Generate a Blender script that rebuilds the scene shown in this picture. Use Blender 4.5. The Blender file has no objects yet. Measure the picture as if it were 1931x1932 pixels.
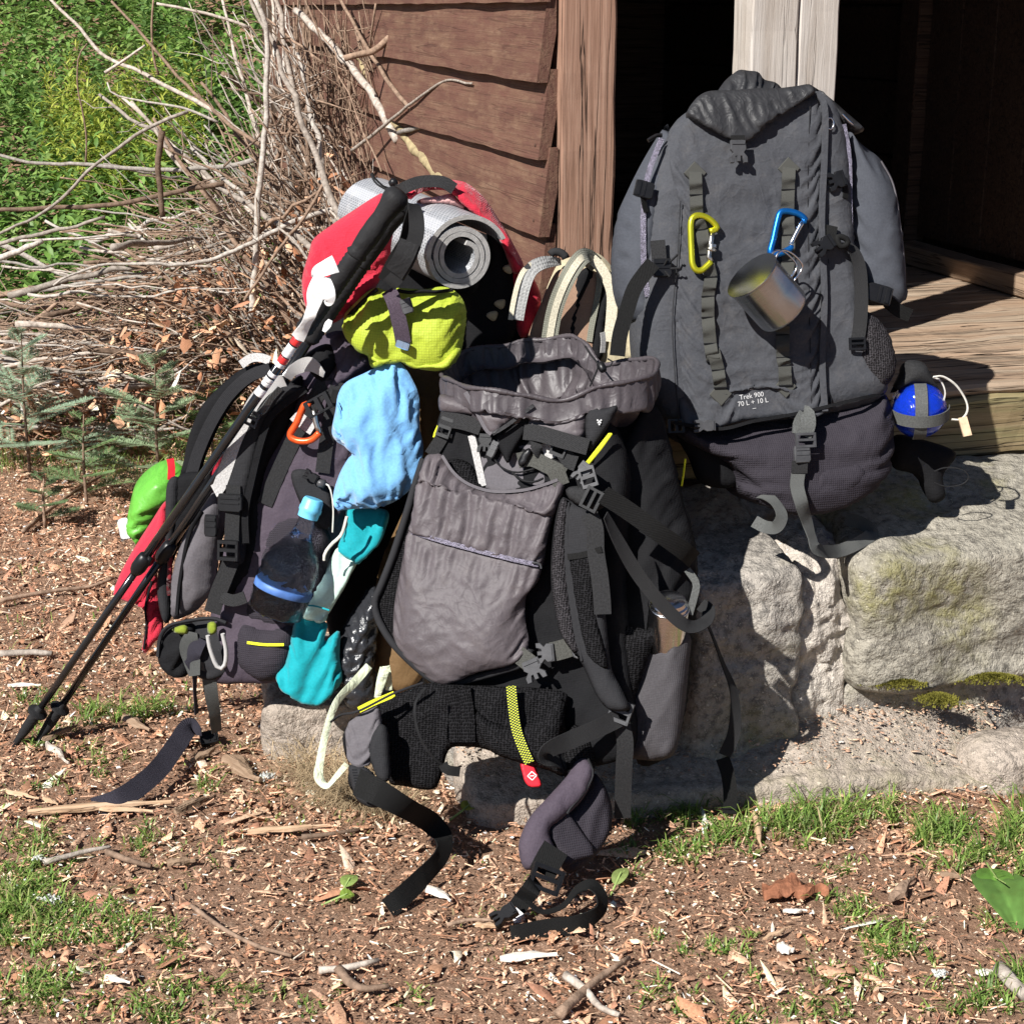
import bpy, math, random
import numpy as np
from mathutils import Vector, Matrix
from mathutils.geometry import delaunay_2d_cdt
RNG = np.random.default_rng(7); random.seed(7)
SC = bpy.context.scene
COL = SC.collection
R = math.radians
# ------------------------------------------------------------------ camera
CAM_H, PITCH, FPX = 1.4, R(16.8), 3200.0
cam_d = bpy.data.cameras.new("camera"); cam = bpy.data.objects.new("camera", cam_d); COL.objects.link(cam)
cam.location = (0, 0, CAM_H); cam.rotation_euler = (R(90) - PITCH, 0, 0)
cam_d.sensor_width = 36; cam_d.lens = 36 * FPX / 1931.5
cam_d.clip_start = 0.05; cam_d.clip_end = 600
SC.camera = cam
# ------------------------------------------------------------------ sky, sun, exposure
SUN_EL, SUN_AZ = R(41), R(40)       # azimuth: light travels forward and to the right
world = bpy.data.worlds.new("World"); SC.world = world; world.use_nodes = True
wn = world.node_tree.nodes; wl = world.node_tree.links
bg = wn["Background"]; sky = wn.new("ShaderNodeTexSky"); sky.sky_type = 'NISHITA'; sky.sun_disc = False
sky.sun_elevation = SUN_EL; sky.sun_rotation = math.atan2(-math.sin(SUN_AZ), -math.cos(SUN_AZ)) % (2 * math.pi)
sky.altitude = 1200; sky.air_density = .7; sky.dust_density = .4
wl.new(sky.outputs[0], bg.inputs[0]); bg.inputs[1].default_value = 0.05
sun_d = bpy.data.lights.new("sun", 'SUN'); sun_d.energy = 5.0; sun_d.angle = R(0.53); sun_d.color = (1.0, 0.97, 0.925)
sun = bpy.data.objects.new("sun", sun_d); COL.objects.link(sun); sun.location = (-4, -4, 8)
SUN_DIR = Vector((math.cos(SUN_EL) * math.sin(SUN_AZ), math.cos(SUN_EL) * math.cos(SUN_AZ), -math.sin(SUN_EL)))
sun.rotation_euler = SUN_DIR.to_track_quat('-Z', 'Y').to_euler()
SC.view_settings.view_transform = 'Standard'; SC.view_settings.look = 'None'
SC.view_settings.exposure = 0.74; SC.view_settings.gamma = 1.0
SC.cycles.use_denoising = True
SC.cycles.max_bounces = 8; SC.cycles.transparent_max_bounces = 16
# ------------------------------------------------------------------ measuring helpers (points of the photo -> points of the place)
CP, SP = math.cos(PITCH), math.sin(PITCH)
ZT = {'p': (0, 0, 1), 'z1': (0, 0, .33), 'z2': (566, 0, .33), 'z3': (1132.6, 70.8, .33), 'z4': (1132.6, 566, .4135), 'z5': (212.4, 601.7, .33),
      'z6': (672.5, 601.7, .3666), 'z7': (0, 1203.5, .377), 'z8': (601.7, 1203.5, .377), 'y1': (1223, 1203.5, .377), 'y2': (1486.5, 0, .293),
      'y3': (1238.8, 269, .1905), 'y4': (552, 318.5, .2457), 'y5': (778.7, 764.5, .22), 'y6': (955.7, 424.7, .1467)}
def q(key, *a):
    """flat list x y x y ... of one detail view -> list of (x, y) in the picture's units"""
    ox, oy, s = ZT[key]
    return [(ox + s * a[i], oy + s * a[i + 1]) for i in range(0, len(a), 2)]
def ray(px, py):
    u, v = (px - 965.5) / FPX, (966 - py) / FPX
    return np.array([u, CP + v * SP, -SP + v * CP])
EYE = np.array([0, 0, CAM_H])
def W(px, py, Y):
    d = ray(px, py); return EYE + d * (Y / d[1])
def G(px, py, z=0.0):
    d = ray(px, py); return EYE + d * ((z - CAM_H) / d[2])
def WP(pts, Y):
    """points of the picture at depth Y (number, list or pair start-end)"""
    n = len(pts)
    if isinstance(Y, tuple): Y = np.linspace(Y[0], Y[1], n)
    elif not hasattr(Y, '__len__'): Y = [Y] * n
    return np.array([W(p[0], p[1], y) for p, y in zip(pts, Y)])
def unit(v):
    v = np.asarray(v, float); return v / (np.linalg.norm(v) + 1e-12)
class Plane:
    def __init__(s, o, yaw=0, lean=0, roll=0):
        """plane through o facing the viewer; yaw>0 turns the face to the right, lean>0 tilts it back (degrees)"""
        y, l = R(yaw), R(lean)
        s.o = np.asarray(o, float)
        s.n = np.array([math.sin(y) * math.cos(l), -math.cos(y) * math.cos(l), math.sin(l)])
        s.ex = unit(np.cross([0, 0, 1.0], s.n)); s.ey = np.cross(s.n, s.ex)
        if roll:
            c, k = math.cos(R(roll)), math.sin(R(roll)); s.ex, s.ey = s.ex * c + s.ey * k, s.ey * c - s.ex * k
    def at(s, px, py, off=0.0):
        d = ray(px, py); t = np.dot(s.o + s.n * off - EYE, s.n) / np.dot(d, s.n); return EYE + d * t
    def ats(s, pts, off=0.0):
        if not hasattr(off, '__len__'): off = [off] * len(pts)
        return np.array([s.at(p[0], p[1], o) for p, o in zip(pts, off)])
    def to2(s, P): return np.stack([(P - s.o) @ s.ex, (P - s.o) @ s.ey], -1)
    def to3(s, uv, off=0.0):
        uv = np.asarray(uv, float); off = np.asarray(off, float)
        return s.o + uv[..., :1] * s.ex + uv[..., 1:2] * s.ey + off[..., None] * s.n
# ------------------------------------------------------------------ noise (numpy gradient noise)
_perm = np.random.default_rng(3).permutation(256); _perm = np.concatenate([_perm, _perm, _perm])
_gr = np.random.default_rng(4).normal(size=(256, 3)); _gr /= np.linalg.norm(_gr, axis=1)[:, None]
def perlin(P):
    P = np.asarray(P, float); I = np.floor(P).astype(int); f = P - I; I &= 255
    w = f * f * f * (f * (f * 6 - 15) + 10); out = 0
    for a in (0, 1):
        for b in (0, 1):
            for c in (0, 1):
                h = _perm[_perm[_perm[(I[..., 0] + a) & 255] + ((I[..., 1] + b) & 255)] + ((I[..., 2] + c) & 255)]
                g = _gr[h]
                dt = g[..., 0] * (f[..., 0] - a) + g[..., 1] * (f[..., 1] - b) + g[..., 2] * (f[..., 2] - c)
                out = out + dt * (w[..., 0] if a else 1 - w[..., 0]) * (w[..., 1] if b else 1 - w[..., 1]) * (w[..., 2] if c else 1 - w[..., 2])
    return out * 1.6
def fbm(P, octv=4, gain=.5, lac=2.03):
    P = np.asarray(P, float); a, s, t = 1.0, 0.0, 0.0
    for i in range(octv):
        s = s + a * perlin(P + 17.3 * i); t += a; a *= gain; P = P * lac
    return s / t
def ridge(P, octv=3, gain=.55):
    P = np.asarray(P, float); a, s, t = 1.0, 0.0, 0.0
    for i in range(octv):
        s = s + a * (1 - np.abs(perlin(P + 9.1 * i))) ** 3; t += a; a *= gain; P = P * 1.9
    return s / t
def sst(a, b, x):
    t = np.clip((np.asarray(x, float) - a) / (b - a), 0, 1); return t * t * (3 - 2 * t)
def folds(ang, fx, fy, amp, seed=0.0, warp=.35, octv=3, power=1):
    """cloth folds: ridges running along angle ang (degrees) of the surface's own u,v (metres)"""
    c, k = math.cos(R(ang)), math.sin(R(ang))
    def f(u, v):
        a, b = u * c + v * k, -u * k + v * c
        P = np.stack([a * fx, b * fy, np.full_like(a, seed)], -1)
        wv = fbm(P * .7 + 5.5, 2); P = P + warp * np.stack([wv, -wv * 1.3, wv * 0], -1)
        return amp * (ridge(P, octv) ** power - .35)
    return f
# ------------------------------------------------------------------ objects
ORG = {}
def _props(o, label=None, cat=None, group=None, kind=None):
    if label: o['label'] = label
    if cat: o['category'] = cat
    if group: o['group'] = group
    if kind: o['kind'] = kind
def thing(name, label, cat, loc, group=None):
    o = bpy.data.objects.new(name, None); COL.objects.link(o); o.empty_display_size = .05
    o.location = Vector([float(c) for c in loc]); _props(o, label, cat, group); ORG[o.name] = np.array(loc, float); return o
def mesh_of(name, V, F, smooth=True, uv=None, col=None):
    me = bpy.data.meshes.new(name)
    if isinstance(F, np.ndarray):
        k = F.shape[1]; n = len(F)
        me.vertices.add(len(V)); me.vertices.foreach_set('co', np.asarray(V, np.float32).ravel())
        me.loops.add(n * k); me.loops.foreach_set('vertex_index', F.astype(np.int32).ravel())
        me.polygons.add(n); me.polygons.foreach_set('loop_start', np.arange(0, n * k, k, dtype=np.int32))
        me.polygons.foreach_set('loop_total', np.full(n, k, np.int32))
    else:
        me.from_pydata([tuple(map(float, v)) for v in V], [], [tuple(int(i) for i in f) for f in F])
    me.update(calc_edges=True)
    if smooth: me.polygons.foreach_set('use_smooth', np.ones(len(me.polygons), bool))
    li = None
    if uv is not None:
        li = np.empty(len(me.loops), np.int32); me.loops.foreach_get('vertex_index', li)
        l = me.uv_layers.new(name='UVMap'); l.data.foreach_set('uv', np.asarray(uv, np.float32)[li].ravel())
    if col is not None:
        c = np.ones((len(V), 4), np.float32); c[:, :3] = col
        at = me.color_attributes.new('Col', 'FLOAT_COLOR', 'POINT'); at.data.foreach_set('color', c.ravel())
    return me
def obj(name, V, F, mat, parent=None, smooth=True, label=None, cat=None, group=None, kind=None, uv=None, col=None, sharp=None):
    V = np.asarray(V, float)
    if parent is not None: org = ORG[parent.name]
    else:
        lo, hi = V.min(0), V.max(0); org = np.array([(lo[0] + hi[0]) / 2, (lo[1] + hi[1]) / 2, lo[2]])
    me = mesh_of(name, V - org, F, smooth, uv, col)
    if smooth and sharp:
        me.set_sharp_from_angle(angle=R(sharp))
    me.materials.append(mat)
    o = bpy.data.objects.new(name, me); COL.objects.link(o)
    if parent is not None: o.parent = parent
    else: o.location = Vector(org)
    ORG[o.name] = org; _props(o, label, cat, group, kind); return o
def join(parts):
    """several (V, F) -> one (V, F list)"""
    VV, FF, n = [], [], 0
    for p in parts:
        V, F = p[0], p[1]; VV.append(np.asarray(V, float)); FF += [tuple(int(i) + n for i in f) for f in F]; n += len(V)
    return np.concatenate(VV), FF
# ------------------------------------------------------------------ shapes
def crom(P, n=None, closed=False, step=None):
    """Catmull-Rom through P, resampled evenly"""
    P = np.asarray(P, float); m = len(P)
    if m < 3 and not closed:
        fine = np.linspace(0, 1, 60)[:, None] * (P[-1] - P[0]) + P[0]
    else:
        if closed: Q = np.concatenate([P[-1:], P, P[:2]]); segs = m
        else: Q = np.concatenate([2 * P[:1] - P[1:2], P, 2 * P[-1:] - P[-2:-1]]); segs = m - 1
        t = np.linspace(0, 1, 16, endpoint=False)[:, None]; out = []
        for i in range(segs):
            a, b, c, d = Q[i], Q[i + 1], Q[i + 2], Q[i + 3]
            out.append(.5 * ((2 * b) + (-a + c) * t + (2 * a - 5 * b + 4 * c - d) * t ** 2 + (-a + 3 * b - 3 * c + d) * t ** 3))
        fine = np.concatenate(out + [Q[-2:-1] if not closed else P[:1]])
    L = np.concatenate([[0], np.cumsum(np.linalg.norm(np.diff(fine, axis=0), axis=1))])
    if n is None: n = max(4, int(round(L[-1] / step)) + (0 if closed else 1))
    s = np.linspace(0, L[-1], n, endpoint=not closed)
    return np.stack([np.interp(s, L, fine[:, k]) for k in range(fine.shape[1])], -1)
def frames(C, ref):
    T = np.gradient(C, axis=0); T /= np.linalg.norm(T, axis=1)[:, None] + 1e-12
    ref = np.asarray(ref, float)
    if ref.ndim == 1: ref = np.repeat(ref[None], len(C), 0)
    S = np.cross(T, ref); S /= np.linalg.norm(S, axis=1)[:, None] + 1e-9
    N = np.cross(S, T); return T, S, N
def tube(P, r, seg=8, step=.01, smoothpath=True, cap=True, ref=(.13, .95, .29), n=None):
    P = np.asarray(P, float); m = len(P)
    rr = np.asarray(r, float) * np.ones(m)
    C4 = crom(np.concatenate([P, rr[:, None]], 1), n=n, step=step) if smoothpath else np.concatenate([P, rr[:, None]], 1)
    C, rr = C4[:, :3], np.maximum(C4[:, 3], 1e-4); k = len(C)
    T, S, N = frames(C, ref); a = np.arange(seg) / seg * 2 * math.pi
    V = C[:, None] + rr[:, None, None] * (np.cos(a)[None, :, None] * S[:, None] + np.sin(a)[None, :, None] * N[:, None])
    V = V.reshape(-1, 3); F = []
    for i in range(k - 1):
        for j in range(seg): F.append((i * seg + j, i * seg + (j + 1) % seg, (i + 1) * seg + (j + 1) % seg, (i + 1) * seg + j))
    if cap: F.append(tuple(range(seg - 1, -1, -1))); F.append(tuple(range((k - 1) * seg, k * seg)))
    return V, F
def loop_tube(P, r, seg=8, step=.006, ref=(0, -1, .2)):
    """closed tube"""
    P = np.asarray(P, float); rr = np.asarray(r, float) * np.ones(len(P))
    C4 = crom(np.concatenate([P, rr[:, None]], 1), step=step, closed=True); C, rr = C4[:, :3], C4[:, 3]; k = len(C)
    T = np.roll(C, -1, 0) - np.roll(C, 1, 0); T /= np.linalg.norm(T, axis=1)[:, None]
    S = np.cross(T, np.asarray(ref, float)); S /= np.linalg.norm(S, axis=1)[:, None]; N = np.cross(S, T)
    a = np.arange(seg) / seg * 2 * math.pi
    V = (C[:, None] + rr[:, None, None] * (np.cos(a)[None, :, None] * S[:, None] + np.sin(a)[None, :, None] * N[:, None])).reshape(-1, 3)
    F = [(i * seg + j, i * seg + (j + 1) % seg, ((i + 1) % k) * seg + (j + 1) % seg, ((i + 1) % k) * seg + j) for i in range(k) for j in range(seg)]
    return V, F
def ribbon(P, width, thick=.0018, ref=(0, -.957, .29), twist=0.0, step=.008, wob=0.0, seed=0, nw=4, cup=0.0):
    """webbing along P; ref = the way its face looks, twist degrees per point. Returns V, F, UV"""
    P = np.asarray(P, float); m = len(P)
    ww = np.asarray(width, float) * np.ones(m); tw = np.asarray(twist, float) * np.ones(m)
    C5 = crom(np.concatenate([P, ww[:, None], tw[:, None]], 1), step=step); C, ww, tw = C5[:, :3], C5[:, 3], np.radians(C5[:, 4]); k = len(C)
    if np.asarray(ref).ndim == 2:
        rf = np.asarray(ref, float); ref = np.stack([np.interp(np.linspace(0, 1, k), np.linspace(0, 1, len(rf)), rf[:, j]) for j in range(3)], -1)
    T, S, N = frames(C, ref)
    if wob: tw = tw + wob * perlin(np.stack([np.arange(k) * step * 14, np.full(k, seed * 3.7), np.zeros(k)], -1))
    S2 = S * np.cos(tw)[:, None] + N * np.sin(tw)[:, None]; N2 = N * np.cos(tw)[:, None] - S * np.sin(tw)[:, None]
    s = np.linspace(-.5, .5, nw)
    top = C[:, None] + S2[:, None] * (s[None, :, None] * ww[:, None, None]) + N2[:, None] * (thick / 2 + cup * ww[:, None] * (.25 - s[None, :] ** 2))[..., None]
    bot = top - N2[:, None] * thick
    ring = np.concatenate([top, bot[:, ::-1]], 1); q_ = 2 * nw
    V = ring.reshape(-1, 3); F = []
    for i in range(k - 1):
        for j in range(q_): F.append((i * q_ + j, (i + 1) * q_ + j, (i + 1) * q_ + (j + 1) % q_, i * q_ + (j + 1) % q_))
    F.append(tuple(range(q_))); F.append(tuple(range(k * q_ - 1, (k - 1) * q_ - 1, -1)))
    uvx = np.concatenate([s, s[::-1]]); L = np.arange(k) * step
    UV = np.stack([np.repeat(L, q_), (uvx[None] * ww[:, None]).ravel()], -1)
    return V, F, UV
def inside(P, poly):
    x, y = P[:, 0], P[:, 1]; c = np.zeros(len(P), bool); n = len(poly); j = n - 1
    for i in range(n):
        xi, yi, xj, yj = *poly[i], *poly[j]
        if yi != yj: c ^= ((yi > y) != (yj > y)) & (x < (xj - xi) * (y - yi) / (yj - yi) + xi)
        j = i
    return c
def segdist(P, poly):
    A, B = np.asarray(poly), np.roll(np.asarray(poly), -1, 0); out = np.full(len(P), 1e9)
    for s in range(0, len(P), 4000):
        p = P[s:s + 4000, None]; d = B - A; t = np.clip(((p - A) * d).sum(-1) / ((d * d).sum(-1) + 1e-15), 0, 1)
        out[s:s + 4000] = np.linalg.norm(p - (A + t[..., None] * d), axis=-1).min(1)
    return out
POST = None
def relax(X, E, rest, free, steps=60, sub=3, grav=(0, 0, 0), damp=.9, smooth=.12, floor=None, n=None, o=None):
    """lets a sheet of cloth with more cloth than room settle into folds (edge lengths kept, pinned points fixed)"""
    i, j = E[:, 0], E[:, 1]; N = len(X); X = X.copy(); old = X.copy(); g = np.asarray(grav, float); deg = np.bincount(i, minlength=N) + np.bincount(j, minlength=N); w = (free / np.maximum(deg, 1))[:, None] * 1.5; fr = free[:, None]
    acc = lambda wi, wj: np.stack([np.bincount(i, wi[:, k], N) + np.bincount(j, wj[:, k], N) for k in range(3)], -1)
    for s in range(steps):
        P = X.copy(); X = X + ((X - old) * damp + g) * fr; old = P
        for _ in range(sub):
            d = X[j] - X[i]; L = np.linalg.norm(d, axis=1); c = d * ((L - rest) / (L + 1e-9) * .5)[:, None]; X = X + acc(c, -c) * w
        if smooth: X = X + (acc(X[j], X[i]) / np.maximum(deg, 1)[:, None] - X) * smooth * fr
        if floor is not None:
            h = (X - o) @ n; X = X + np.maximum(0, floor - h)[:, None] * n * fr
    for _ in range(4):
        d = X[j] - X[i]; L = np.linalg.norm(d, axis=1); c = d * ((L - rest) / (L + 1e-9) * .5)[:, None]; X = X + acc(c, -c) * w * .6
    return X
def tri_edges(T):
    e = np.sort(np.concatenate([T[:, [0, 1]], T[:, [1, 2]], T[:, [2, 0]]]), 1); return np.unique(e, axis=0)
def puffy(pts, pl, tf=.02, tb=.02, rf=.03, rb=None, step=.007, disp=None, bend=None, round_=True, pinned=.012, sim=None):
    """closed cushion over an outline on plane pl: tf / tb = bulge to the front / back, rf = edge radius,
    disp(u, v, d) = fold height on the front, bend(u, v) = offset of both sides. Returns V, F, UV"""
    poly3 = pl.ats(pts) if len(pts[0]) == 2 else np.asarray(pts, float)
    p2 = pl.to2(poly3); bd = crom(p2, step=step, closed=True) if round_ else np.concatenate(
        [p2[i] + (p2[(i + 1) % len(p2)] - p2[i]) * np.linspace(0, 1, max(2, int(np.linalg.norm(p2[(i + 1) % len(p2)] - p2[i]) / step)), endpoint=False)[:, None] for i in range(len(p2))])
    lo, hi = bd.min(0), bd.max(0); h = step * .866
    gy = np.arange(lo[1], hi[1], h); G2 = np.concatenate([np.stack([np.arange(lo[0] + (i % 2) * step / 2, hi[0], step), np.full(len(np.arange(lo[0] + (i % 2) * step / 2, hi[0], step)), y)], -1) for i, y in enumerate(gy)])
    G2 = G2[inside(G2, bd)]; G2 = G2[segdist(G2, bd) > step * .55]
    nb = len(bd); pts2 = np.concatenate([bd, G2])
    vs, _, tris, ov, _, _ = delaunay_2d_cdt([Vector(p) for p in pts2], [(i, (i + 1) % nb) for i in range(nb)], [], 1, 1e-7)
    X = np.array([(v.x, v.y) for v in vs]); T = np.array([t for t in tris if len(t) == 3])
    isb = np.zeros(len(X), bool)
    for i, o in enumerate(ov):
        if len(o) and min(o) < nb: isb[i] = True
    d = segdist(X, bd); d[isb] = 0; u, v = X[:, 0], X[:, 1]
    rb = rb or rf
    prof = lambda x, r: np.sqrt(np.clip(1 - (1 - np.clip(x / r, 0, 1)) ** 2, 0, 1))
    b = bend(u, v) if bend else 0 * u
    top = b + tf * prof(d, rf); bot = b - tb * prof(d, rb)
    if disp is not None: top = top + disp(u, v, d) * sst(0, pinned, d)
    Vt = pl.to3(X, top)
    if sim:
        E = tri_edges(T); base = pl.to3(X, b + tf * prof(d, rf)); dv = X[E[:, 1]] - X[E[:, 0]]; a = R(sim.get('ang', 0)); da, db = dv[:, 0] * math.cos(a) + dv[:, 1] * math.sin(a), -dv[:, 0] * math.sin(a) + dv[:, 1] * math.cos(a); dl = np.hypot(da, db) + 1e-9
        sx, sy = sim.get('sx', 1.05), sim.get('sy', 1.05); mx = sim['mask'](X[:, 0], X[:, 1])[E].mean(1) if 'mask' in sim else 1.0
        rest = np.linalg.norm(base[E[:, 1]] - base[E[:, 0]], axis=1) * (1 + (np.hypot(da * sx, db * sy) / dl - 1) * mx)
        free = (~isb).astype(float)
        if 'pin' in sim: free = free * ~sim['pin'](X[:, 0], X[:, 1])
        Vt = Vt + pl.n * (.0012 * perlin(np.stack([u * 60, v * 60, 0 * u + sim.get('seed', 0)], -1)) * free)[:, None]
        fl = b + tf * prof(d, rf) * sim.get('floor', .75) - .001
        gv = pl.ey * -sim.get('g', .00004)
        Vt = relax(Vt, E, rest, free, sim.get('steps', 60), 3, gv, .9, sim.get('smooth', .10), fl, pl.n, pl.o)
        po = sim.get('post', POST); Vt = Vt + pl.n * (po(u, v) * sst(0, .015, d) * free)[:, None] if po else Vt
    idx = np.where(~isb)[0]; m = np.arange(len(X)); m[idx] = len(X) + np.arange(len(idx))
    V = np.concatenate([Vt, pl.to3(X, bot)[idx]]); F = np.concatenate([T, m[T][:, ::-1]])
    a = V[T[:, 1]] - V[T[:, 0]]; c = V[T[:, 2]] - V[T[:, 0]]
    if np.dot(np.cross(a, c).sum(0), pl.n) < 0: F = F[:, ::-1]
    UV = np.concatenate([X, X[idx]]); return V, F.copy(), UV
def puff(name, pts, pl, mat, parent=None, **k):
    kw = {x: k.pop(x) for x in ('tf', 'tb', 'rf', 'rb', 'step', 'disp', 'bend', 'round_', 'pinned', 'sim') if x in k}
    V, F, UV = puffy(pts, pl, **kw); return obj(name, V, F, mat, parent, uv=UV, **k)
def rib(name, P, width, mat, parent=None, **k):
    kw = {x: k.pop(x) for x in ('thick', 'ref', 'twist', 'step', 'wob', 'seed', 'nw', 'cup') if x in k}
    V, F, UV = ribbon(P, width, **kw); return obj(name, V, F, mat, parent, uv=UV, sharp=45, **k)
def tub(name, P, r, mat, parent=None, **k):
    kw = {x: k.pop(x) for x in ('seg', 'step', 'smoothpath', 'cap', 'ref', 'n') if x in k}
    V, F = tube(P, r, **kw); return obj(name, V, F, mat, parent, sharp=60, **k)
def prism(out2, pl_o, ex, ey, n, th, bev=.0008):
    """flat hard part: outline out2 (metres) in the frame, thickness th, chamfered front"""
    o2 = np.asarray(out2, float)
    if np.sum(o2[:, 0] * np.roll(o2[:, 1], -1) - np.roll(o2[:, 0], -1) * o2[:, 1]) < 0: o2 = o2[::-1]
    m = len(o2); c = o2.mean(0); d1 = o2 - np.roll(o2, 1, 0); d2 = np.roll(o2, -1, 0) - o2
    nn = np.stack([-(d1[:, 1] / np.linalg.norm(d1, axis=1)) - d2[:, 1] / np.linalg.norm(d2, axis=1), d1[:, 0] / np.linalg.norm(d1, axis=1) + d2[:, 0] / np.linalg.norm(d2, axis=1)], -1)
    nn /= np.linalg.norm(nn, axis=1)[:, None] + 1e-9; ins = o2 + nn * bev
    f3 = lambda p, z: pl_o + p[:, :1] * ex + p[:, 1:] * ey + z * n
    V = np.concatenate([f3(o2, 0), f3(o2, th - bev), f3(ins, th)]); F = [tuple(range(m - 1, -1, -1)), tuple(range(2 * m, 3 * m))]
    for k in (0, 1):
        for i in range(m): F.append((k * m + i, k * m + (i + 1) % m, (k + 1) * m + (i + 1) % m, (k + 1) * m + i))
    return V, F
def bar(a, b, w, t, n):
    """box bar from a to b, width w, thickness t along n"""
    a, b, n = np.asarray(a, float), np.asarray(b, float), unit(n); T = unit(b - a); S = np.cross(n, T) * w / 2; N = n * t / 2
    V = [p + s * S + k * N for p in (a, b) for s, k in ((-1, -1), (1, -1), (1, 1), (-1, 1))]
    return np.array(V), [(3, 2, 1, 0), (4, 5, 6, 7), (0, 1, 5, 4), (1, 2, 6, 5), (2, 3, 7, 6), (3, 0, 4, 7)]
def frame_at(P, n, up):
    n = unit(n); up = np.asarray(up, float); ey = unit(up - n * np.dot(up, n)); return np.asarray(P, float), np.cross(ey, n), ey, n
def buckle(name, P, n, up, w, h, mat, parent, kind='clip', th=.006):
    o, ex, ey, n = frame_at(P, n, up); A = lambda x, y: o + ex * x + ey * y + n * th * .6
    if kind == 'clip':      # male half of a side-release buckle, prongs down
        V, F = prism(np.array([(-.42, .5), (.42, .5), (.45, .1), (.3, -.05), (.5, -.25), (.5, -.5), (.28, -.5), (.2, -.22), (.1, -.2), (.1, -.45), (-.1, -.45), (-.1, -.2), (-.2, -.22), (-.28, -.5), (-.5, -.5), (-.5, -.25), (-.3, -.05), (-.45, .1)]) * [w, h], o, ex, ey, n, th)
        parts = [(V, F), bar(A(-.36 * w, .36 * h), A(.36 * w, .36 * h), h * .1, th * 1.3, n)]
    elif kind == 'socket':
        V, F = prism(np.array([(-.45, .5), (.45, .5), (.5, .3), (.5, -.35), (.4, -.5), (-.4, -.5), (-.5, -.35), (-.5, .3)]) * [w, h], o, ex, ey, n, th, .0015)
        parts = [(V, F), bar(A(-.4 * w, .3 * h), A(.4 * w, .3 * h), h * .14, th * 1.2, n), bar(A(-.4 * w, .0 * h), A(.4 * w, .0 * h), h * .1, th * 1.1, n)]
    else:                   # ladder lock: open frame with three bars
        parts = [bar(A(s * .45 * w, -.5 * h), A(s * .45 * w, .5 * h), w * .12, th, n) for s in (-1, 1)]
        parts += [bar(A(-.45 * w, y * h), A(.45 * w, y * h), h * .17, th * 1.15, n) for y in (-.42, .02, .42)]
    V, F = join(parts); return obj(name, V, F, mat, parent, smooth=False)
def relax_grid(Gd, su, sv, steps=60, smooth=.1, seed=0, grav=(0, 0, -.00004), amp=.0015, pin_last=True):
    """cloth settling for a closed ring grid (rows, cols, 3); first (and last) row held"""
    r_, c_ = Gd.shape[:2]; X = Gd.reshape(-1, 3); ix = np.arange(r_ * c_).reshape(r_, c_); nx = np.roll(ix, -1, 1)
    Eu = np.stack([ix, nx], -1).reshape(-1, 2); Ev = np.stack([ix[:-1], ix[1:]], -1).reshape(-1, 2); Ed = np.concatenate([np.stack([ix[:-1], nx[1:]], -1).reshape(-1, 2), np.stack([nx[:-1], ix[1:]], -1).reshape(-1, 2)]); E = np.concatenate([Eu, Ev, Ed]); L = np.linalg.norm(X[E[:, 0]] - X[E[:, 1]], axis=1)
    m = (su + sv) / 2; rest = L * np.concatenate([np.full(len(Eu), su), np.full(len(Ev), sv), np.full(len(Ed), m)]); free = np.ones(len(X)); free[ix[0]] = 0
    if pin_last: free[ix[-1]] = 0
    X = X + amp * free[:, None] * np.stack([perlin(X * 45 + seed + k * 7) for k in range(3)], -1); return relax(X, E, rest, free, steps, 3, grav, .9, smooth).reshape(Gd.shape)
def grid_obj(name, Gd, mat, parent=None, closed_u=False, uv=None, **k):
    """Gd (rows, cols, 3)"""
    r_, c_ = Gd.shape[:2]; idx = np.arange(r_ * c_).reshape(r_, c_)
    if closed_u: idx = np.concatenate([idx, idx[:, :1]], 1)
    F = np.stack([idx[:-1, :-1], idx[:-1, 1:], idx[1:, 1:], idx[1:, :-1]], -1).reshape(-1, 4)
    return obj(name, Gd.reshape(-1, 3), F, mat, parent, uv=uv, **k)
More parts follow.
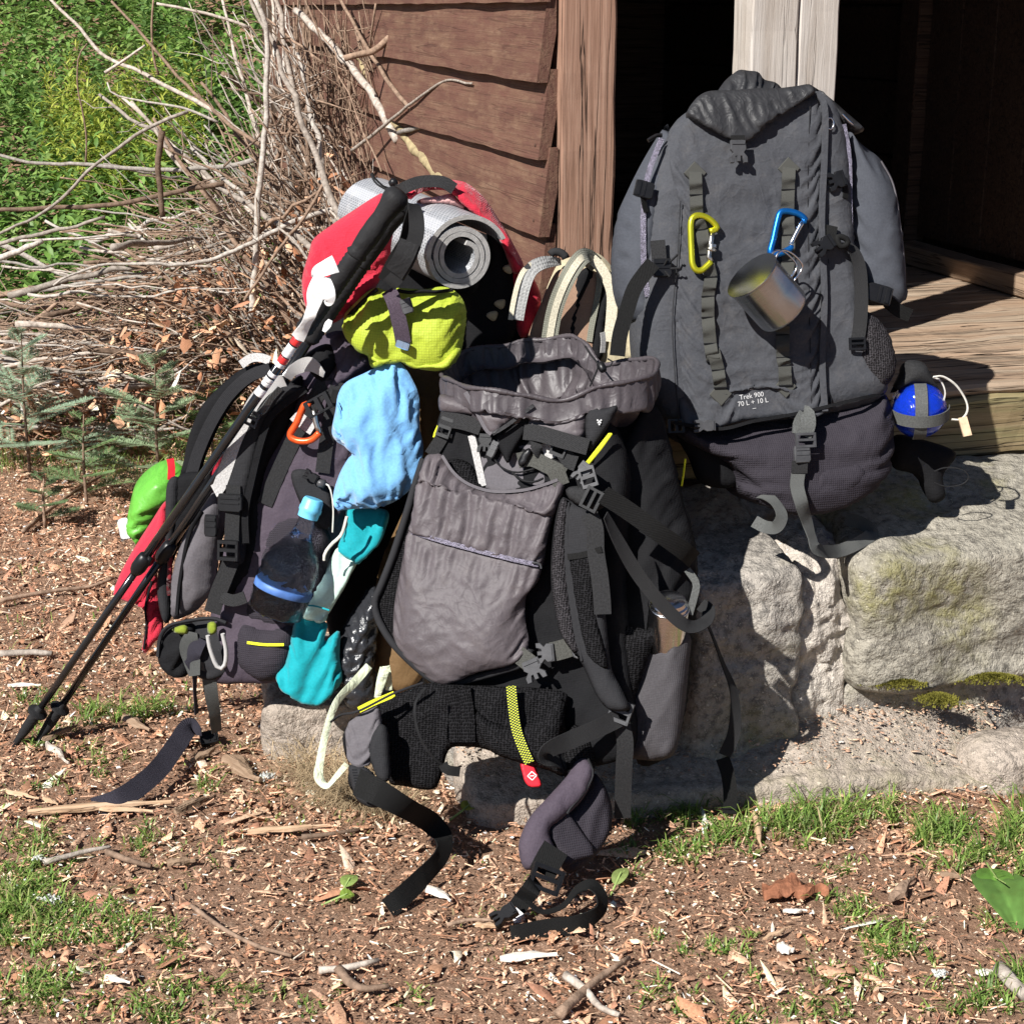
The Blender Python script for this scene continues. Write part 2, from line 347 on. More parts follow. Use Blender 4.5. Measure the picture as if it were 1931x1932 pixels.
# ------------------------------------------------------------------ materials
class NT:
    def __init__(s, name):
        s.m = bpy.data.materials.new(name); s.m.use_nodes = True; s.t = s.m.node_tree; s.n = s.t.nodes; s.b = s.n["Principled BSDF"]; s.tc = s.n.new("ShaderNodeTexCoord")
        s.out = s.n["Material Output"]
    def L(s, a, b): s.t.links.new(a, b)
    def co(s, kind='Object', scale=(1, 1, 1), rot=(0, 0, 0)):
        mp = s.n.new("ShaderNodeMapping"); mp.inputs['Scale'].default_value = scale; mp.inputs['Rotation'].default_value = rot
        s.L(s.tc.outputs[kind], mp.inputs[0]); return mp.outputs[0]
    def noise(s, vec, scale=5, detail=4, rough=.55, dist=0, out=0):
        x = s.n.new("ShaderNodeTexNoise"); x.inputs['Scale'].default_value = scale; x.inputs['Detail'].default_value = detail
        x.inputs['Roughness'].default_value = rough; x.inputs['Distortion'].default_value = dist
        if vec is not None: s.L(vec, x.inputs['Vector'])
        return x.outputs[out]
    def vor(s, vec, scale=5, feature='F1', out='Distance', rand=1.0):
        x = s.n.new("ShaderNodeTexVoronoi"); x.feature = feature; x.inputs['Scale'].default_value = scale; x.inputs['Randomness'].default_value = rand
        s.L(vec, x.inputs['Vector']); return x.outputs[out]
    def wave(s, vec, scale=5, dist=0, axis='X', detail=2, dscale=1, prof='SIN'):
        x = s.n.new("ShaderNodeTexWave"); x.inputs['Scale'].default_value = scale; x.inputs['Distortion'].default_value = dist; x.bands_direction = axis
        x.inputs['Detail'].default_value = detail; x.inputs['Detail Scale'].default_value = dscale; x.wave_profile = prof
        s.L(vec, x.inputs['Vector']); return x.outputs['Fac']
    def ramp(s, fac, *stops):
        x = s.n.new("ShaderNodeValToRGB"); el = x.color_ramp.elements
        while len(el) < len(stops): el.new(.5)
        for e, (p, c) in zip(el, stops): e.position = p; e.color = (*c, 1) if len(c) == 3 else c
        s.L(fac, x.inputs[0]); return x.outputs[0]
    def g(s, fac, a, b): return s.ramp(fac, (a, (0, 0, 0)), (b, (1, 1, 1)))
    def mix(s, fac, a, b, mode='MIX'):
        x = s.n.new("ShaderNodeMix"); x.data_type = 'RGBA'; x.blend_type = mode
        for k, v in ((0, fac), (6, a), (7, b)):
            if hasattr(v, 'is_linked'): s.L(v, x.inputs[k])
            elif k == 0: x.inputs[0].default_value = v
            else: x.inputs[k].default_value = (*v, 1)
        return x.outputs[2]
    def math(s, op, a, b=0.0):
        x = s.n.new("ShaderNodeMath"); x.operation = op
        for k, v in ((0, a), (1, b)):
            if hasattr(v, 'is_linked'): s.L(v, x.inputs[k])
            else: x.inputs[k].default_value = v
        return x.outputs[0]
    def attr(s, name='Col'):
        x = s.n.new("ShaderNodeAttribute"); x.attribute_name = name; return x.outputs['Color']
    def rnd(s):
        x = s.n.new("ShaderNodeObjectInfo"); return x.outputs['Random']
    def bump(s, h, strength=.3, dist=.01, prev=None):
        x = s.n.new("ShaderNodeBump"); x.inputs['Strength'].default_value = strength; x.inputs['Distance'].default_value = dist
        s.L(h, x.inputs['Height'])
        if prev is not None: s.L(prev, x.inputs['Normal'])
        s.L(x.outputs[0], s.b.inputs['Normal']); return x.outputs[0]
    def base(s, c):
        if hasattr(c, 'is_linked'): s.L(c, s.b.inputs['Base Color'])
        else: s.b.inputs['Base Color'].default_value = (*c, 1)
        return s
    def set(s, rough=.8, spec=.3, metal=0, sheen=0, coat=0):
        s.b.inputs['Roughness'].default_value = rough; s.b.inputs['Specular IOR Level'].default_value = spec; s.b.inputs['Metallic'].default_value = metal
        s.b.inputs['Sheen Weight'].default_value = sheen; s.b.inputs['Coat Weight'].default_value = coat; return s
def hexc(r, g, b): return tuple(((c / 255) / 12.92 if c / 255 <= .04045 else ((c / 255 + .055) / 1.055) ** 2.4) for c in (r, g, b))
def fabric(name, c, c2=None, rough=.85, spec=.25, weave=900, wstr=.25, wrinkle=0.0, wscale=22, sheen=.1, grid=None, dust=0.0, wstretch=(1, 1, 1), crease=0.0, cscale=16):
    """woven cloth: two shades, thread relief on its own u,v, fine creases, a little dust"""
    k = NT(name); k.set(rough, spec if max(c) > .08 or rough < .6 else .1, sheen=sheen if max(c) > .15 else 0); uv = k.co('UV'); ob = k.co('Object')
    c2 = c2 or tuple(x * .72 for x in c)
    f = k.g(k.noise(ob, 9, 5, .6), .3, .7); col = k.mix(f, c, c2)
    fine = k.noise(uv, 260, 2, .7); col = k.mix(k.math('MULTIPLY', k.g(fine, .35, .75), .35), col, tuple(min(1, x * 1.5) for x in c))
    if dust: col = k.mix(k.math('MULTIPLY', k.g(k.noise(ob, 30, 6, .75), .52, .78), dust), col, (.32, .28, .24))
    if grid:
        a = k.wave(uv, grid / 6.283 * 2, 0, 'X', 0); b = k.wave(uv, grid / 6.283 * 2, 0, 'Y', 0)
        m = k.g(k.math('MAXIMUM', a, b), .86, .97); col = k.mix(k.math('MULTIPLY', m, .45), col, tuple(x * .55 for x in c))
    k.base(col)
    wa = k.wave(uv, weave / 6.283, .4, 'X', 1); wb = k.wave(uv, weave / 6.283, .4, 'Y', 1)
    h = k.math('ADD', k.math('MULTIPLY', wa, wb), k.math('MULTIPLY', fine, .6))
    p = k.bump(h, wstr, .0012)
    if wrinkle:
        w = k.noise(k.co('Object', wstretch), wscale, 5, .55, .6); p = k.bump(w, wrinkle, .02, p)
    if crease:
        for sc, st in ((cscale, crease), (cscale * 2.3, crease * .7)):
            nn = k.noise(ob, sc, 2, .5, 1.2); ln = k.math('POWER', k.math('SUBTRACT', 1.0, k.math('MULTIPLY', k.math('ABSOLUTE', k.math('SUBTRACT', nn, .5)), 4.0)), 6.0); p = k.bump(ln, st, .004, p)
    if grid: k.bump(m, .3, .0015, p)
    return k.m
def webbing(name, c, rough=.8, lines=True):
    k = NT(name); k.set(rough, .12 if max(c) < .2 else .25); uv = k.co('UV')
    f = k.noise(uv, 300, 2, .6); k.base(k.mix(k.g(f, .3, .75), tuple(x * .75 for x in c), tuple(x * 1.35 for x in c)))
    h = k.math('ADD', k.math('MULTIPLY', k.wave(uv, 210, .5, 'X', 1), .6), k.wave(uv, 160, .3, 'DIAGONAL', 1)); k.bump(h, .35, .001); return k.m
def plain(name, c, rough=.5, spec=.5, metal=0, ns=60, var=.25, bump=.05, bs=300):
    k = NT(name); k.set(rough, spec, metal); ob = k.co('Object')
    k.base(k.mix(k.g(k.noise(ob, ns, 4), .3, .7), tuple(x * (1 - var) for x in c), tuple(min(1, x * (1 + var)) for x in c)))
    if bump: k.bump(k.noise(ob, bs, 3), bump, .002)
    return k.m
def mesh_foam(name, c, cell=330):
    """spacer mesh: dark holes between light threads"""
    k = NT(name); k.set(.8, .1); uv = k.co('UV', (1, 1.5, 1)); v = k.vor(uv, cell, 'F1', 'Distance', .35)
    m = k.g(v, .28, .55); k.base(k.mix(m, tuple(x * .25 for x in c), c)); k.bump(m, .8, .003); return k.m
def wood(name, dark, mid, light, axis=0, paint=None, wear=.0, crack=.5, grey=None):
    """grain runs along the object's own axis; every board differs by its random number"""
    k = NT(name); k.set(.75, .25); st = [38, 38, 38]; st[axis] = 1.3; lo = [9, 9, 9]; lo[axis] = .9; ck = [26, 26, 26]; ck[axis] = .55
    off = k.n.new("ShaderNodeVectorMath"); off.operation = 'ADD'; k.L(k.tc.outputs['Object'], off.inputs[0]); mm = k.math('MULTIPLY', k.rnd(), 37.0); k.L(mm, off.inputs[1])
    def mp(sc):
        x = k.n.new("ShaderNodeMapping"); x.inputs['Scale'].default_value = sc; k.L(off.outputs[0], x.inputs[0]); return x.outputs[0]
    g1 = k.noise(mp(st), 3.2, 7, .68, .35); g2 = k.noise(mp(lo), 1.4, 4, .6, .5); cr = k.noise(mp(ck), 1.6, 3, .5, .2)
    col = k.ramp(g1, (.28, dark), (.5, mid), (.74, light))
    col = k.mix(k.math('MULTIPLY', k.g(g2, .35, .7), .5), col, k.mix(.5, dark, mid, 'MIX') if False else tuple((a + b) / 2 for a, b in zip(dark, mid)))
    if grey: col = k.mix(k.math('MULTIPLY', k.g(k.noise(mp(lo), 2.6, 5, .65), .42, .66), .75), col, grey)
    ckm = k.g(k.math('ABSOLUTE', k.math('SUBTRACT', cr, .5)), .004, .018)
    if paint:
        wmask = k.math('MULTIPLY', k.g(k.noise(k.co('Object', (3, 30, 9) if axis == 0 else (9, 9, 2)), 3.0, 7, .72), .60 - wear * .2, .74), wear)
        pc = k.mix(k.g(g2, .3, .72), paint, tuple(x * 1.5 for x in paint)); pc = k.mix(k.math('MULTIPLY', k.g(g1, .45, .75), .35), pc, tuple(x * .55 for x in paint))
        col = k.mix(wmask, pc, col)
    col = k.mix(k.math('MULTIPLY', k.math('SUBTRACT', 1.0, ckm), crack), col, tuple(x * .18 for x in dark))
    k.base(col); p = k.bump(g1, .55, .004); k.bump(ckm, crack, .006, p); return k.m
def bark(name, c, c2, sc=60):
    k = NT(name); k.set(.85, .2); ob = k.co('Object'); n = k.noise(ob, sc, 5, .65)
    r = k.n.new("ShaderNodeHueSaturation"); k.L(k.mix(k.g(n, .35, .68), c, c2), r.inputs['Color']); k.L(k.math('ADD', k.math('MULTIPLY', k.rnd(), .8), .6), r.inputs['Value'])
    k.base(r.outputs[0]); k.bump(n, .5, .006); return k.m
def leafy(name, rough=.5, trans=.35, tint=1.0):
    """leaf colour from each leaf's own shade; light passes through"""
    k = NT(name); k.set(rough, .35); c = k.attr('Col'); ob = k.co('Object')
    c = k.mix(k.math('MULTIPLY', k.g(k.noise(ob, 40, 3), .4, .7), .35), c, (.10, .13, .03)); k.base(c)
    tr = k.n.new("ShaderNodeBsdfTranslucent"); k.L(c, tr.inputs[0]); mx = k.n.new("ShaderNodeMixShader"); mx.inputs[0].default_value = trans
    k.L(k.b.outputs[0], mx.inputs[1]); k.L(tr.outputs[0], mx.inputs[2]); k.L(mx.outputs[0], k.out.inputs[0]); return k.m
def litter_mat(name):
    k = NT(name); k.set(.85, .2); c = k.attr('Col'); ob = k.co('Object'); n = k.noise(ob, 220, 4, .6)
    k.base(k.mix(k.math('MULTIPLY', k.g(n, .4, .7), .45), c, (.11, .06, .035))); k.bump(n, .4, .003); return k.m
def granite(name, base=(.40, .365, .32), dark=(.10, .092, .085), lich=(.24, .22, .07), lichen=.5):
    k = NT(name); k.set(.88, .25); ob = k.co('Object'); n1 = k.noise(ob, 5, 6, .6); n2 = k.noise(ob, 70, 5, .75); n3 = k.noise(ob, 26, 5, .7)
    col = k.mix(k.g(n1, .35, .68), base, tuple(x * .72 for x in base)); col = k.mix(k.math('MULTIPLY', k.g(n2, .47, .60), .8), col, dark)
    col = k.mix(k.math('MULTIPLY', k.g(k.noise(ob, 140, 2, .6), .60, .72), .7), col, tuple(min(1, x * 1.7) for x in base))
    col = k.mix(k.math('MULTIPLY', k.math('MULTIPLY', k.g(k.noise(ob, 3.3, 3), .48, .62), k.g(n3, .38, .62)), lichen), col, lich)
    k.base(col); p = k.bump(n3, .75, .03); k.bump(n2, .6, .006, p); return k.m
M = {}
M['soil'] = None
def soil():
    k = NT('soil'); k.set(.95, .1); ob = k.co('Object'); a = k.noise(ob, 3.2, 5, .6); b = k.noise(ob, 45, 6, .75); c = k.noise(ob, 210, 4, .7); v = k.vor(ob, 120, 'F1', 'Color')
    col = k.ramp(b, (.3, (.28, .16, .10)), (.5, (.55, .345, .235)), (.7, (.74, .53, .385)))
    col = k.mix(k.math('MULTIPLY', k.g(a, .4, .65), .55), col, (.40, .24, .16)); col = k.mix(k.math('MULTIPLY', k.g(c, .58, .7), .6), col, (.60, .45, .33))
    col = k.mix(k.math('MULTIPLY', k.g(c, .42, .3), .6), col, (.12, .066, .04))
    k.base(col); p = k.bump(b, .8, .02); k.bump(c, .6, .006, p); return k.m
M['soil'] = soil(); M['litter'] = litter_mat('wood_litter'); M['leaf'] = leafy('plant_leaf'); M['grass'] = leafy('grass_blade', .45, .3)
M['clap'] = wood('painted_clapboard', (.10, .055, .035), (.20, .12, .075), (.34, .23, .15), 0, paint=(.098, .046, .033), wear=.85, crack=.25)
M['post_brown'] = wood('brown_post_wood', (.15, .08, .05), (.31, .18, .125), (.45, .295, .215), 2, crack=.85)
M['post_grey'] = wood('weathered_grey_wood', (.27, .22, .18), (.45, .40, .35), (.60, .55, .50), 2, crack=.35, grey=(.50, .46, .42))
M['deck'] = wood('worn_deck_wood', (.19, .12, .08), (.33, .23, .155), (.48, .355, .255), 0, crack=.9, grey=(.34, .28, .21))
M['beam'] = wood('mossy_beam_wood', (.14, .10, .05), (.25, .185, .10), (.35, .27, .165), 0, crack=.8, grey=(.22, .21, .10))
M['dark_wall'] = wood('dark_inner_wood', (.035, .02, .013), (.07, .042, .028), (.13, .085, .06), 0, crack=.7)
M['deck_y'] = wood('worn_sill_wood', (.19, .12, .08), (.33, .23, .155), (.48, .355, .255), 1, crack=.6)
M['roof'] = plain('roof_board', (.10, .07, .05), .9)
M['stone'] = granite('pale_granite'); M['stone_lichen'] = granite('lichen_granite', (.365, .335, .275), (.10, .09, .075), (.25, .23, .07), .7)
M['stone_white'] = granite('broken_white_granite', (.58, .52, .45), (.28, .25, .22), (.3, .28, .1), .12); M['slab'] = granite('dusty_slab', (.45, .38, .315), (.17, .145, .12), (.26, .25, .08), .2)
M['moss'] = plain('moss', (.125, .115, .022), .95, .1, 0, 60, .5, .8, 200)
M['bark_grey'] = bark('grey_bark', (.48, .42, .36), (.20, .165, .135)); M['bark_brown'] = bark('brown_bark', (.30, .205, .145), (.12, .08, .055)); M['bark_olive'] = bark('olive_bark', (.42, .34, .19), (.22, .17, .095), 35)
M['bark_pale'] = bark('pale_bark', (.46, .42, .37), (.22, .19, .165), 70)
# ------------------------------------------------------------------ ground
def hillz(x, y):
    return .30 * np.maximum(0, y - 6.3 + .25 * x) * sst(6.0, 7.5, y) * (1 - .75 * sst(14, 60, y))
def gz(x, y):
    x, y = np.asarray(x, float), np.asarray(y, float); P = np.stack([x, y, 0 * x], -1)
    return .022 * fbm(P * 1.7 + 3, 3) + .006 * fbm(P * 14, 3) + hillz(x, y) - .02 * sst(5, 6, y)
_hx = np.arange(-8, 6, .04); _hy = np.arange(1, 18, .04); _HG = gz(*np.meshgrid(_hx, _hy))
def gzf(x, y): return float(_HG[min(max(int((y - 1) / .04 + .5), 0), len(_hy) - 1), min(max(int((x + 8) / .04 + .5), 0), len(_hx) - 1)])
def axis_pts(lo, mid0, mid1, hi, st):
    a = np.arange(mid0, mid1, st); l, r_ = [mid0], [a[-1]]; s = st
    while l[-1] > lo: s *= 1.25; l.append(l[-1] - s)
    s = st
    while r_[-1] < hi: s *= 1.25; r_.append(r_[-1] + s)
    return np.concatenate([l[::-1][:-1], a, r_[1:]])
gx, gy = axis_pts(-250, -1.5, 1.5, 250, .013), axis_pts(-250, 1.9, 5.9, 320, .016)
XX, YY = np.meshgrid(gx, gy); ZZ = gz(XX, YY)
near = sst(1.2, 1.9, YY) * (1 - sst(6, 7, YY))
ZZ = ZZ + near * (.010 * ridge(np.stack([XX * 22, YY * 22, XX * 0], -1), 3) + .004 * perlin(np.stack([XX * 70, YY * 70, XX * 0], -1)) - .006)
grid_obj('ground', np.stack([XX, YY, ZZ], -1), M['soil'], kind='structure')
# ------------------------------------------------------------------ cabin
TH = R(16.5); CA = np.array([math.cos(TH), math.sin(TH), 0]); CB = np.array([-math.sin(TH), math.cos(TH), 0])
C0 = W(1056, 300, 3.6); C0[2] = 0
def cab(x, y, z=0.0): return C0 + CA * x + CB * y + np.array([0, 0, z])
FRONT = Plane(C0, 16.5, 0)
def cx(px): return float(np.dot(FRONT.at(px, 300) - C0, CA))
def lbox(name, lo, hi, mat, parent, bev=.004, wob=.0, seg=1, axis=0, seed=0, **k):
    """board in the cabin's own axes; its object is turned with the cabin so the grain follows it"""
    lo, hi = np.array(lo, float), np.array(hi, float); c = (lo + hi) / 2; h = (hi - lo) / 2
    n = max(1, seg); t = np.linspace(-1, 1, n + 1); o_ = [i for i in range(3) if i != axis]
    cs = np.array([(-1, -1 + bev / h[o_[1]]), (-1, 1 - bev / h[o_[1]]), (-1 + bev / h[o_[0]], 1), (1 - bev / h[o_[0]], 1), (1, 1 - bev / h[o_[1]]), (1, -1 + bev / h[o_[1]]), (1 - bev / h[o_[0]], -1), (-1 + bev / h[o_[0]], -1)])
    V = np.zeros((n + 1, 8, 3)); V[..., axis] = t[:, None]; V[..., o_[0]] = cs[None, :, 0]; V[..., o_[1]] = cs[None, :, 1]
    V = V * h
    if wob: V = V + wob * np.stack([perlin(np.concatenate([(V + c) * 7 + seed * 5.1 + i * 9, ], -1)) for i in range(3)], -1) * (np.arange(3) != axis) + wob * .35 * np.stack([perlin((V + c) * 40 + seed * 5.1 + i * 9) for i in range(3)], -1) * (np.arange(3) != axis)
    V = V.reshape(-1, 3); F = []
    for i in range(n):
        for j in range(8): F.append((i * 8 + j, i * 8 + (j + 1) % 8, (i + 1) * 8 + (j + 1) % 8, (i + 1) * 8 + j))
    F.append(tuple(range(7, -1, -1))); F.append(tuple(range(n * 8, n * 8 + 8)))
    me = mesh_of(name, V, F, False); me.validate()
    import bmesh
    bm = bmesh.new(); bm.from_mesh(me); bmesh.ops.recalc_face_normals(bm, faces=bm.faces); bm.to_mesh(me); bm.free()
    me.materials.append(mat); o = bpy.data.objects.new(name, me); COL.objects.link(o); o.parent = parent
    wpos = cab(*c) - (ORG[parent.name] if parent is not None else 0); o.location = Vector(wpos); o.rotation_euler = (0, 0, TH); ORG[o.name] = cab(*c)
    _props(o, **k); return o
cabin = thing('wooden_cabin', 'brown clapboard cabin with weathered door posts and dark doorway behind the packs', 'cabin', cab(0, 0, 0))
DZ = .63
corner = lbox('corner_post', (0, 0, .1), (cx(1160), .12, 2.2), M['post_brown'], cabin, .006, .004, 40, 2, 1, label='knotty brown corner post beside the doorway')
gl, gr = cx(1409), cx(1571)
lbox('door_post', (gl, .0, DZ), (gl + .53 * (gr - gl), .10, 2.2), M['post_grey'], cabin, .004, .003, 40, 2, 5, label='pale grey weathered door post')
lbox('door_post', (gl + .54 * (gr - gl), .003, DZ), (gr, .10, 2.2), M['post_grey'], cabin, .004, .003, 40, 2, 9, label='pale grey weathered door post')
M['nail'] = plain('rusty_nail', (.09, .05, .035), .7, .3, .4)
def lathe0(c, r):
    a = np.arange(8) / 8 * 2 * math.pi; ring = np.stack([np.cos(a) * r, 0 * a, np.sin(a) * r], -1); return np.concatenate([c + ring, c + ring * .7 + [0, .0014, 0], (c + [0, .0018, 0])[None]]), [(i, (i + 1) % 8, 8 + (i + 1) % 8, 8 + i) for i in range(8)] + [(8 + i, 8 + (i + 1) % 8, 16) for i in range(8)]
# clapboards: each one a wedge leaning out over the one below
for i in range(13):
    z0 = 1.395 - .1585 * (i - 3)           # lower edge of the board
    L = 3.6 + .1 * math.sin(i * 3); n = 46; y = np.linspace(.006 + .012 * math.sin(i * 2.1) ** 2, L, n)
    bulg = .006 * perlin(np.stack([y * 2, np.full(n, i * 3.3), np.zeros(n)], -1)); ed = .003 * perlin(np.stack([y * 6, np.full(n, i * 7.7), np.zeros(n)], -1)) + .0025 * perlin(np.stack([y * 40, np.full(n, i * 1.7), np.zeros(n)], -1))
    sec = [(-.046, 0, 1), (-.022, 0, 1), (-.004, .10, 0), (-.004, .185, 0), (-.021, .185, 0), (-.034, .09, 0)]
    # local frame of the board: x along the wall (depth), so the grain axis is x
    V = np.array([[(y[j], -(sx + bulg[j]), sz + ed[j] * w) for sx, sz, w in sec] for j in range(n)]).reshape(-1, 3); F = []
    for a in range(n - 1):
        for b in range(6): F.append((a * 6 + b, (a + 1) * 6 + b, (a + 1) * 6 + (b + 1) % 6, a * 6 + (b + 1) % 6))
    F += [tuple(range(6)), tuple(range(n * 6 - 1, n * 6 - 7, -1))]
    me = mesh_of('clapboard', V, F, False); me.materials.append(M['clap']); o = bpy.data.objects.new('clapboard', me); COL.objects.link(o)
    o.parent = cabin; o.location = (0, 0, z0); o.rotation_euler = (0, 0, TH + R(90))
    for yn in (.045, .05 + .5 * (i % 2 + 1), 1.7):
        for zn in (.03, .125):
            c = np.array([yn + .01 * math.sin(i + zn * 40), .0405 - .014 * (zn > .1), zn]); V, F = lathe0(c, .0042); mn = mesh_of('nail', V, F, True); mn.materials.append(M['nail']); on = bpy.data.objects.new('nail', mn); COL.objects.link(on); on.parent = o
    tip = -.012 * math.sin(i * 1.9); o.rotation_euler[1] = R(.25 * math.sin(i * 2.7))
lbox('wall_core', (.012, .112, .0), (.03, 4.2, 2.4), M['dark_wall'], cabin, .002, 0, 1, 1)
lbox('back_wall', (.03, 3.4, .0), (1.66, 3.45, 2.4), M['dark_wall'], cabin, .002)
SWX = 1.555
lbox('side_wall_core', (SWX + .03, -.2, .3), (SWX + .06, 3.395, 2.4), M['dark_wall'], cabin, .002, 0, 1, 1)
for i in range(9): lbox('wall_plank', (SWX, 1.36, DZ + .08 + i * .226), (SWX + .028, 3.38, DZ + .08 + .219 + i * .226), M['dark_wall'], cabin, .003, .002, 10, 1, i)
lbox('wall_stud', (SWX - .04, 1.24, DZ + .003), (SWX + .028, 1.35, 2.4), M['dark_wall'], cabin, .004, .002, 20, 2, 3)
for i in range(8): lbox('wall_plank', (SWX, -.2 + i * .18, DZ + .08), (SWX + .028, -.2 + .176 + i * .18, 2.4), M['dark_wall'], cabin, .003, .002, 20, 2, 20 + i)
lbox('sill_board', (SWX - .075, -.2, DZ + .003), (SWX - .003, 1.235, DZ + .062), M['deck_y'], cabin, .004, .003, 20, 1, 4)
lbox('roof', (-.1, -.36, 2.28), (3.4, 3.9, 2.36), M['roof'], cabin, .004)
lbox('lintel', (.13, .0, 2.05), (2.6, .1, 2.275), M['post_brown'], cabin, .004)
DF = -.375
for i in range(12):
    y0 = DF + i * .152 + (.0 if i else 0); lbox('deck_board', (-.05 if i < 2 else .035, y0, DZ - .022), (2.4, y0 + .147, DZ + .002 * math.sin(i * 5)), M['deck'], cabin, .007, .006, 60, 0, i)
lbox('deck_beam', (-.055, DF - .008, .475), (2.4, DF + .14, DZ - .025), M['beam'], cabin, .008, .006, 60, 0, 31)
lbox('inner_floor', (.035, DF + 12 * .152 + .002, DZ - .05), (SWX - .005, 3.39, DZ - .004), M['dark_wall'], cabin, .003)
# ------------------------------------------------------------------ stones
def rock(name, lo, hi, mat, yaw=0, n=30, p=7, amp=.02, fr=6, seed=0, org=None, chip=.03, parent=None, top=None, **k):
    """blocky stone filling lo..hi in a frame turned by yaw (degrees) about org"""
    g = np.linspace(-1, 1, n); a, b = np.meshgrid(g, g); one = np.ones_like(a); Fc = []; VV = []; off = 0
    for ax in range(3):
        for sg in (-1, 1):
            v = np.zeros(a.shape + (3,)); v[..., ax] = sg * one; v[..., (ax + 1) % 3] = a * sg; v[..., (ax + 2) % 3] = b; VV.append(v.reshape(-1, 3))
            idx = np.arange(n * n).reshape(n, n) + off; off += n * n; Fc.append(np.stack([idx[:-1, :-1], idx[:-1, 1:], idx[1:, 1:], idx[1:, :-1]], -1).reshape(-1, 4))
    V = np.concatenate(VV); F = np.concatenate(Fc); key = np.round(V, 5); _, first, inv = np.unique(key, axis=0, return_index=True, return_inverse=True); V = V[first]; F = inv.reshape(-1)[F]
    V = V / (np.sum(np.abs(V) ** p, 1) ** (1 / p))[:, None]
    lo, hi = np.array(lo, float), np.array(hi, float); N = V.copy() ** 5; N /= np.linalg.norm(N, axis=1)[:, None] + 1e-9
    P = V * (hi - lo) / 2 + (lo + hi) / 2
    Q = P + seed * 3.17
    P = P + N * (amp * fbm(Q * fr, 5, .55) - chip * np.maximum(0, fbm(Q * fr * .6 + 40, 3) - .12) * 1.5 + amp * .22 * (ridge(Q * fr * 2.2, 3) - .5) + amp * .07 * fbm(Q * fr * 9, 3, .7))[:, None]
    if top is not None: P = top(P)
    c, s = math.cos(R(yaw)), math.sin(R(yaw)); P = np.stack([P[:, 0] * c - P[:, 1] * s, P[:, 0] * s + P[:, 1] * c, P[:, 2]], -1) + (org if org is not None else 0)
    return obj(name, P, F, mat, parent, sharp=50, **k)
rock('step_stone', (.005, -.785, -.05), (.225, -.37, .478), M['stone'], 16.5, 60, 14, .016, 6, 1, C0, .07, top=lambda P: P - np.stack([0 * P[:, 0], 0 * P[:, 0], .075 * sst(.15, .42, P[:, 2]) * np.clip((-.42 - P[:, 1]) / .36, 0, 1)], -1), label='pale granite block of the upper step, left of the crack', cat='stone')
rock('step_stone', (.215, -.745, -.05), (.36, -.37, .465), M['stone_white'], 16.5, 50, 6, .04, 8, 2, C0, .09, top=lambda P: P - np.stack([0 * P[:, 0], 0 * P[:, 0], .075 * sst(.15, .42, P[:, 2]) * np.clip((-.42 - P[:, 1]) / .36, 0, 1)], -1), label='whitish broken stone wedged between the two granite step blocks', cat='stone')
rock('step_stone', (.33, -.80, .14), (1.32, -.37, .495), M['stone_lichen'], 16.5, 90, 14, .016, 5, 3, C0, .035, top=lambda P: P - np.stack([0 * P[:, 0], 0 * P[:, 0], .075 * sst(.15, .42, P[:, 2]) * np.clip((-.42 - P[:, 1]) / .36, 0, 1)], -1), label='long lichen-stained granite block of the upper step', cat='stone')
rock('step_stone', (-.42, -.66, -.05), (-.0, -.375, .46), M['stone'], 16.5, 24, 8, .02, 6, 4, C0, .04, label='shaded granite block of the upper step behind the open black pack', cat='stone')
rock('foundation_stone', (.30, -.755, -.05), (1.34, -.38, .165), M['stone'], 16.5, 50, 8, .03, 6, 9, C0, .03, label='low rough foundation stone under the lichen-stained block', cat='stone')
S1 = W(1330, 1440, 2.80); S1[2] = 0
rock('step_slab', (-.44, -.03, -.08), (.62, .33, .050), M['slab'], 9, 76, 9, .012, 6, 5, S1, .03, label='long dusty stone slab forming the lowest step', cat='stone',
     top=lambda P: P + np.stack([0 * P[:, 0], 0 * P[:, 0], sst(0, .045, P[:, 2]) * (.42 * np.clip(P[:, 1], 0, .24) - .03 * sst(.3, .6, P[:, 0]))], -1))
S2 = W(620, 1440, 3.02); S2[2] = 0
rock('step_slab', (-.125, -.04, -.08), (.26, .36, .125), M['slab'], 6, 50, 9, .022, 6, 6, S2, .03, label='short rounded stone slab under the purple pack', cat='stone')
rock('rubble_stone', (-.1, -.05, -.04), (.1, .1, .08), M['slab'], 30, 20, 3, .02, 9, 8, G(1915, 1470), .03, label='small stone at the right end of the slab', cat='stone')
def moss(px, py, z, rx, ry, rz, sd, Y=None):
    P0 = W(px, py, Y) if Y else G(px, py, z)
    k = 2600; u = RNG.normal(size=(k, 2)) * .42; V, F = [], []
    h = rz * np.clip(1 - (u ** 2).sum(1), 0, 1)
    for (a, b), hh in zip(u, h):
        c = P0 + np.array([a * rx, b * ry, hh]); L = .002 + .003 * random.random(); w = .0022; t = random.random() * 6.28; dx, dy = math.cos(t) * w, math.sin(t) * w
        n0 = len(V); V += [c + (dx, dy, 0), c - (dx, dy, 0), c + (dy * 1.5, -dx * 1.5, L)]; F += [(n0, n0 + 1, n0 + 2)]
    return V, F
for (px, py, Y, rx, ry, rz, lb) in ((1690, 1292, 2.955, .05, .02, .012, 'olive moss cushion under the left end of the lichen-stained block'), (1770, 1322, 2.94, .035, .03, .01, 'small moss cushion on the slab below the lichen-stained block'), (1872, 1284, 3.0, .06, .02, .012, 'rusty green moss cushion at the right under the block')):
    V, F = moss(px, py, 0, rx, ry, rz, 1, Y); obj('moss_cushion', np.array(V), F, M['moss'], label=lb, cat='moss', group='moss cushions on the step')
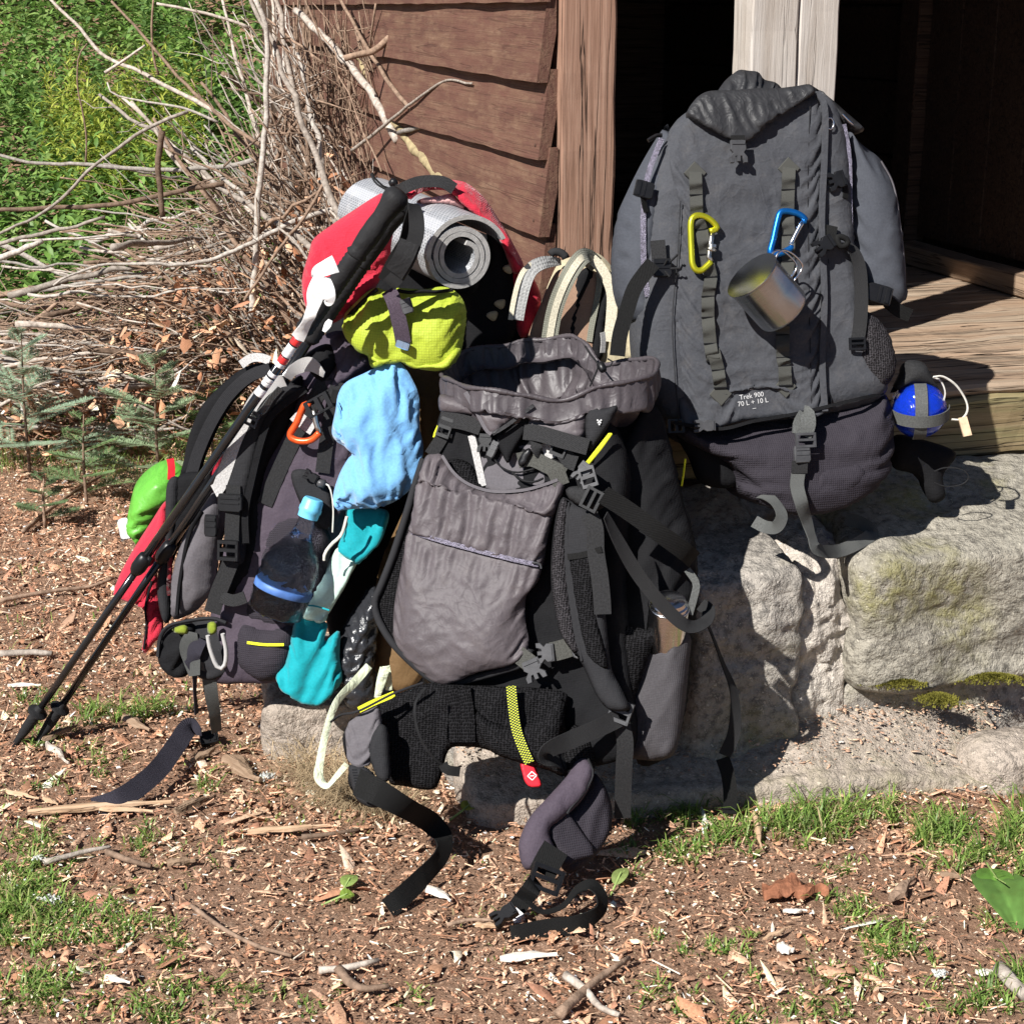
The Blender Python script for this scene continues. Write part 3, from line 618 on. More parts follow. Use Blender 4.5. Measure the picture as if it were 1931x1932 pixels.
# ------------------------------------------------------------------ wood-chip litter (nobody could count it)
def chips(n, P, size, elong, cols, th=.2, tilt=.35, rng=RNG):
    """flat irregular five-sided chips; P (n,3) centres"""
    k = 5; a = np.sort(rng.random((n, k)) * .9 + np.arange(k)) / k * 2 * math.pi; rad = .35 + .8 * rng.random((n, k))
    L = size[:, None]; x = np.cos(a) * rad * L * elong[:, None]; y = np.sin(a) * rad * L
    yaw = rng.random(n) * 6.283; t1 = rng.normal(size=n) * tilt; t2 = rng.normal(size=n) * tilt
    X = np.stack([np.cos(yaw), np.sin(yaw), np.tan(t1)], -1); Yv = np.stack([-np.sin(yaw), np.cos(yaw), np.tan(t2)], -1)
    X /= np.linalg.norm(X, axis=1)[:, None]; Yv /= np.linalg.norm(Yv, axis=1)[:, None]
    top = P[:, None] + x[..., None] * X[:, None] + y[..., None] * Yv[:, None]; top[..., 2] += rng.normal(size=(n, k)) * size[:, None] * .08
    t = (size * th)[:, None]; mid = top.mean(1, keepdims=True); bot = mid + (top - mid) * 1.12; bot[..., 2] -= t
    V = np.concatenate([top, bot], 1).reshape(-1, 3); b = np.arange(n)[:, None] * 2 * k
    F3 = np.stack([np.concatenate([b, b + i, b + i + 1], 1) for i in range(1, k - 1)], 1).reshape(-1, 3)
    S = []
    for i in range(k):
        j = (i + 1) % k; S += [np.concatenate([b + i, b + k + i, b + k + j], 1), np.concatenate([b + i, b + k + j, b + j], 1)]
    F = np.concatenate([F3] + S); return V, F, np.repeat(cols, 2 * k, 0)
PAL = np.array([(.52, .36, .25), (.44, .27, .18), (.34, .20, .125), (.24, .13, .08), (.60, .44, .31), (.66, .55, .44), (.38, .20, .12), (.30, .20, .14), (.16, .09, .055), (.72, .63, .54), (.46, .30, .21), (.28, .15, .10)])
PW = np.array([.13, .13, .13, .12, .10, .06, .10, .08, .06, .04, .08, .09]); PW = PW / PW.sum()
def pcol(n): return np.minimum(.85, PAL[RNG.choice(len(PAL), n, p=PW)] * (1.1 + .7 * RNG.random((n, 1))) * np.array([1.04, .97, .92]))
def spread(n, x0, x1, y0, y1): 
    x = x0 + (x1 - x0) * RNG.random(n); y = y0 + (y1 - y0) * RNG.random(n); return x, y
def in_cabin(x, y): 
    p = np.stack([x, y], -1) - C0[:2]; a = p @ CA[:2]; b = p @ CB[:2]; return (a > -.03) & (b > -.3)
def wedge(n, y0, y1, u=.50):
    y = np.sqrt(y0 ** 2 + (y1 ** 2 - y0 ** 2) * RNG.random(n)); x = y * u * (2 * RNG.random(n) - 1); k = ~in_cabin(x, y); return x[k], y[k]
x, y = wedge(52000, 1.9, 6.3); dens = fbm(np.stack([x * 2.2, y * 2.2, x * 0 + 2], -1), 3)
keep = (dens + RNG.normal(size=len(x)) * .35 > -.2); x, y = x[keep], y[keep]; n = len(x)
sz = .0022 + .0028 * RNG.random(n) + .011 * RNG.random(n) ** 8
V, F, C = chips(n, np.stack([x, y, gz(x, y) + .005 + .005 * RNG.random(n)], -1), sz, 1 + 3.0 * RNG.random(n) ** 1.5, pcol(n), .14, .45)
x, y = wedge(205000, 1.9, 5.9); n = len(x); P = np.stack([x, y, gz(x, y) + .006 + .007 * RNG.random(n)], -1); s_ = (.0009 + .0022 * RNG.random(n) ** 2)[:, None]; D1 = RNG.normal(size=(n, 3)) * [1, 1, .45]; D2 = np.cross(D1, RNG.normal(size=(n, 3)) * [.3, .3, 1]); D1 *= s_ * 1.5 / np.linalg.norm(D1, axis=1)[:, None]; D2 *= s_ * .8 / np.linalg.norm(D2, axis=1)[:, None]
Vt = np.stack([P - D1 - D2, P + D1 - D2 * .5, P + D1 * .7 + D2, P - D1 * .6 + D2 * .8], 1).reshape(-1, 3); b4 = np.arange(n)[:, None] * 4; Ft = np.concatenate([b4 + np.array([[0, 1, 2]]), b4 + np.array([[0, 2, 3]])])
obj('bark_crumb_litter', Vt, Ft, M['litter'], smooth=False, col=np.repeat(pcol(n) * 1.05, 4, 0), kind='stuff', label='fine tan bark crumbs covering the ground', cat='bark crumbs')
# chips and crumbs lying on the dusty step slab
x2, y2 = spread(9000, S1[0] - .45, S1[0] + .6, S1[1] - .03, S1[1] + .28); n2 = len(x2)
yl = (y2 - S1[1]) - (x2 - S1[0]) * math.tan(R(9)); ok = (yl > .0) & (RNG.random(n2) < .25 + .75 * sst(.0, .2, yl)); x2, y2, yl = x2[ok], y2[ok], yl[ok]; n2 = len(x2)
V2, F2, C2 = chips(n2, np.stack([x2, y2, np.full(n2, .057) + .42 * np.clip(yl, 0, .24) - .03 * sst(.3, .6, x2 - S1[0])], -1), .0009 + .0014 * RNG.random(n2) + .004 * RNG.random(n2) ** 10, 1 + 1.5 * RNG.random(n2), pcol(n2) * .5 + np.array([.23, .175, .13]), .3, .2)
obj('wood_chip_litter', np.concatenate([V, V2]), np.concatenate([F, F2 + len(V)]), M['litter'], smooth=False, col=np.concatenate([C, C2]), kind='stuff', label='brown wood chips and bark crumbs strewn over the bare ground', cat='wood chips')
# fine splinters, needles and stalks
x, y = wedge(18000, 1.95, 6.0); n = len(x)
L = .006 + .012 * RNG.random(n) + .03 * RNG.random(n) ** 8; a = RNG.random(n) * 6.283; w = .0006 + .0011 * RNG.random(n)
z = gz(x, y) + .009 + .005 * RNG.random(n); dz = RNG.normal(size=n) * .18 * L
D = np.stack([np.cos(a) * L, np.sin(a) * L, dz], -1) / 2; S = np.stack([-np.sin(a) * w, np.cos(a) * w, 0 * a], -1); U = np.stack([0 * a, 0 * a, w * 1.3], -1); c0 = np.stack([x, y, z], -1)
V = np.stack([c0 - D - S, c0 - D + S, c0 - D + U, c0 + D - S, c0 + D + S, c0 + D + U], 1).reshape(-1, 3); b = np.arange(n)[:, None] * 6
F = np.concatenate([b + np.array([[0, 3, 5, 2]]), b + np.array([[1, 2, 5, 4]]), b + np.array([[0, 1, 4, 3]])])
obj('splinter_litter', V, F, M['litter'], smooth=False, col=np.repeat(pcol(n) * 1.15, 6, 0), kind='stuff', label='thin pale splinters and stalks scattered on the ground', cat='splinters')
# ------------------------------------------------------------------ grass
def blades(P, h, lean, w, cols, bendf=.6):
    n = len(P); a = RNG.random(n) * 6.283; d = np.stack([np.cos(a), np.sin(a), 0 * a], -1); s = np.stack([-np.sin(a), np.cos(a), 0 * a], -1) * w[:, None]
    l = (lean * h)[:, None]; up = np.array([0, 0, 1.0])
    p1 = P + d * l * .25 + up * (h * .5)[:, None]; p2 = P + d * l * .65 + up * (h * .85)[:, None]; p3 = P + d * l * 1.15 + up * (h * (1.0 - .35 * lean * bendf))[:, None]
    V = np.stack([P - s, P + s, p1 - s * .9, p1 + s * .9, p2 - s * .6, p2 + s * .6, p3], 1).reshape(-1, 3); b = np.arange(n)[:, None] * 7
    F = np.concatenate([np.concatenate([b + np.array([[0, 1, 3]]), b + np.array([[0, 3, 2]]), b + np.array([[2, 3, 5]]), b + np.array([[2, 5, 4]]), b + np.array([[4, 5, 6]])])]); return V, F, np.repeat(cols, 7, 0)
GP = np.array([(.10, .20, .030), (.14, .25, .040), (.19, .29, .055), (.075, .15, .025), (.24, .30, .085), (.33, .29, .13)])
def gcol(n, p=(.25, .27, .2, .14, .1, .04)): return GP[RNG.choice(6, n, p=p)] * np.array([1.5, 1.32, 1.7]) * (.8 + .4 * RNG.random((n, 1)))
# tufts measured on the photo: x y radius-x radius-y (picture units) blades height
TUFT = [(60, 1650, 100, 70, 900, .030), (110, 1730, 150, 60, 1000, .028), (30, 1740, 60, 60, 500, .035), (240, 1760, 110, 40, 420, .022), (60, 1870, 120, 60, 620, .024), (330, 1880, 130, 50, 480, .022),
        (200, 1850, 180, 70, 380, .018), (520, 1880, 140, 45, 240, .016), (280, 1350, 60, 22, 420, .035), (180, 1360, 80, 25, 260, .03), (60, 1330, 60, 20, 200, .03), (120, 1400, 80, 25, 160, .025), (210, 1450, 70, 25, 130, .02), (90, 1490, 90, 25, 130, .02), (390, 1480, 30, 16, 90, .03), (270, 1590, 60, 25, 130, .02), (120, 1590, 80, 25, 190, .022),
        (1300, 1540, 60, 30, 420, .040), (1360, 1580, 80, 40, 420, .030), (1290, 1610, 60, 30, 260, .026), (1480, 1560, 110, 32, 640, .040), (1570, 1560, 70, 30, 420, .045), (1640, 1540, 60, 30, 380, .035), (1760, 1580, 70, 42, 640, .045), (1820, 1640, 60, 30, 360, .032), (1915, 1570, 40, 50, 420, .05), (1890, 1650, 50, 30, 260, .03),
        (1600, 1720, 50, 22, 200, .026), (1660, 1770, 70, 28, 260, .026), (1700, 1800, 60, 30, 280, .03), (1610, 1840, 80, 40, 200, .02), (1380, 1810, 60, 40, 200, .024), (1250, 1790, 50, 26, 110, .02), (1270, 1900, 60, 26, 140, .022), (1400, 1930, 80, 26, 160, .022), (1840, 1900, 70, 35, 260, .03), (1915, 1850, 40, 40, 260, .04), (1540, 1900, 80, 30, 160, .02), (1200, 1620, 30, 40, 130, .028), (1210, 1560, 30, 20, 110, .03), (1870, 1760, 50, 20, 70, .03), (1600, 1640, 60, 20, 100, .02), (780, 1870, 60, 30, 30, .014)]
Ps, Hs, Cs = [], [], []
for (tx, ty, rx, ry, nb, h) in TUFT:
    k = max(3, nb // 16); u = RNG.normal(size=(k, 2)) * .5; cen = np.array([G(tx + a * rx, ty + b * ry) for a, b in u]); cl = fbm(np.stack([cen[:, 0] * 20, cen[:, 1] * 20, 0 * u[:, 0]], -1), 2); cen = cen[cl > -.25]
    for c in cen:
        m = int(5 + 13 * random.random()); o_ = RNG.normal(size=(m, 2)) * .0065; p = np.stack([c[0] + o_[:, 0], c[1] + o_[:, 1], 0 * o_[:, 0]], -1); p[:, 2] = gz(p[:, 0], p[:, 1]) - .002
        Ps.append(p); Hs.append(h * (.5 + .7 * random.random()) * (.45 + .75 * RNG.random(m))); Cs.append(gcol(m) * (.8 + .4 * random.random()))
def ground_grass(n, x0, x1, y0, y1, h, thr):
    x, y = spread(n, x0, x1, y0, y1); f = fbm(np.stack([x * 3.1, y * 3.1, 0 * x + 8], -1), 3) + .5 * fbm(np.stack([x * 16, y * 16, 0 * x], -1), 2); k = (f > thr) & ~in_cabin(x, y); x, y = x[k], y[k]
    Ps.append(np.stack([x, y, gz(x, y) - .002], -1)); Hs.append(h * (.4 + .8 * RNG.random(len(x)))); Cs.append(gcol(len(x), (.2, .22, .2, .12, .16, .10)))
ground_grass(3200, -1.3, -.25, 2.0, 3.1, .016, .2); ground_grass(1800, -.3, 1.2, 1.95, 2.6, .014, .2); ground_grass(3500, -2.2, -.5, 3.0, 5.4, .025, .22)
ground_grass(26000, -5, -.9, 5.0, 7.2, .06, -.25); ground_grass(2500, .9, 2.2, 1.95, 3.2, .02, .15)
P = np.concatenate(Ps); H = np.concatenate(Hs); C = np.concatenate(Cs); n = len(P)
V, F, CC = blades(P, H, .5 + 1.0 * RNG.random(n), .0008 + .0012 * RNG.random(n), C); obj('grass', V, F, M['grass'], col=CC, kind='stuff', label='short bright grass growing in tufts through the wood chips', cat='grass')
# dry root fibres at the slab's corner
n = 1500; u = RNG.normal(size=(n, 2)) * .5; P = np.array([G(655 + a * 95 + b * 30, 1505 + b * 34 + a * 25) for a, b in u]); P[:, 2] = gz(P[:, 0], P[:, 1]) - .002 + .035 * np.clip((P[:, 1] - 2.83) * 5, 0, 1)
V, F, CC = blades(P, .035 + .03 * RNG.random(n), 1.2 + .8 * RNG.random(n), np.full(n, .0006), np.array([(.50, .38, .23)]) * (.6 + .6 * RNG.random((n, 1)))); obj('dry_root_fibres', V, F, M['litter'], col=CC, kind='stuff', label='dry straw-coloured root fibres beside the short slab', cat='dry roots')
# ------------------------------------------------------------------ undergrowth on the slope
def leaf_mesh(bases, dirs, ups, L, w, cols, fold=.25):
    """pointed leaves: bases (n,3), direction, up; six faces each"""
    n = len(bases); dirs = dirs / np.linalg.norm(dirs, axis=1)[:, None]; s = np.cross(dirs, ups); s /= np.linalg.norm(s, axis=1)[:, None] + 1e-9; nn = np.cross(s, dirs)
    L = L[:, None]; w = w[:, None]; d = dirs
    A = bases; m1 = A + d * L * .35 + nn * L * .06; m2 = A + d * L * .7 + nn * L * .03; tip = A + d * L - nn * L * .10
    V = np.stack([A, m1, m1 + s * w + nn * w * fold, m1 - s * w + nn * w * fold, m2, m2 + s * w * .7 + nn * w * fold * .7, m2 - s * w * .7 + nn * w * fold * .7, tip], 1).reshape(-1, 3); b = np.arange(n)[:, None] * 8
    F = np.concatenate([b + np.array([f]) for f in ((0, 2, 1), (0, 1, 3), (1, 2, 5), (1, 5, 4), (1, 4, 6), (1, 6, 3), (4, 5, 7), (4, 7, 6))]); return V, F, np.repeat(cols, 8, 0)
def undergrowth(name, spots, stem_h, nleaf, L, w, pal, label, droop=.2, whorl=False):
    B, D, U, LL, WW, CC, SV, SF = [], [], [], [], [], [], [], []
    for (x, y) in spots:
        z = gzf(x, y); h = stem_h * (.5 + .8 * random.random()); a0 = random.random() * 6.28; lx, ly = random.gauss(0, .18) * h, random.gauss(0, .18) * h; c0 = pal[random.randrange(len(pal))]
        for i in range(nleaf):
            t = .25 + .75 * (i + random.random()) / nleaf; a = a0 + i * 2.4 + random.random() * .5; el = .75 * (1 - t) * .5 + .25 - droop + random.gauss(0, .25) + (.5 if t > .85 else 0)
            B.append((x + lx * t, y + ly * t, z + h * t)); D.append((math.cos(a) * math.cos(el), math.sin(a) * math.cos(el), math.sin(el))); U.append((random.gauss(0, .25), random.gauss(0, .25), 1))
            f = (1.15 - .6 * t) * (.7 + .6 * random.random()); LL.append(L * f); WW.append(w * f); CC.append(np.array(c0) * (1.0 + .8 * random.random()) * np.array([1.08, .98, 1.25]))
    V, F, C = leaf_mesh(np.array(B), np.array(D), np.array(U), np.array(LL), np.array(WW), np.array(CC)); obj(name, V, F, M['leaf'], col=C, kind='stuff', smooth=False, label=label, cat='undergrowth')
def slope_spots(n, px0, px1, y0, y1, dens=None):
    out = []
    while len(out) < n:
        Y = y0 + (y1 - y0) * random.random(); px = px0 + (px1 - px0) * random.random(); X = (px - 965.5) / FPX * Y * 1.0
        if dens is None or dens(px, Y) > random.random(): out.append((X, Y))
    return out
undergrowth('leafy_undergrowth', slope_spots(2300, -850, 700, 6.6, 11.5), .38, 14, .105, .017, [(.11, .22, .035), (.14, .26, .05), (.09, .18, .04), (.17, .27, .06)], 'lush green narrow-leaved plants covering the slope behind the brush')
undergrowth('broadleaf_undergrowth', slope_spots(640, -850, 700, 6.5, 11), .26, 10, .07, .022, [(.16, .27, .05), (.20, .30, .06), (.12, .22, .05)], 'broad-leaved green plants low on the slope')
undergrowth('low_herbs', slope_spots(850, -850, 560, 5.6, 7.2), .07, 9, .05, .010, [(.10, .20, .04), (.15, .25, .05), (.2, .28, .08)], 'low green herbs among grass left of the brush')
# yellow-green fern-like clump near the top of the slope
undergrowth('fern_clump', [(x, y) for x, y in [((px - 965) / FPX * Y, Y) for px, Y in [(120 + 260 * random.random(), 7.9 + 1.2 * random.random()) for _ in range(150)]]], .45, 26, .10, .008, [(.26, .33, .04), (.30, .35, .05), (.21, .30, .04)], 'yellow-green feathery fern clump at the top of the slope', .05)
# dense far vegetation, hedge of leaves higher up the slope so no bare hill shows
undergrowth('hillside_thicket', slope_spots(420, -500, 1200, 11, 16), .9, 30, .16, .035, [(.07, .15, .03), (.10, .19, .04), (.13, .22, .05)], 'dense green thicket higher on the slope')
# ------------------------------------------------------------------ small fir seedlings
def fir(name, px, py, Y, h, nb, label, base=(.16, .24, .15)):
    P0 = W(px, py, Y); P0 = np.array([P0[0], P0[1], gzf(P0[0], P0[1])]); t = thing(name, label, 'fir seedling', P0, 'fir seedlings in front of the brush')
    V, F = tube([P0, P0 + (0, 0, h * .5), P0 + (.01, 0, h)], [.006, .004, .0015], 6, .03); obj('stem', V, F, M['bark_brown'], t)
    B, D, U, LL, WW, CC = [], [], [], [], [], []; tw = []
    for i in range(nb):
        f = (i + .5) / nb; z = h * (.1 + .88 * f); a = i * 2.4 + random.random(); L = (.30 * (1 - f) + .06) * h * 2.0 * (.7 + .5 * random.random()); el = .12 + .5 * f
        d = np.array([math.cos(a) * math.cos(el), math.sin(a) * math.cos(el), math.sin(el)]); s = np.cross(d, [0, 0, 1]); s = unit(s); b0 = P0 + (0, 0, z); subs = [(b0, d, L)]
        for k in range(4):
            q0 = b0 + d * L * (.25 + .17 * k)
            for sg in (-1, 1): subs.append((q0, unit(d * .75 + s * sg * .7), L * (.5 - .09 * k)))
        for (q0, dd, l) in subs:
            tw.append(tube([q0, q0 + dd * l], [.0016, .0008], 4, l / 2)); ss = unit(np.cross(dd, [0, 0, 1])); m = int(l / .0035)
            for j in range(m):
                for sg in (-1, 1):
                    B.append(q0 + dd * l * (j + random.random()) / m); D.append(unit(dd * .5 + ss * sg * (1 + .2 * random.random()) + np.array([0, 0, .2 + .25 * random.random()]))); U.append((0, 0, 1)); LL.append(.016 + .006 * random.random()); WW.append(.0014); CC.append(np.array(base) * (.7 + .7 * random.random()))
    V, F, C = leaf_mesh(np.array(B), np.array(D), np.array(U), np.array(LL), np.array(WW), np.array(CC)); obj('needles', V, F, M['leaf'], t, col=C, smooth=False)
    V, F = join(tw); obj('twigs', V, F, M['bark_brown'], t)
fir('fir_seedling', 40, 690, 5.0, .46, 16, 'pale bluish fir seedling at the left edge of the photo', (.34, .46, .32))
fir('fir_seedling', 150, 760, 4.7, .27, 10, 'low fir seedling left of the brush foot', (.20, .30, .13))
fir('fir_seedling', 290, 735, 4.8, .42, 16, 'grey-green fir seedling in front of the middle of the brush', (.30, .40, .24))
fir('fir_seedling', 395, 720, 4.9, .30, 11, 'dark green fir seedling beside the upright stick', (.17, .28, .10))
fir('fir_seedling', 70, 800, 4.5, .16, 8, 'tiny fir seedling nearest the bare ground', (.14, .21, .10))
# ------------------------------------------------------------------ brush heap
def wig(P, amp, seed, n=9):
    C = crom(P, n=n); k = np.arange(n); a = np.stack([perlin(np.stack([k * .55, np.full(n, seed * 3.3 + i * 7), np.zeros(n)], -1)) for i in range(3)], -1); w = np.sin(np.linspace(0, math.pi, n)) ** .5
    return C + amp * a * w[:, None]
heap0 = W(480, 700, 5.6); heap0[2] = 0
heap = thing('brush_heap', 'heap of dry grey branches and twigs piled against the clapboard wall', 'brush heap', heap0)
def heap_pt(px, Y, lift): 
    X = (px - 965.5) / FPX * Y; return np.array([X, Y, gzf(X, Y) + lift])
MB = [M['bark_grey'], M['bark_brown'], M['bark_brown'], M['bark_grey'], M['bark_pale']]
def heap_h(px): return .30 + .50 * sst(0, 450, px) + .55 * sst(420, 700, px)
def wall_lim(px, Y): return True
for i in range(290):
    px = random.uniform(-40, 820); Y = random.uniform(5.2, 6.6); hh = heap_h(px) * random.random() ** .8
    c = heap_pt(px, Y, .03 + hh); a = random.gauss(0, .45); L = random.uniform(.3, 1.1)
    el = random.gauss(0.0, .2); d = np.array([math.cos(a) * math.cos(el), math.sin(a) * .6, math.sin(el)])
    if px > 400 and random.random() < .8: el = random.gauss(.75, .28); d = np.array([-math.cos(el), random.gauss(.15, .3), math.sin(el)]); L = random.uniform(.4, 1.2)
    p0, p1 = c - d * L / 2, c + d * L / 2
    for p in (p0, p1):
        p[2] = max(p[2], gzf(p[0], p[1]) + .01); b = (p - C0) @ CA
        if b > -.08: p -= CA * (b + .08 + .1 * random.random())
    r0 = random.choice([.003, .0035, .004, .005, .006, .008, .012]); V, F = tube(wig(np.array([p0, (p0 + p1) / 2, p1]), .03 * L, i, 14), np.linspace(r0, r0 * .45, 14), 6, .05)
    obj('branch', V, F, MB[i % 5], heap)
    if r0 > .004:
        tw = []
        for j in range(random.randint(1, 3)):
            t = random.uniform(.3, .95); q0 = p0 + (p1 - p0) * t; dd = unit(d + np.array([random.gauss(0, .6), random.gauss(0, .5), random.gauss(.1, .6)])); l = random.uniform(.08, .3)
            q1 = q0 + dd * l; b = (q1 - C0) @ CA
            if b > -.05: q1 -= CA * (b + .05)
            tw.append(tube(wig(np.array([q0, (q0 + q1) / 2, q1]), .02, i + j * 7, 6), np.linspace(.0025, .001, 6), 5, .04))
        for V, F in tw: obj('side_twig', V, F, MB[i % 5], heap)
# branches leaning across the lower siding, in front of the wall
def wall_y(px):
    k = (px - 965.5) / FPX; s_ = (C0[0] - k * 3.6) / (.284 + .959 * k) if abs(.284 + .959 * k) > 1e-6 else 9; return 3.6 + .959 * s_
for i in range(75):
    px = random.uniform(560, 830); Y = min(wall_y(px), 6.3) - random.uniform(.06, .45); X = (px - 965.5) / FPX * Y; c = np.array([X, Y, random.uniform(.25, 1.15) * (1.05 - .5 * sst(600, 830, px))]); el = random.gauss(.8, .3); L = random.uniform(.25, .9)
    d = np.array([-math.cos(el), random.gauss(.35, .3), math.sin(el)]) if random.random() < .75 else np.array([random.gauss(0, .7), random.gauss(.1, .4), random.gauss(.5, .4)]); d = unit(d); p0, p1 = c - d * L / 2, c + d * L / 2
    for p in (p0, p1):
        p[2] = max(p[2], .05); b = (p - C0) @ CA
        if b > -.07: p -= CA * (b + .07)
    r0 = random.choice([.002, .003, .003, .004, .006, .009]); V, F = tube(wig(np.array([p0, (p0 + p1) / 2, p1]), .05 * L, i + 900, 12), np.linspace(r0, r0 * .4, 12), 6, .05); obj('branch', V, F, MB[i % 5], heap)
# tangle of thin twigs and dead leaves: one mass
tw = []
for i in range(2600):
    px = random.uniform(-60, 840); Y = random.uniform(5.2, 6.5); c = heap_pt(px, Y, heap_h(px) * random.random()); L = random.uniform(.08, .4); a = random.gauss(-.2, .7); el = random.gauss(.0, .3) if px < 420 else random.gauss(-.6, .5)
    d = np.array([math.cos(a) * math.cos(el), math.sin(a), math.sin(el)]); p0, p1 = c - d * L / 2, c + d * L / 2; p0[2] = max(p0[2], gzf(p0[0], p0[1]) + .005); p1[2] = max(p1[2], gzf(p1[0], p1[1]) + .005)
    for p in (p0, p1):
        b = (p - C0) @ CA
        if b > -.05: p -= CA * (b + .05)
    r0 = random.uniform(.0012, .0035); tw.append(tube(wig(np.array([p0, (p0 + p1) / 2, p1]), .03 * L, i, 5), np.linspace(r0, r0 * .5, 5), 4, L / 4, smoothpath=False))
V, F = join(tw); o = obj('twig_tangle', V, F, M['bark_brown'], heap, kind='stuff')
n = 5200; px = RNG.random(n) * 900 - 60; Yl = 5.15 + 1.4 * RNG.random(n); X = (px - 965.5) / FPX * Yl; hh = np.array([heap_h(p) for p in px]) * RNG.random(n) * .75; b = (np.stack([X, Yl, 0 * X], -1) - C0) @ CA; k_ = b < -.06
P = np.stack([X, Yl, gz(X, Yl) + hh], -1)[k_]; n = len(P)
V, F, C = chips(n, P, .008 + .016 * RNG.random(n) ** 2, 1 + 1.6 * RNG.random(n), pcol(n) * np.array([1.0, .95, .9]), .08, .7); obj('dead_leaves', V, F, M['litter'], heap, smooth=False, col=C, kind='stuff')
# branches that stand out, each a thing of its own
def branch(pts, Y, r0, r1, mat, label, wob=.0):
    P = WP(pts, Y); P = crom(P, n=len(P) * 4); P = P + r0 * .5 * np.stack([perlin(P * 13 + i * 31) for i in range(3)], -1) + r0 * .5 * np.stack([perlin(P * 40 + i * 31) for i in range(3)], -1); n = len(P); r0 *= .85; r1 *= .85; V, F = tube(P, np.linspace(r0, r1, n), 8, .03); N = V - np.repeat(P[:1], len(V), 0)
    V = V + .12 * r0 * np.stack([perlin(V * 90 + i * 11) for i in range(3)], -1)
    obj('branch', V, F, mat, label=label, cat='branch', group='branches standing out of the brush heap')
g_ = M['bark_grey']; b_ = M['bark_brown']; pl_ = M['bark_pale']; ol_ = M['bark_olive']
branch(q('z1', 1440, -30, 1520, 150, 1522, 600, 1510, 800, 1490, 1000, 1465, 1300, 1460, 1500, 1435, 1830), 5.25, .009, .013, pl_, 'thin pale upright stick standing in the middle of the brush heap')
branch(q('z1', 270, -20, 450, 150, 600, 320, 800, 410, 1000, 520, 1200, 620, 1380, 760, 1500, 850), (5.9, 5.4), .006, .010, g_, 'long grey branch slanting down from the top left to the upright stick')
branch(q('z1', 640, 10, 850, 240, 1050, 470, 1300, 700, 1520, 850), (5.9, 5.35), .005, .008, b_, 'thin brown branch crossing above the brush heap')
branch(q('z1', 1080, 640, 850, 730, 650, 870, 480, 1000, 330, 1160, 150, 1270, -60, 1360), (5.4, 5.2), .007, .005, g_, 'grey bent branch reaching down to the left edge of the photo')
branch(q('z1', 925, 745, 898, 900, 915, 1050, 935, 1240), 5.2, .012, .010, b_, 'short broken stake sticking up left of the upright stick')
branch(q('z1', 2000, 1180, 1700, 1260, 1500, 1360, 1300, 1450, 1100, 1500, 900, 1510, 600, 1510, 450, 1560, 300, 1640), (5.3, 5.0), .011, .004, pl_, 'pale lichen-grey branch lying low across the front of the brush heap')
branch(q('z1', 900, 20, 1100, 60, 1300, 110, 1430, 160), 5.7, .005, .007, g_, 'grey twig arching near the top edge of the photo')
branch(q('z1', 615, 470, 650, 540, 830, 580, 1050, 620, 1250, 700), 5.5, .003, .006, pl_, 'thin pale hooked twig above the brush heap')
branch(q('z1', 1880, 990, 1750, 1230, 1600, 1420, 1500, 1560, 1400, 1720), (5.1, 4.95), .006, .005, b_, 'dark bare twig slanting in front of the upright stick')
branch(q('z2', 330, 300, 450, 530, 560, 720, 700, 900, 860, 1060), (5.5, 4.36), .016, .019, ol_, 'thick olive-barked limb leaning towards the cabin wall')
branch(q('z2', -20, 60, 120, 200, 260, 340, 400, 520, 560, 800), (5.8, 4.92), .013, .014, g_, 'thick grey limb in the densest part of the brush heap')
branch(q('z2', 225, -20, 330, 180, 480, 430, 640, 640), (5.5, 4.72), .006, .008, b_, 'reddish peeled branch rising to the top edge by the wall')
branch(q('z2', 545, 190, 430, 290, 250, 330), 5.0, .012, .011, b_, 'short thick brown stub against the clapboards')
branch(q('z2', 980, 480, 830, 465, 640, 590, 480, 720, 300, 860), (4.14, 5.2), .003, .007, g_, 'forked twig spreading over the clapboards')
branch(q('z2', 1025, 795, 900, 750, 820, 735, 690, 730, 560, 760), (4.08, 4.85), .006, .008, pl_, 'pale knobbly twig end jutting in front of the clapboards')
branch(q('z2', 770, 90, 760, 250, 700, 380, 560, 560), (4.5, 4.95), .002, .004, b_, 'fine branching twig rising in front of the upper clapboards')
branch(q('z1', 500, 250, 450, 330, 445, 500, 470, 620, 495, 780, 490, 940), 5.6, .003, .004, b_, 'thin crooked twig standing in the green plants')
branch(q('z1', 880, -20, 870, 130, 880, 330, 910, 430), 5.8, .004, .005, b_, 'thin dark sapling stem near the top edge')
branch(q('z1', 830, 260, 720, 340, 600, 415), 5.6, .004, .006, g_, 'short grey branch end pointing down left over the greenery')
branch(q('z1', -30, 880, 200, 930, 500, 940, 900, 970, 1300, 950, 1460, 910), (5.6, 5.4), .006, .010, pl_, 'long mottled branch lying level across the brush heap')
branch(q('z1', -30, 1200, 300, 1190, 700, 1160, 1000, 1100, 1280, 1050), (5.3, 5.3), .008, .010, b_, 'long brown branch lying level near the heap front')
branch(q('z1', -30, 1400, 250, 1330, 450, 1290, 600, 1240), 5.15, .008, .006, g_, 'dark grey branch end at the left edge below the heap')
branch(q('z1', -30, 1480, 130, 1430, 250, 1380), 5.1, .012, .009, pl_, 'pale thick branch stub at the left edge of the photo')
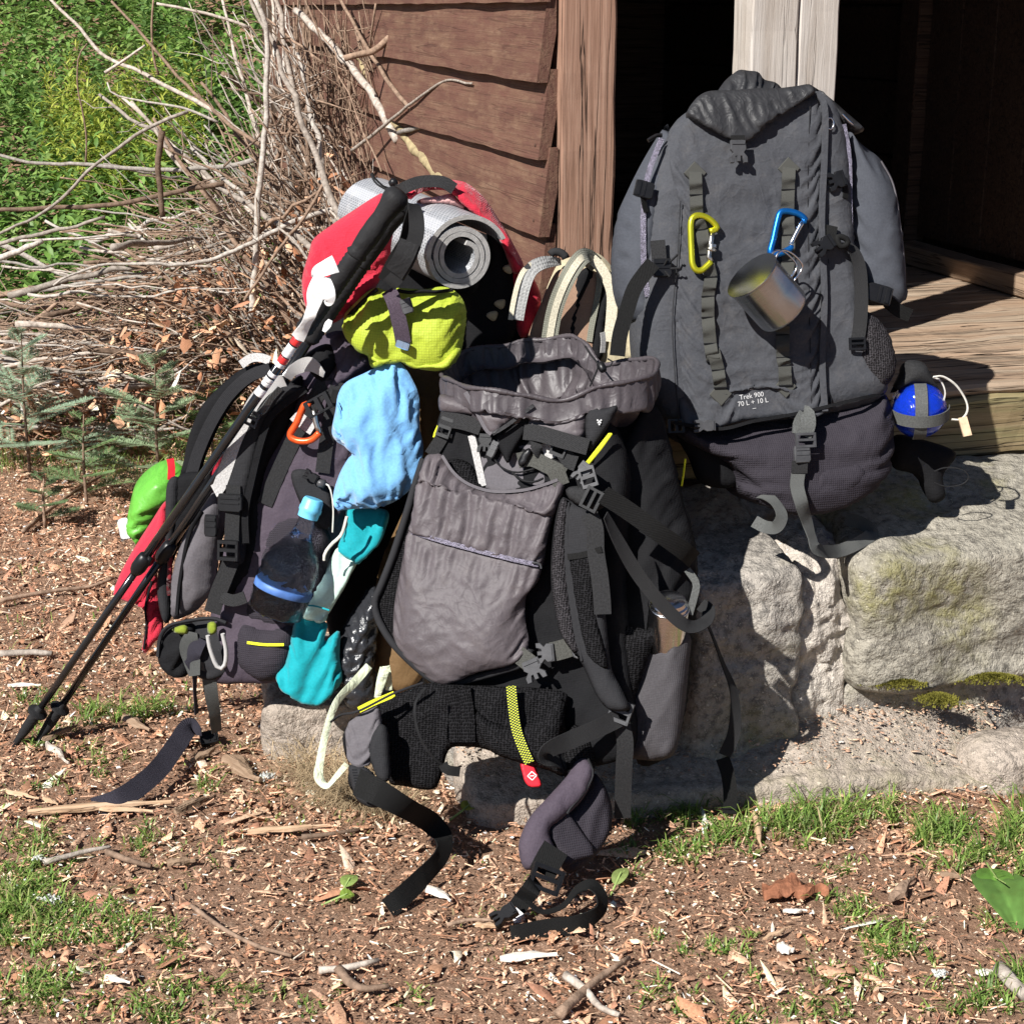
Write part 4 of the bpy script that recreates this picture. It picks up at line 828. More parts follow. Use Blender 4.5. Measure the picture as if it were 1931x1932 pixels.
# ------------------------------------------------------------------ gear materials
M['grey_cloth'] = fabric('charcoal_polyester', (.060, .062, .069), (.048, .050, .057), .85, .2, 900, .3, .2, 14, .15, dust=.10, crease=.18, cscale=9)
M['blue_grey'] = fabric('blue_grey_softshell', (.060, .064, .075), (.05, .054, .065), .9, .2, 900, .25, .12, 10, .25)
M['dark_nylon'] = fabric('thin_black_nylon', (.028, .028, .030), (.022, .022, .024), .5, .28, 1500, .1, .08, 26, 0, crease=.2)
M['plum_black'] = fabric('plum_black_cloth', (.034, .030, .037), (.026, .023, .029), .8, .25, 520, .6, .3, 14, .1)
M['plum_nylon'] = fabric('plum_grey_nylon', (.088, .075, .081), (.069, .059, .064), .54, .26, 1600, .06, .06, 20, 0, dust=.10, crease=.13, cscale=11)
M['plum_dark'] = fabric('dark_plum_nylon', (.066, .056, .061), (.052, .045, .049), .45, .32, 1600, .06, .06, 20, 0, crease=.13, cscale=11)
M['plum_cloth'] = fabric('plum_cloth', (.070, .056, .072), (.055, .044, .058), .75, .3, 800, .25, .3, 16, .1)
M['soft_grey'] = fabric('soft_grey_cloth', (.105, .097, .105), (.085, .078, .086), .8, .25, 900, .25, .2, 12, .2)
M['black_cloth'] = fabric('black_cloth', (.010, .010, .011), (.007, .007, .008), .8, .25, 700, .3, .3, 14, .05)
M['dull_black'] = fabric('dark_grey_cloth', (.024, .024, .026), (.018, .018, .020), .8, .25, 700, .3, .2, 14, .05)
M['mesh_black'] = mesh_foam('black_spacer_mesh', (.014, .0135, .015), 190); M['mesh_grey'] = mesh_foam('grey_spacer_mesh', (.05, .046, .05), 230)
M['web_black'] = webbing('black_webbing', (.010, .010, .010)); M['web_dark'] = webbing('dark_grey_webbing', (.024, .024, .025)); M['web_grey'] = webbing('grey_webbing', (.085, .088, .085)); M['web_olive'] = webbing('olive_grey_webbing', (.062, .062, .056))
M['web_light'] = webbing('light_grey_webbing', (.42, .41, .40)); M['web_plum'] = webbing('plum_webbing', (.06, .045, .06)); M['web_navy'] = webbing('navy_webbing', (.032, .030, .040))
M['pocket_grey'] = fabric('dark_grey_ripstop', (.062, .058, .062), (.048, .045, .049), .7, .2, 700, .4, .1, 14, 0)
M['plastic'] = plain('black_plastic', (.009, .009, .010), .38, .3, 0, 80, .2, .05); M['plastic_grey'] = plain('grey_plastic', (.055, .055, .058), .4, .35)
M['green_rip'] = fabric('lime_ripstop', (.36, .43, .035), (.30, .38, .030), .6, .25, 1500, .1, .1, 24, .05, grid=230, crease=.18, cscale=12)
M['green_bag'] = fabric('green_nylon', (.12, .38, .045), (.085, .30, .035), .4, .4, 1500, .1, .15, 30, 0)
M['fleece'] = fabric('sky_blue_fleece', (.155, .37, .64), (.13, .32, .58), .95, .1, 1400, .3, .1, 24, .4, crease=.12, cscale=9)
M['teal'] = fabric('teal_jersey', (.0, .27, .31), (.0, .23, .27), .75, .25, 1200, .1, .2, 16, .2); M['mint'] = fabric('mint_jersey', (.50, .66, .57), (.44, .60, .52), .75, .25, 1200, .1, .2, 16, .2)
M['brown_cloth'] = fabric('olive_brown_cloth', (.145, .085, .036), (.115, .068, .028), .75, .3, 1100, .15, .3, 14, .1)
M['red_cloth'] = fabric('crimson_cloth', (.47, .022, .045), (.39, .016, .034), .85, .2, 700, .35, .2, 16, .2, crease=.2); M['pink'] = fabric('faded_pink_cloth', (.62, .36, .34), (.54, .30, .29), .85, .2, 900, .2, .4, 30, .1)
M['khaki'] = fabric('khaki_cloth', (.42, .37, .25), (.36, .31, .2), .8, .25, 900, .2, .2, 14, .1); M['tan_cloth'] = fabric('tan_brown_cloth', (.30, .19, .13), (.25, .155, .105), .8, .25, 900, .25, .1, 14, .1)
M['strap_grey'] = fabric('khaki_grey_strap', (.20, .20, .16), (.15, .15, .12), .85, .25, 500, .5, .1, 20, .1); M['cream'] = webbing('cream_webbing', (.52, .48, .37)); M['worn'] = fabric('worn_mottled_strap', (.36, .36, .35), (.17, .17, .17), .85, .2, 300, .7, .3, 60, .1)
def matfoam():
    k = NT('embossed_foam'); k.set(.5, .4); uv = k.co('UV'); br = k.n.new("ShaderNodeTexBrick"); k.L(uv, br.inputs['Vector']); br.inputs['Scale'].default_value = 62; br.offset = .5
    br.inputs['Color1'].default_value = (.34, .35, .37, 1); br.inputs['Color2'].default_value = (.42, .43, .45, 1); br.inputs['Mortar'].default_value = (.13, .135, .145, 1); br.inputs['Mortar Size'].default_value = .09; br.inputs['Mortar Smooth'].default_value = .5; br.inputs['Brick Width'].default_value = .62; br.inputs['Row Height'].default_value = .42
    st = k.g(k.wave(uv, 3.2, 0, 'X', 0), .80, .9); n = k.noise(uv, 30, 4)
    col = k.mix(k.math('MULTIPLY', st, .5), br.outputs['Color'], (.5, .51, .53)); col = k.mix(k.math('MULTIPLY', k.g(n, .5, .8), .35), col, (.55, .52, .50)); k.base(col); k.bump(br.outputs['Fac'], -.5, .004); return k.m
M['mat_face'] = matfoam(); M['mat_edge'] = plain('grey_foam_edge', (.40, .39, .375), .85, .2, 0, 90, .18, .4, 350)
def steel(name, c=(.62, .60, .56), rough=.24, stain=0):
    k = NT(name); k.set(rough, .5, 1.0); ob = k.co('Object', (2, 2, 60)); n = k.noise(ob, 6, 4, .6); col = k.mix(k.g(n, .3, .7), c, tuple(x * .8 for x in c))
    if stain: col = k.mix(k.math('MULTIPLY', k.g(k.noise(k.co('Object'), 12, 4, .6), .45, .7), stain), col, (.24, .17, .09))
    k.base(col); k.L(k.math('ADD', k.math('MULTIPLY', n, .2), rough - .08), k.b.inputs['Roughness']); return k.m
M['steel'] = steel('brushed_steel', (.56, .53, .48), .30, stain=0); M['silver'] = steel('polished_alloy', (.75, .75, .76), .18); M['zip'] = plain('zip_teeth', (.11, .10, .135), .35, .5, .4, 200, .5, .6, 700)
def mugsteel():
    k = NT('turned_steel'); k.set(.27, .5, 1.0); uv = k.co('UV', (500, 1, 1)); n = k.noise(uv, 1.0, 3, .6); k.base(k.mix(k.g(n, .3, .7), (.50, .51, .52), (.39, .40, .41))); k.b.inputs['Anisotropic'].default_value = .75; tg = k.n.new('ShaderNodeTangent'); tg.direction_type = 'UV_MAP'; tg.uv_map = 'UVMap'; k.L(tg.outputs[0], k.b.inputs['Tangent']); return k.m
M['mug_steel'] = mugsteel()
def anod(name, c): return plain(name, c, .3, .5, .75, 40, .15, .02)
M['an_yellow'] = anod('yellow_anodised', (.62, .60, .03)); M['an_blue'] = anod('blue_anodised', (.01, .17, .55)); M['an_orange'] = plain('orange_anodised', (.78, .10, .02), .3, .5, .3)
M['white_cloth'] = fabric('white_tape', (.80, .80, .79), (.72, .72, .71), .8, .2, 900, .15, .2, 30); M['tag_white'] = plain('white_print', (.72, .71, .69), .8, .2); M['tag_red'] = plain('red_rubber_tag', (.66, .02, .035), .5, .4); M['tag_beige'] = plain('beige_toggle', (.55, .40, .26), .7, .3)
M['print'] = plain('pale_print', (.55, .55, .55), .7, .3, 0, 60, .05, 0); M['print_faint'] = plain('faint_print', (.27, .24, .25), .6, .3, 0, 60, .05, 0)
M['neon'] = webbing('neon_yellow_cord', (.72, .74, .03)); M['white_cord'] = plain('pale_cord', (.6, .58, .52), .8, .2)
def checker():
    k = NT('black_yellow_tape'); k.set(.7, .3); w = k.wave(k.co('UV', (1, 1, 1), (0, 0, .6)), 85, 0, 'X', 0); w2 = k.wave(k.co('UV', (1, 1, 1), (0, 0, -.6)), 85, 0, 'X', 0)
    k.base(k.mix(k.g(k.math('MULTIPLY', w, w2), .22, .32), (.012, .012, .012), (.55, .60, .04))); return k.m
M['checker'] = checker()
def glassy(name, c, rough=.02, ior=1.33, trans=1.0):
    k = NT(name); k.base(c); k.set(rough, .5); k.b.inputs['Transmission Weight'].default_value = trans; k.b.inputs['IOR'].default_value = ior
    k.bump(k.noise(k.co('Object'), 30, 3, .5, .4), .5, .02); return k.m
M['water'] = glassy('bottle_of_water', (.86, .95, 1.0)); M['blue_glass'] = glassy('blue_clear_plastic', (.02, .10, .85), .05, 1.45, .75)
M['pet'] = glassy('clear_pet', (.93, .97, 1.0), .02, 1.25)
M['cap_blue'] = plain('light_blue_cap', (.16, .55, .80), .4, .5); M['band_blue'] = plain('blue_band', (.07, .16, .42), .5, .4)
M['bin_bag'] = fabric('black_plastic_film', (.025, .026, .03), (.018, .019, .022), .22, .5, 3000, .02, .35, 34, 0); M['pale_film'] = fabric('pale_green_film', (.62, .66, .50), (.55, .60, .42), .4, .5, 3000, .02, .5, 40, 0)
M['pole_black'] = plain('glossy_black_alloy', (.012, .012, .013), .16, .6, 0, 50, .1, 0); M['rubber'] = fabric('black_grip_foam', (.022, .022, .023), (.017, .017, .018), .6, .35, 900, .2, .25, 30, 0); M['pole_white'] = plain('white_pole_print', (.75, .74, .73), .35, .5); M['pole_red'] = plain('red_pole_print', (.6, .03, .03), .35, .5)
M['cord_black'] = plain('black_cord', (.015, .015, .016), .8, .2)
def lathe(prof, o, ax, seg=40, ref=(0, 0, 1)):
    """prof [(r, t)] along axis ax from o"""
    ax = unit(ax); e1 = unit(np.cross(ax, ref)); e2 = np.cross(ax, e1); a = np.arange(seg) / seg * 2 * math.pi; dirs = np.cos(a)[:, None] * e1 + np.sin(a)[:, None] * e2
    V = np.concatenate([o + ax * t + dirs * r for r, t in prof]); n = len(prof)
    F = [(i * seg + j, i * seg + (j + 1) % seg, (i + 1) * seg + (j + 1) % seg, (i + 1) * seg + j) for i in range(n - 1) for j in range(seg)]
    if prof[0][0] > 1e-6: F.append(tuple(range(seg - 1, -1, -1)))
    if prof[-1][0] > 1e-6: F.append(tuple(range((n - 1) * seg, n * seg)))
    return V, F
def off(pl, d):
    import copy
    c = copy.copy(pl); c.o = pl.o + pl.n * d; return c
def creases(amp, f, seed=0.0, power=7, ang=0, an=1.0):
    """thin sharp creases of crumpled cloth"""
    c, k = math.cos(R(ang)), math.sin(R(ang))
    def g(u, v):
        a, b = (u * c + v * k) * f / an, (-u * k + v * c) * f; P = np.stack([a, b, np.full_like(a, seed)], -1); w = fbm(P * .5 + 3, 2); P = P + .8 * np.stack([w, -w, 0 * w], -1)
        return amp * ((1 - np.abs(perlin(P))) ** power + .6 * (1 - np.abs(perlin(P * 1.9 + 7))) ** power - .3)
    return g
POST = lambda u, v: _POST(u, v)
_POST = None
def fan(pl, px, py, k, amp, r0, seed=0.0, rf=5.0, power=2.0):
    """folds that spread downwards from a pinched point"""
    c = pl.to2(pl.at(px, py)[None])[0]
    def g(u, v):
        a = np.arctan2(u - c[0], -(v - c[1])); r_ = np.hypot(u - c[0], v - c[1]); w = perlin(np.stack([a * k, r_ * rf, np.full_like(a, seed)], -1)); w2 = perlin(np.stack([a * k * 2.1, r_ * rf * 1.6, np.full_like(a, seed + 4)], -1))
        return amp * ((1 - np.abs(w)) ** power + .35 * (1 - np.abs(w2)) ** power - .6) * sst(0, r0, r_)
    return g
_c1, _c2 = creases(.0022, 17, 3.3, 6), creases(.0012, 34, 6.1, 6)
_POST = lambda u, v: _c1(u, v) + _c2(u, v)
def add(*fs): return lambda u, v, d: sum(f(u, v) for f in fs)
def text(name, s, P, ex, ey, n, size, mat, parent, bend=None):
    cu = bpy.data.curves.new(name, 'FONT'); cu.body = s; cu.size = size; cu.align_x = 'CENTER'; cu.align_y = 'CENTER'; cu.extrude = .0; cu.resolution_u = 3
    t = bpy.data.objects.new(name, cu); COL.objects.link(t); dg = bpy.context.evaluated_depsgraph_get(); me = bpy.data.meshes.new_from_object(t.evaluated_get(dg))
    V = np.array([v.co[:] for v in me.vertices]); F = [tuple(p.vertices) for p in me.polygons]; bpy.data.objects.remove(t); bpy.data.curves.remove(cu); bpy.data.meshes.remove(me)
    V3 = P + V[:, :1] * ex + V[:, 1:2] * ey + n * .0003
    if bend is not None: V3 = bend(V3)
    return obj(name, V3, F, mat, parent, smooth=False)
def seam(name, P, mat, parent, r=.0012): return tub(name, P, r, mat, parent, seg=6, step=.01)
# ------------------------------------------------------------------ tall charcoal pack on the step
BP = Plane(W(1450, 880, 2.97), 10, 17)
big = thing('tall_backpack', 'tall charcoal grey trekking backpack standing on the stone step against the pale post', 'backpack', BP.at(1470, 950, -.1))
FR = off(BP, .040)
wr = add(folds(14, 4, 20, .014, 1), folds(-50, 6, 26, .008, 4), creases(.0045, 16, 7, 5, 15, 2.0), creases(.003, 26, 8, 6, -30, 1.6))
body_out = [(1290, 215), (1345, 190), (1440, 178), (1545, 176), (1585, 230), (1603, 330), (1612, 480), (1640, 640), (1672, 735), (1600, 775), (1400, 800), (1270, 802), (1222, 735), (1203, 620), (1213, 480), (1230, 340), (1262, 250)]
puff('pack_body', body_out, BP, M['grey_cloth'], big, tf=.045, tb=.21, rf=.05, rb=.07, step=.008, disp=lambda u, v, d: wr(u, v, d) * .3 - .004)
def topfold(u, v, d):
    q0 = BP.to2(BP.at(1410, 330)[None])[0]; r_ = np.hypot((u - q0[0]) * 1.0, (v - q0[1]) * 2.2)
    return .010 * np.sin(np.clip(r_ * 42, 0, 9.4)) * np.exp(-r_ * 9) + wr(u, v, d) * .8
def textzone(u, v):
    c = FR.to2(FR.ats([(1380, 730), (1462, 775)])); return (u > c[0, 0]) & (u < c[1, 0]) & (v < c[0, 1]) & (v > c[1, 1])
def notext(u, v):
    c = FR.to2(FR.ats([(1420, 752)]))[0]; return 1 - np.clip(1.6 * np.exp(-((u - c[0]) / .045) ** 4 - ((v - c[1]) / .03) ** 4), 0, 1)
panel = [(1297, 222), (1340, 205), (1420, 215), (1500, 190), (1541, 172), (1553, 205), (1552, 300), (1548, 420), (1553, 560), (1549, 680), (1554, 776), (1470, 788), (1390, 797), (1290, 801), (1281, 700), (1270, 560), (1279, 400), (1262, 300), (1283, 240)]
pan = puff('front_panel', panel, FR, M['grey_cloth'], big, tf=.010, tb=.02, rf=.012, step=.006, disp=lambda u, v, d: topfold(u, v, d) * .45 * notext(u, v), pinned=.02, sim=dict(sx=1.05, sy=1.015, ang=70, smooth=.07, steps=60, seed=8, floor=.3, pin=textzone))
F2 = off(BP, .051)
rib('panel_hem', F2.ats([(1541, 174), (1555, 207), (1554, 300), (1549, 420), (1554, 560), (1550, 680), (1555, 776)], [.002] * 7), .011, M['grey_cloth'], pan, thick=.004, twist=12)
seam('seam', F2.ats([(1283, 380), (1278, 480), (1268, 600), (1272, 700), (1280, 795)], -.002), M['dull_black'], pan, .0009)
seam('seam', F2.ats([(1527, 200), (1523, 330), (1524, 480), (1527, 640), (1530, 778)], .0), M['dull_black'], pan, .0008)
# side pockets
puff('side_pocket', [(1262, 240), (1241, 256), (1199, 328), (1172, 394), (1160, 483), (1168, 560), (1196, 605), (1225, 590), (1240, 480), (1248, 360)], off(BP, -.03), M['blue_grey'], big, tf=.055, tb=.13, rf=.05, step=.008, disp=add(folds(75, 4, 18, .008, 2)), sim=dict(sx=1.06, sy=1.02, ang=-10, smooth=.12, seed=6))
puff('side_pocket', [(1588, 232), (1621, 269), (1661, 302), (1687, 351), (1700, 434), (1708, 516), (1703, 562), (1672, 576), (1625, 560), (1596, 500), (1578, 400), (1580, 300)], off(BP, -.03), M['blue_grey'], big, tf=.055, tb=.13, rf=.055, step=.008, disp=add(folds(-55, 4, 16, .010, 5)), sim=dict(sx=1.02, sy=1.07, ang=-50, smooth=.12, seed=7))
for P_ in ([(1247, 262), (1222, 330), (1213, 400), (1214, 500), (1221, 560)], [(1590, 235), (1600, 300), (1602, 420), (1605, 520), (1608, 570)]):
    rib('zip', off(BP, .024).ats(P_), .010, M['zip'], big, thick=.003)
seam('piping_and_shade', off(BP, -.002).ats([(1661, 304), (1685, 352), (1698, 434), (1705, 516), (1700, 562)]), M['soft_grey'], big, .0018)
seam('piping_and_shade', F2.ats([(1553, 205), (1560, 330), (1561, 480), (1563, 640), (1566, 770)], -.012), M['dull_black'], big, .0025)  # dark line drawn as the shadow beside the raised flap hem
puff('mesh_pocket', q('z4', 1110, 30, 1190, 40, 1260, 85, 1315, 160, 1345, 300, 1300, 395, 1230, 400, 1150, 300, 1125, 180), off(BP, .015), M['mesh_grey'], big, tf=.03, tb=.06, rf=.035, disp=add(folds(75, 14, 60, .008, 8)))
rib('zip', off(BP, .03).ats(q('z3', 1395, 1530, 1420, 1600, 1435, 1700, 1440, 1760)), .014, M['dull_black'], big)
# bottom compartment
puff('bottom_compartment', q('z4', 330, 560, 540, 590, 700, 550, 900, 515, 1150, 455, 1290, 425, 1335, 560, 1320, 700, 1260, 820, 1100, 920, 900, 962, 750, 935, 640, 880, 590, 760, 480, 690, 380, 640), off(BP, -.005), M['plum_black'], big, tf=.06, tb=.2, rf=.06, step=.008, disp=add(folds(6, 3, 22, .012, 11)), sim=dict(sx=1.01, sy=1.10, ang=8, smooth=.1, seed=5))
puff('bottom_flap', q('z4', 985, 790, 1080, 760, 1180, 750, 1210, 800, 1160, 860, 1050, 900, 975, 890), off(BP, .052), M['plum_black'], big, tf=.008, tb=.02, rf=.02, disp=add(folds(10, 9, 40, .006, 13)))
rib('hem', off(BP, .05).ats(q('z4', 330, 560, 540, 588, 700, 552, 900, 517, 1150, 457, 1285, 428), [0, .004, .004, .004, 0, -.03]), .006, M['black_cloth'], big, thick=.006)
# collar flap of thin nylon at the top
CO = off(BP, .01)
puff('collar_flap', q('z3', 500, 445, 535, 360, 600, 312, 680, 302, 760, 300, 900, 290, 1010, 290, 1120, 277, 1195, 268, 1228, 312, 1190, 345, 1090, 400, 970, 480, 860, 562, 800, 585, 740, 570, 640, 525), off(BP, .056), M['dark_nylon'], big, tf=.010, tb=.05, rf=.02, step=.0052, disp=add(fan(BP, 1394, 262, 5, .012, .05, 21), folds(20, 6, 30, .006, 22)), sim=dict(sx=1.16, sy=1.06, ang=25, smooth=.05, steps=60, seed=3))
puff('gathered_collar', q('z3', 660, 330, 700, 260, 735, 225, 790, 186, 845, 190, 900, 198, 935, 240, 1000, 258, 1035, 300, 1010, 350, 850, 370, 700, 360), off(BP, .0), M['dark_nylon'], big, tf=.022, tb=.06, rf=.03, step=.005, disp=add(folds(60, 9, 42, .012, 23)), sim=dict(sx=1.28, sy=1.08, ang=-20, smooth=.05, steps=50, seed=4))
puff('lid_side', q('z3', 1190, 268, 1300, 338, 1400, 425, 1500, 515, 1480, 545, 1420, 530, 1340, 470, 1265, 395, 1232, 330), off(BP, .0), M['dark_nylon'], big, tf=.025, tb=.1, rf=.03, disp=add(folds(-40, 6, 30, .008, 26)), sim=dict(sx=1.05, sy=1.16, ang=-40, smooth=.1))
rib('buckle_tab', off(BP, .078).ats(q('z3', 783, 560, 783, 600, 780, 618)), .024, M['web_black'], big, thick=.002)
buckle('clip_buckle', BP.at(*q('z3', 782, 655)[0], .074), BP.n, BP.ey, .032, .040, M['plastic_grey'], big, 'clip', .007)
# daisy chains
def daisy(pts, offs, w, dia0, dia1):
    for k, c in enumerate((dia0, dia1)):
        C_ = FR.at(*c, .014); s = .021
        V, F = prism(np.array([(0, s), (s, 0), (0, -s), (-s, 0)]), C_ - BP.n * .003, BP.ex, BP.ey, BP.n, .0045, .0015); obj('patch', V, F, M['web_olive'], pan, smooth=False)
    for i in range(len(pts) - 1):
        a, b = pts[i], pts[i + 1]; m = ((a[0] + b[0]) / 2, (a[1] + b[1]) / 2)
        sl_ = rib('strap_loop', FR.ats([a, ((a[0] * 3 + b[0]) / 4, (a[1] * 3 + b[1]) / 4), m, ((a[0] + 3 * b[0]) / 4, (a[1] + 3 * b[1]) / 4), b], [.0165, .020 + offs * random.random(), .023 + offs * random.random(), .019, .0165]), w, M['web_olive'], big, thick=.0022, twist=[0, random.uniform(-14, 14), random.uniform(-10, 10), random.uniform(-14, 14), 0])
        A = FR.at(*b, .0185); V, F = bar(A - BP.ex * w * .52, A + BP.ex * w * .52, .0022, .002, BP.n); obj('bar_tack', V, F, M['black_cloth'], sl_, smooth=False)
lp = q('z3', 540, 770, 545, 900, 548, 1020) + q('z3', 575, 1100, 600, 1240, 630, 1370, 612, 1480, 612, 1600, 625, 1750, 640, 1850) + q('z4', 512, 225, 535, 320, 545, 400)
rp = q('z3', 1075, 745, 1070, 870, 1066, 1000, 1072, 1130, 1070, 1280, 1050, 1450, 1040, 1600, 1040, 1700, 1040, 1830) + q('z4', 838, 300, 842, 390)
daisy(lp, .004, .0225, q('z3', 540, 775)[0], q('z4', 547, 430)[0]); daisy(rp, .004, .0235, q('z3', 1075, 750)[0], q('z4', 842, 395)[0])
# side buckles and straps
n_ = BP.n; up_ = BP.ey
buckle('clip_buckle', BP.at(*q('z3', 245, 872)[0], .03), n_, up_ * .3 - BP.ex, .03, .034, M['plastic'], big, 'socket', .008)
rib('strap_end', off(BP, .03).ats(q('z3', 240, 900, 250, 960, 262, 1000)), .012, M['web_black'], big, twist=40)
buckle('clip_buckle', BP.at(*q('z3', 1340, 820)[0], .045), n_, up_ * .3 + BP.ex, .034, .034, M['plastic'], big, 'clip', .009)
rib('strap_end', off(BP, .04).ats(q('z3', 1385, 800, 1400, 880, 1395, 920)), .012, M['web_black'], big, twist=30)
# lower left cluster with the black strap running down to the left
rib('strap_loop', off(BP, .05).ats(q('z3', 325, 1160, 330, 1220, 335, 1290)), .026, M['web_dark'], big, thick=.003)
buckle('clip_buckle', BP.at(*q('z3', 345, 1320)[0], .05), n_, up_, .034, .032, M['plastic'], big, 'socket', .011)
for d_ in ((20, -30), (60, -50), (70, 0), (30, 30)): tub('toggle_cord', off(BP, .055).ats([q('z3', 350, 1320)[0], q('z3', 350 + d_[0], 1320 + d_[1])[0], q('z3', 350 + d_[0] * 1.5, 1320 + d_[1] * 1.6)[0]], [0, .008, .012]), .002, M['cord_black'], big, seg=6, step=.005)
rib('compression_strap', np.array([W(*p, y) for p, y in zip(q('z3', 300, 1290, 250, 1350, 190, 1440, 150, 1560, 110, 1700, 95, 1820), (2.97, 2.96, 2.95, 2.94, 2.93, 2.92))]), .027, M['web_black'], big, thick=.002)
# right cluster
rib('strap_loop', off(BP, .05).ats(q('z3', 1310, 1075, 1300, 1120, 1280, 1180)), .028, M['web_black'], big, thick=.003)
buckle('clip_buckle', BP.at(*q('z3', 1270, 1190)[0], .062), n_, up_ * .6 + BP.ex, .030, .038, M['plastic'], big, 'clip', .010)
V, F = loop_tube(off(BP, .06).ats(q('z3', 1350, 1140, 1400, 1150, 1410, 1180, 1370, 1195)), .0055, 8); obj('strap_roll', V, F, M['web_black'], big)
rib('compression_strap', off(BP, .046).ats(q('z3', 1400, 1180, 1450, 1230, 1480, 1330, 1488, 1500, 1480, 1640, 1462, 1760)), .0245, M['web_dark'], big, thick=.0022, twist=[60, 30, 10, 0, 0, 0])
buckle('ladder_buckle', BP.at(*q('z3', 1462, 1752)[0], .05), n_, up_, .030, .022, M['plastic'], big, 'ladder', .005)
buckle('clip_buckle', BP.at(*q('z3', 1580, 1470)[0], .03), n_, BP.ex - up_ * .3, .034, .048, M['plastic'], big, 'socket', .012)
rib('strap_end', off(BP, .01).ats(q('z3', 1640, 1510, 1700, 1560, 1770, 1590)), .024, M['web_black'], big, twist=-20)
V, F = loop_tube(off(BP, .05).ats(q('z3', 1300, 460, 1325, 470, 1330, 510, 1300, 525)), .0016, 8); obj('ring', V, F, M['silver'], big)
tub('zip_puller', off(BP, .03).ats(q('z3', 1380, 440, 1410, 470, 1440, 500)), .003, M['silver'], big, seg=6)
tub('zip_puller', off(BP, .02).ats(q('z3', 270, 590, 320, 560, 350, 560)), .004, M['plastic'], big, seg=6)
# bottom straps
S_ = off(BP, .075)
rib('bottom_strap', np.concatenate([S_.ats(q('z4', 925, 515, 940, 520, 945, 570, 925, 620), [-.02, -.004, .006, .002])]), .027, M['web_grey'], big, thick=.0025)
rib('bottom_strap', S_.ats(q('z4', 925, 515, 900, 560, 895, 610), [-.014, -.01, -.004]), .018, M['web_grey'], big, thick=.002)
buckle('ladder_buckle', S_.at(*q('z4', 930, 640)[0], .002), n_, up_, .036, .026, M['plastic_grey'], big, 'ladder', .007)
buckle('clip_buckle', S_.at(*q('z4', 915, 705)[0], .0), n_, up_, .030, .030, M['plastic_grey'], big, 'socket', .008)
rib('bottom_strap', S_.ats(q('z4', 908, 735, 905, 790), [.002, -.004]), .028, M['web_dark'], big, thick=.003)
zt = .485
bs = np.concatenate([S_.ats(q('z4', 900, 790, 895, 850, 915, 930), [-.006, -.004, .0]), WP(q('z4', 940, 1010, 962, 1080, 990, 1140), [2.90, 2.895, 2.89]), [G(*p, z) for p, z in zip(q('z4', 1080, 1145, 1180, 1105, 1235, 1062, 1190, 1020, 1115, 998), (.428, .436, .446, .456, .460))]])
rib('bottom_strap', bs, .0245, M['web_grey'], big, thick=.0018, twist=[0, 0, 10, 30, 45, 30, 10, 0, 10, 0, 0], step=.006)
rib('side_release_strap', np.concatenate([WP(q('z4', 640, 830, 690, 870, 750, 890, 800, 930, 825, 985), [2.96, 2.94, 2.91, 2.885, 2.87]), WP(q('z4', 800, 1035, 750, 1035, 700, 1010), [2.87, 2.89, 2.91])]), .0225, M['web_grey'], big, thick=.0018, twist=[0, 10, 30, 40, 20, 0, 0, 0], step=.006)
buckle('clip_buckle', BP.at(*q('z4', 470, 575)[0], .06), n_, BP.ex, .022, .04, M['plastic_grey'], big, 'clip', .006)
buckle('clip_buckle', BP.at(*q('z4', 340, 575)[0], .04), n_, BP.ex, .024, .03, M['plastic'], big, 'ladder', .006)
puff('hip_belt', q('z4', 350, 600, 560, 640, 610, 760, 640, 830, 560, 860, 450, 830, 400, 720), off(BP, -.02), M['black_cloth'], big, tf=.02, tb=.03, rf=.03)
puff('hip_belt', q('z4', 1335, 620, 1480, 640, 1620, 700, 1560, 800, 1570, 900, 1500, 920, 1430, 800, 1330, 760), off(BP, -.10), M['black_cloth'], big, tf=.02, tb=.03, rf=.03)
tub('belt_cord', [W(1790 + 60 * math.cos(a) * .6, 900 + 18 * math.sin(a), 3.05) for a in np.linspace(2.5, -2.5, 9)], .0012, M['cord_black'], big, seg=5, step=.006)
def onpanel(V):
    c = FR.to2(V); h = .0104 + .45 * topfold(c[:, 0], c[:, 1], np.full(len(c), .03)) * notext(c[:, 0], c[:, 1]); return V - FR.n * ((V - FR.o) @ FR.n)[:, None] + FR.n * (h + .0009)[:, None]
for s, (x0, y0), sz in (('Trek 900', (1419, 746.5), .0122), ('70 L + 10 L', (1421.5, 758.5), .0122), ('–', (1418, 733.5), .013), ('–', (1424, 769.5), .013)):
    rl = R(6); ex = BP.ex * math.cos(rl) + BP.ey * math.sin(rl); ey = BP.ey * math.cos(rl) - BP.ex * math.sin(rl); text('printed_text', s, FR.at(x0, y0, .0175), ex, ey, BP.n, sz, M['print'], pan, bend=onpanel)
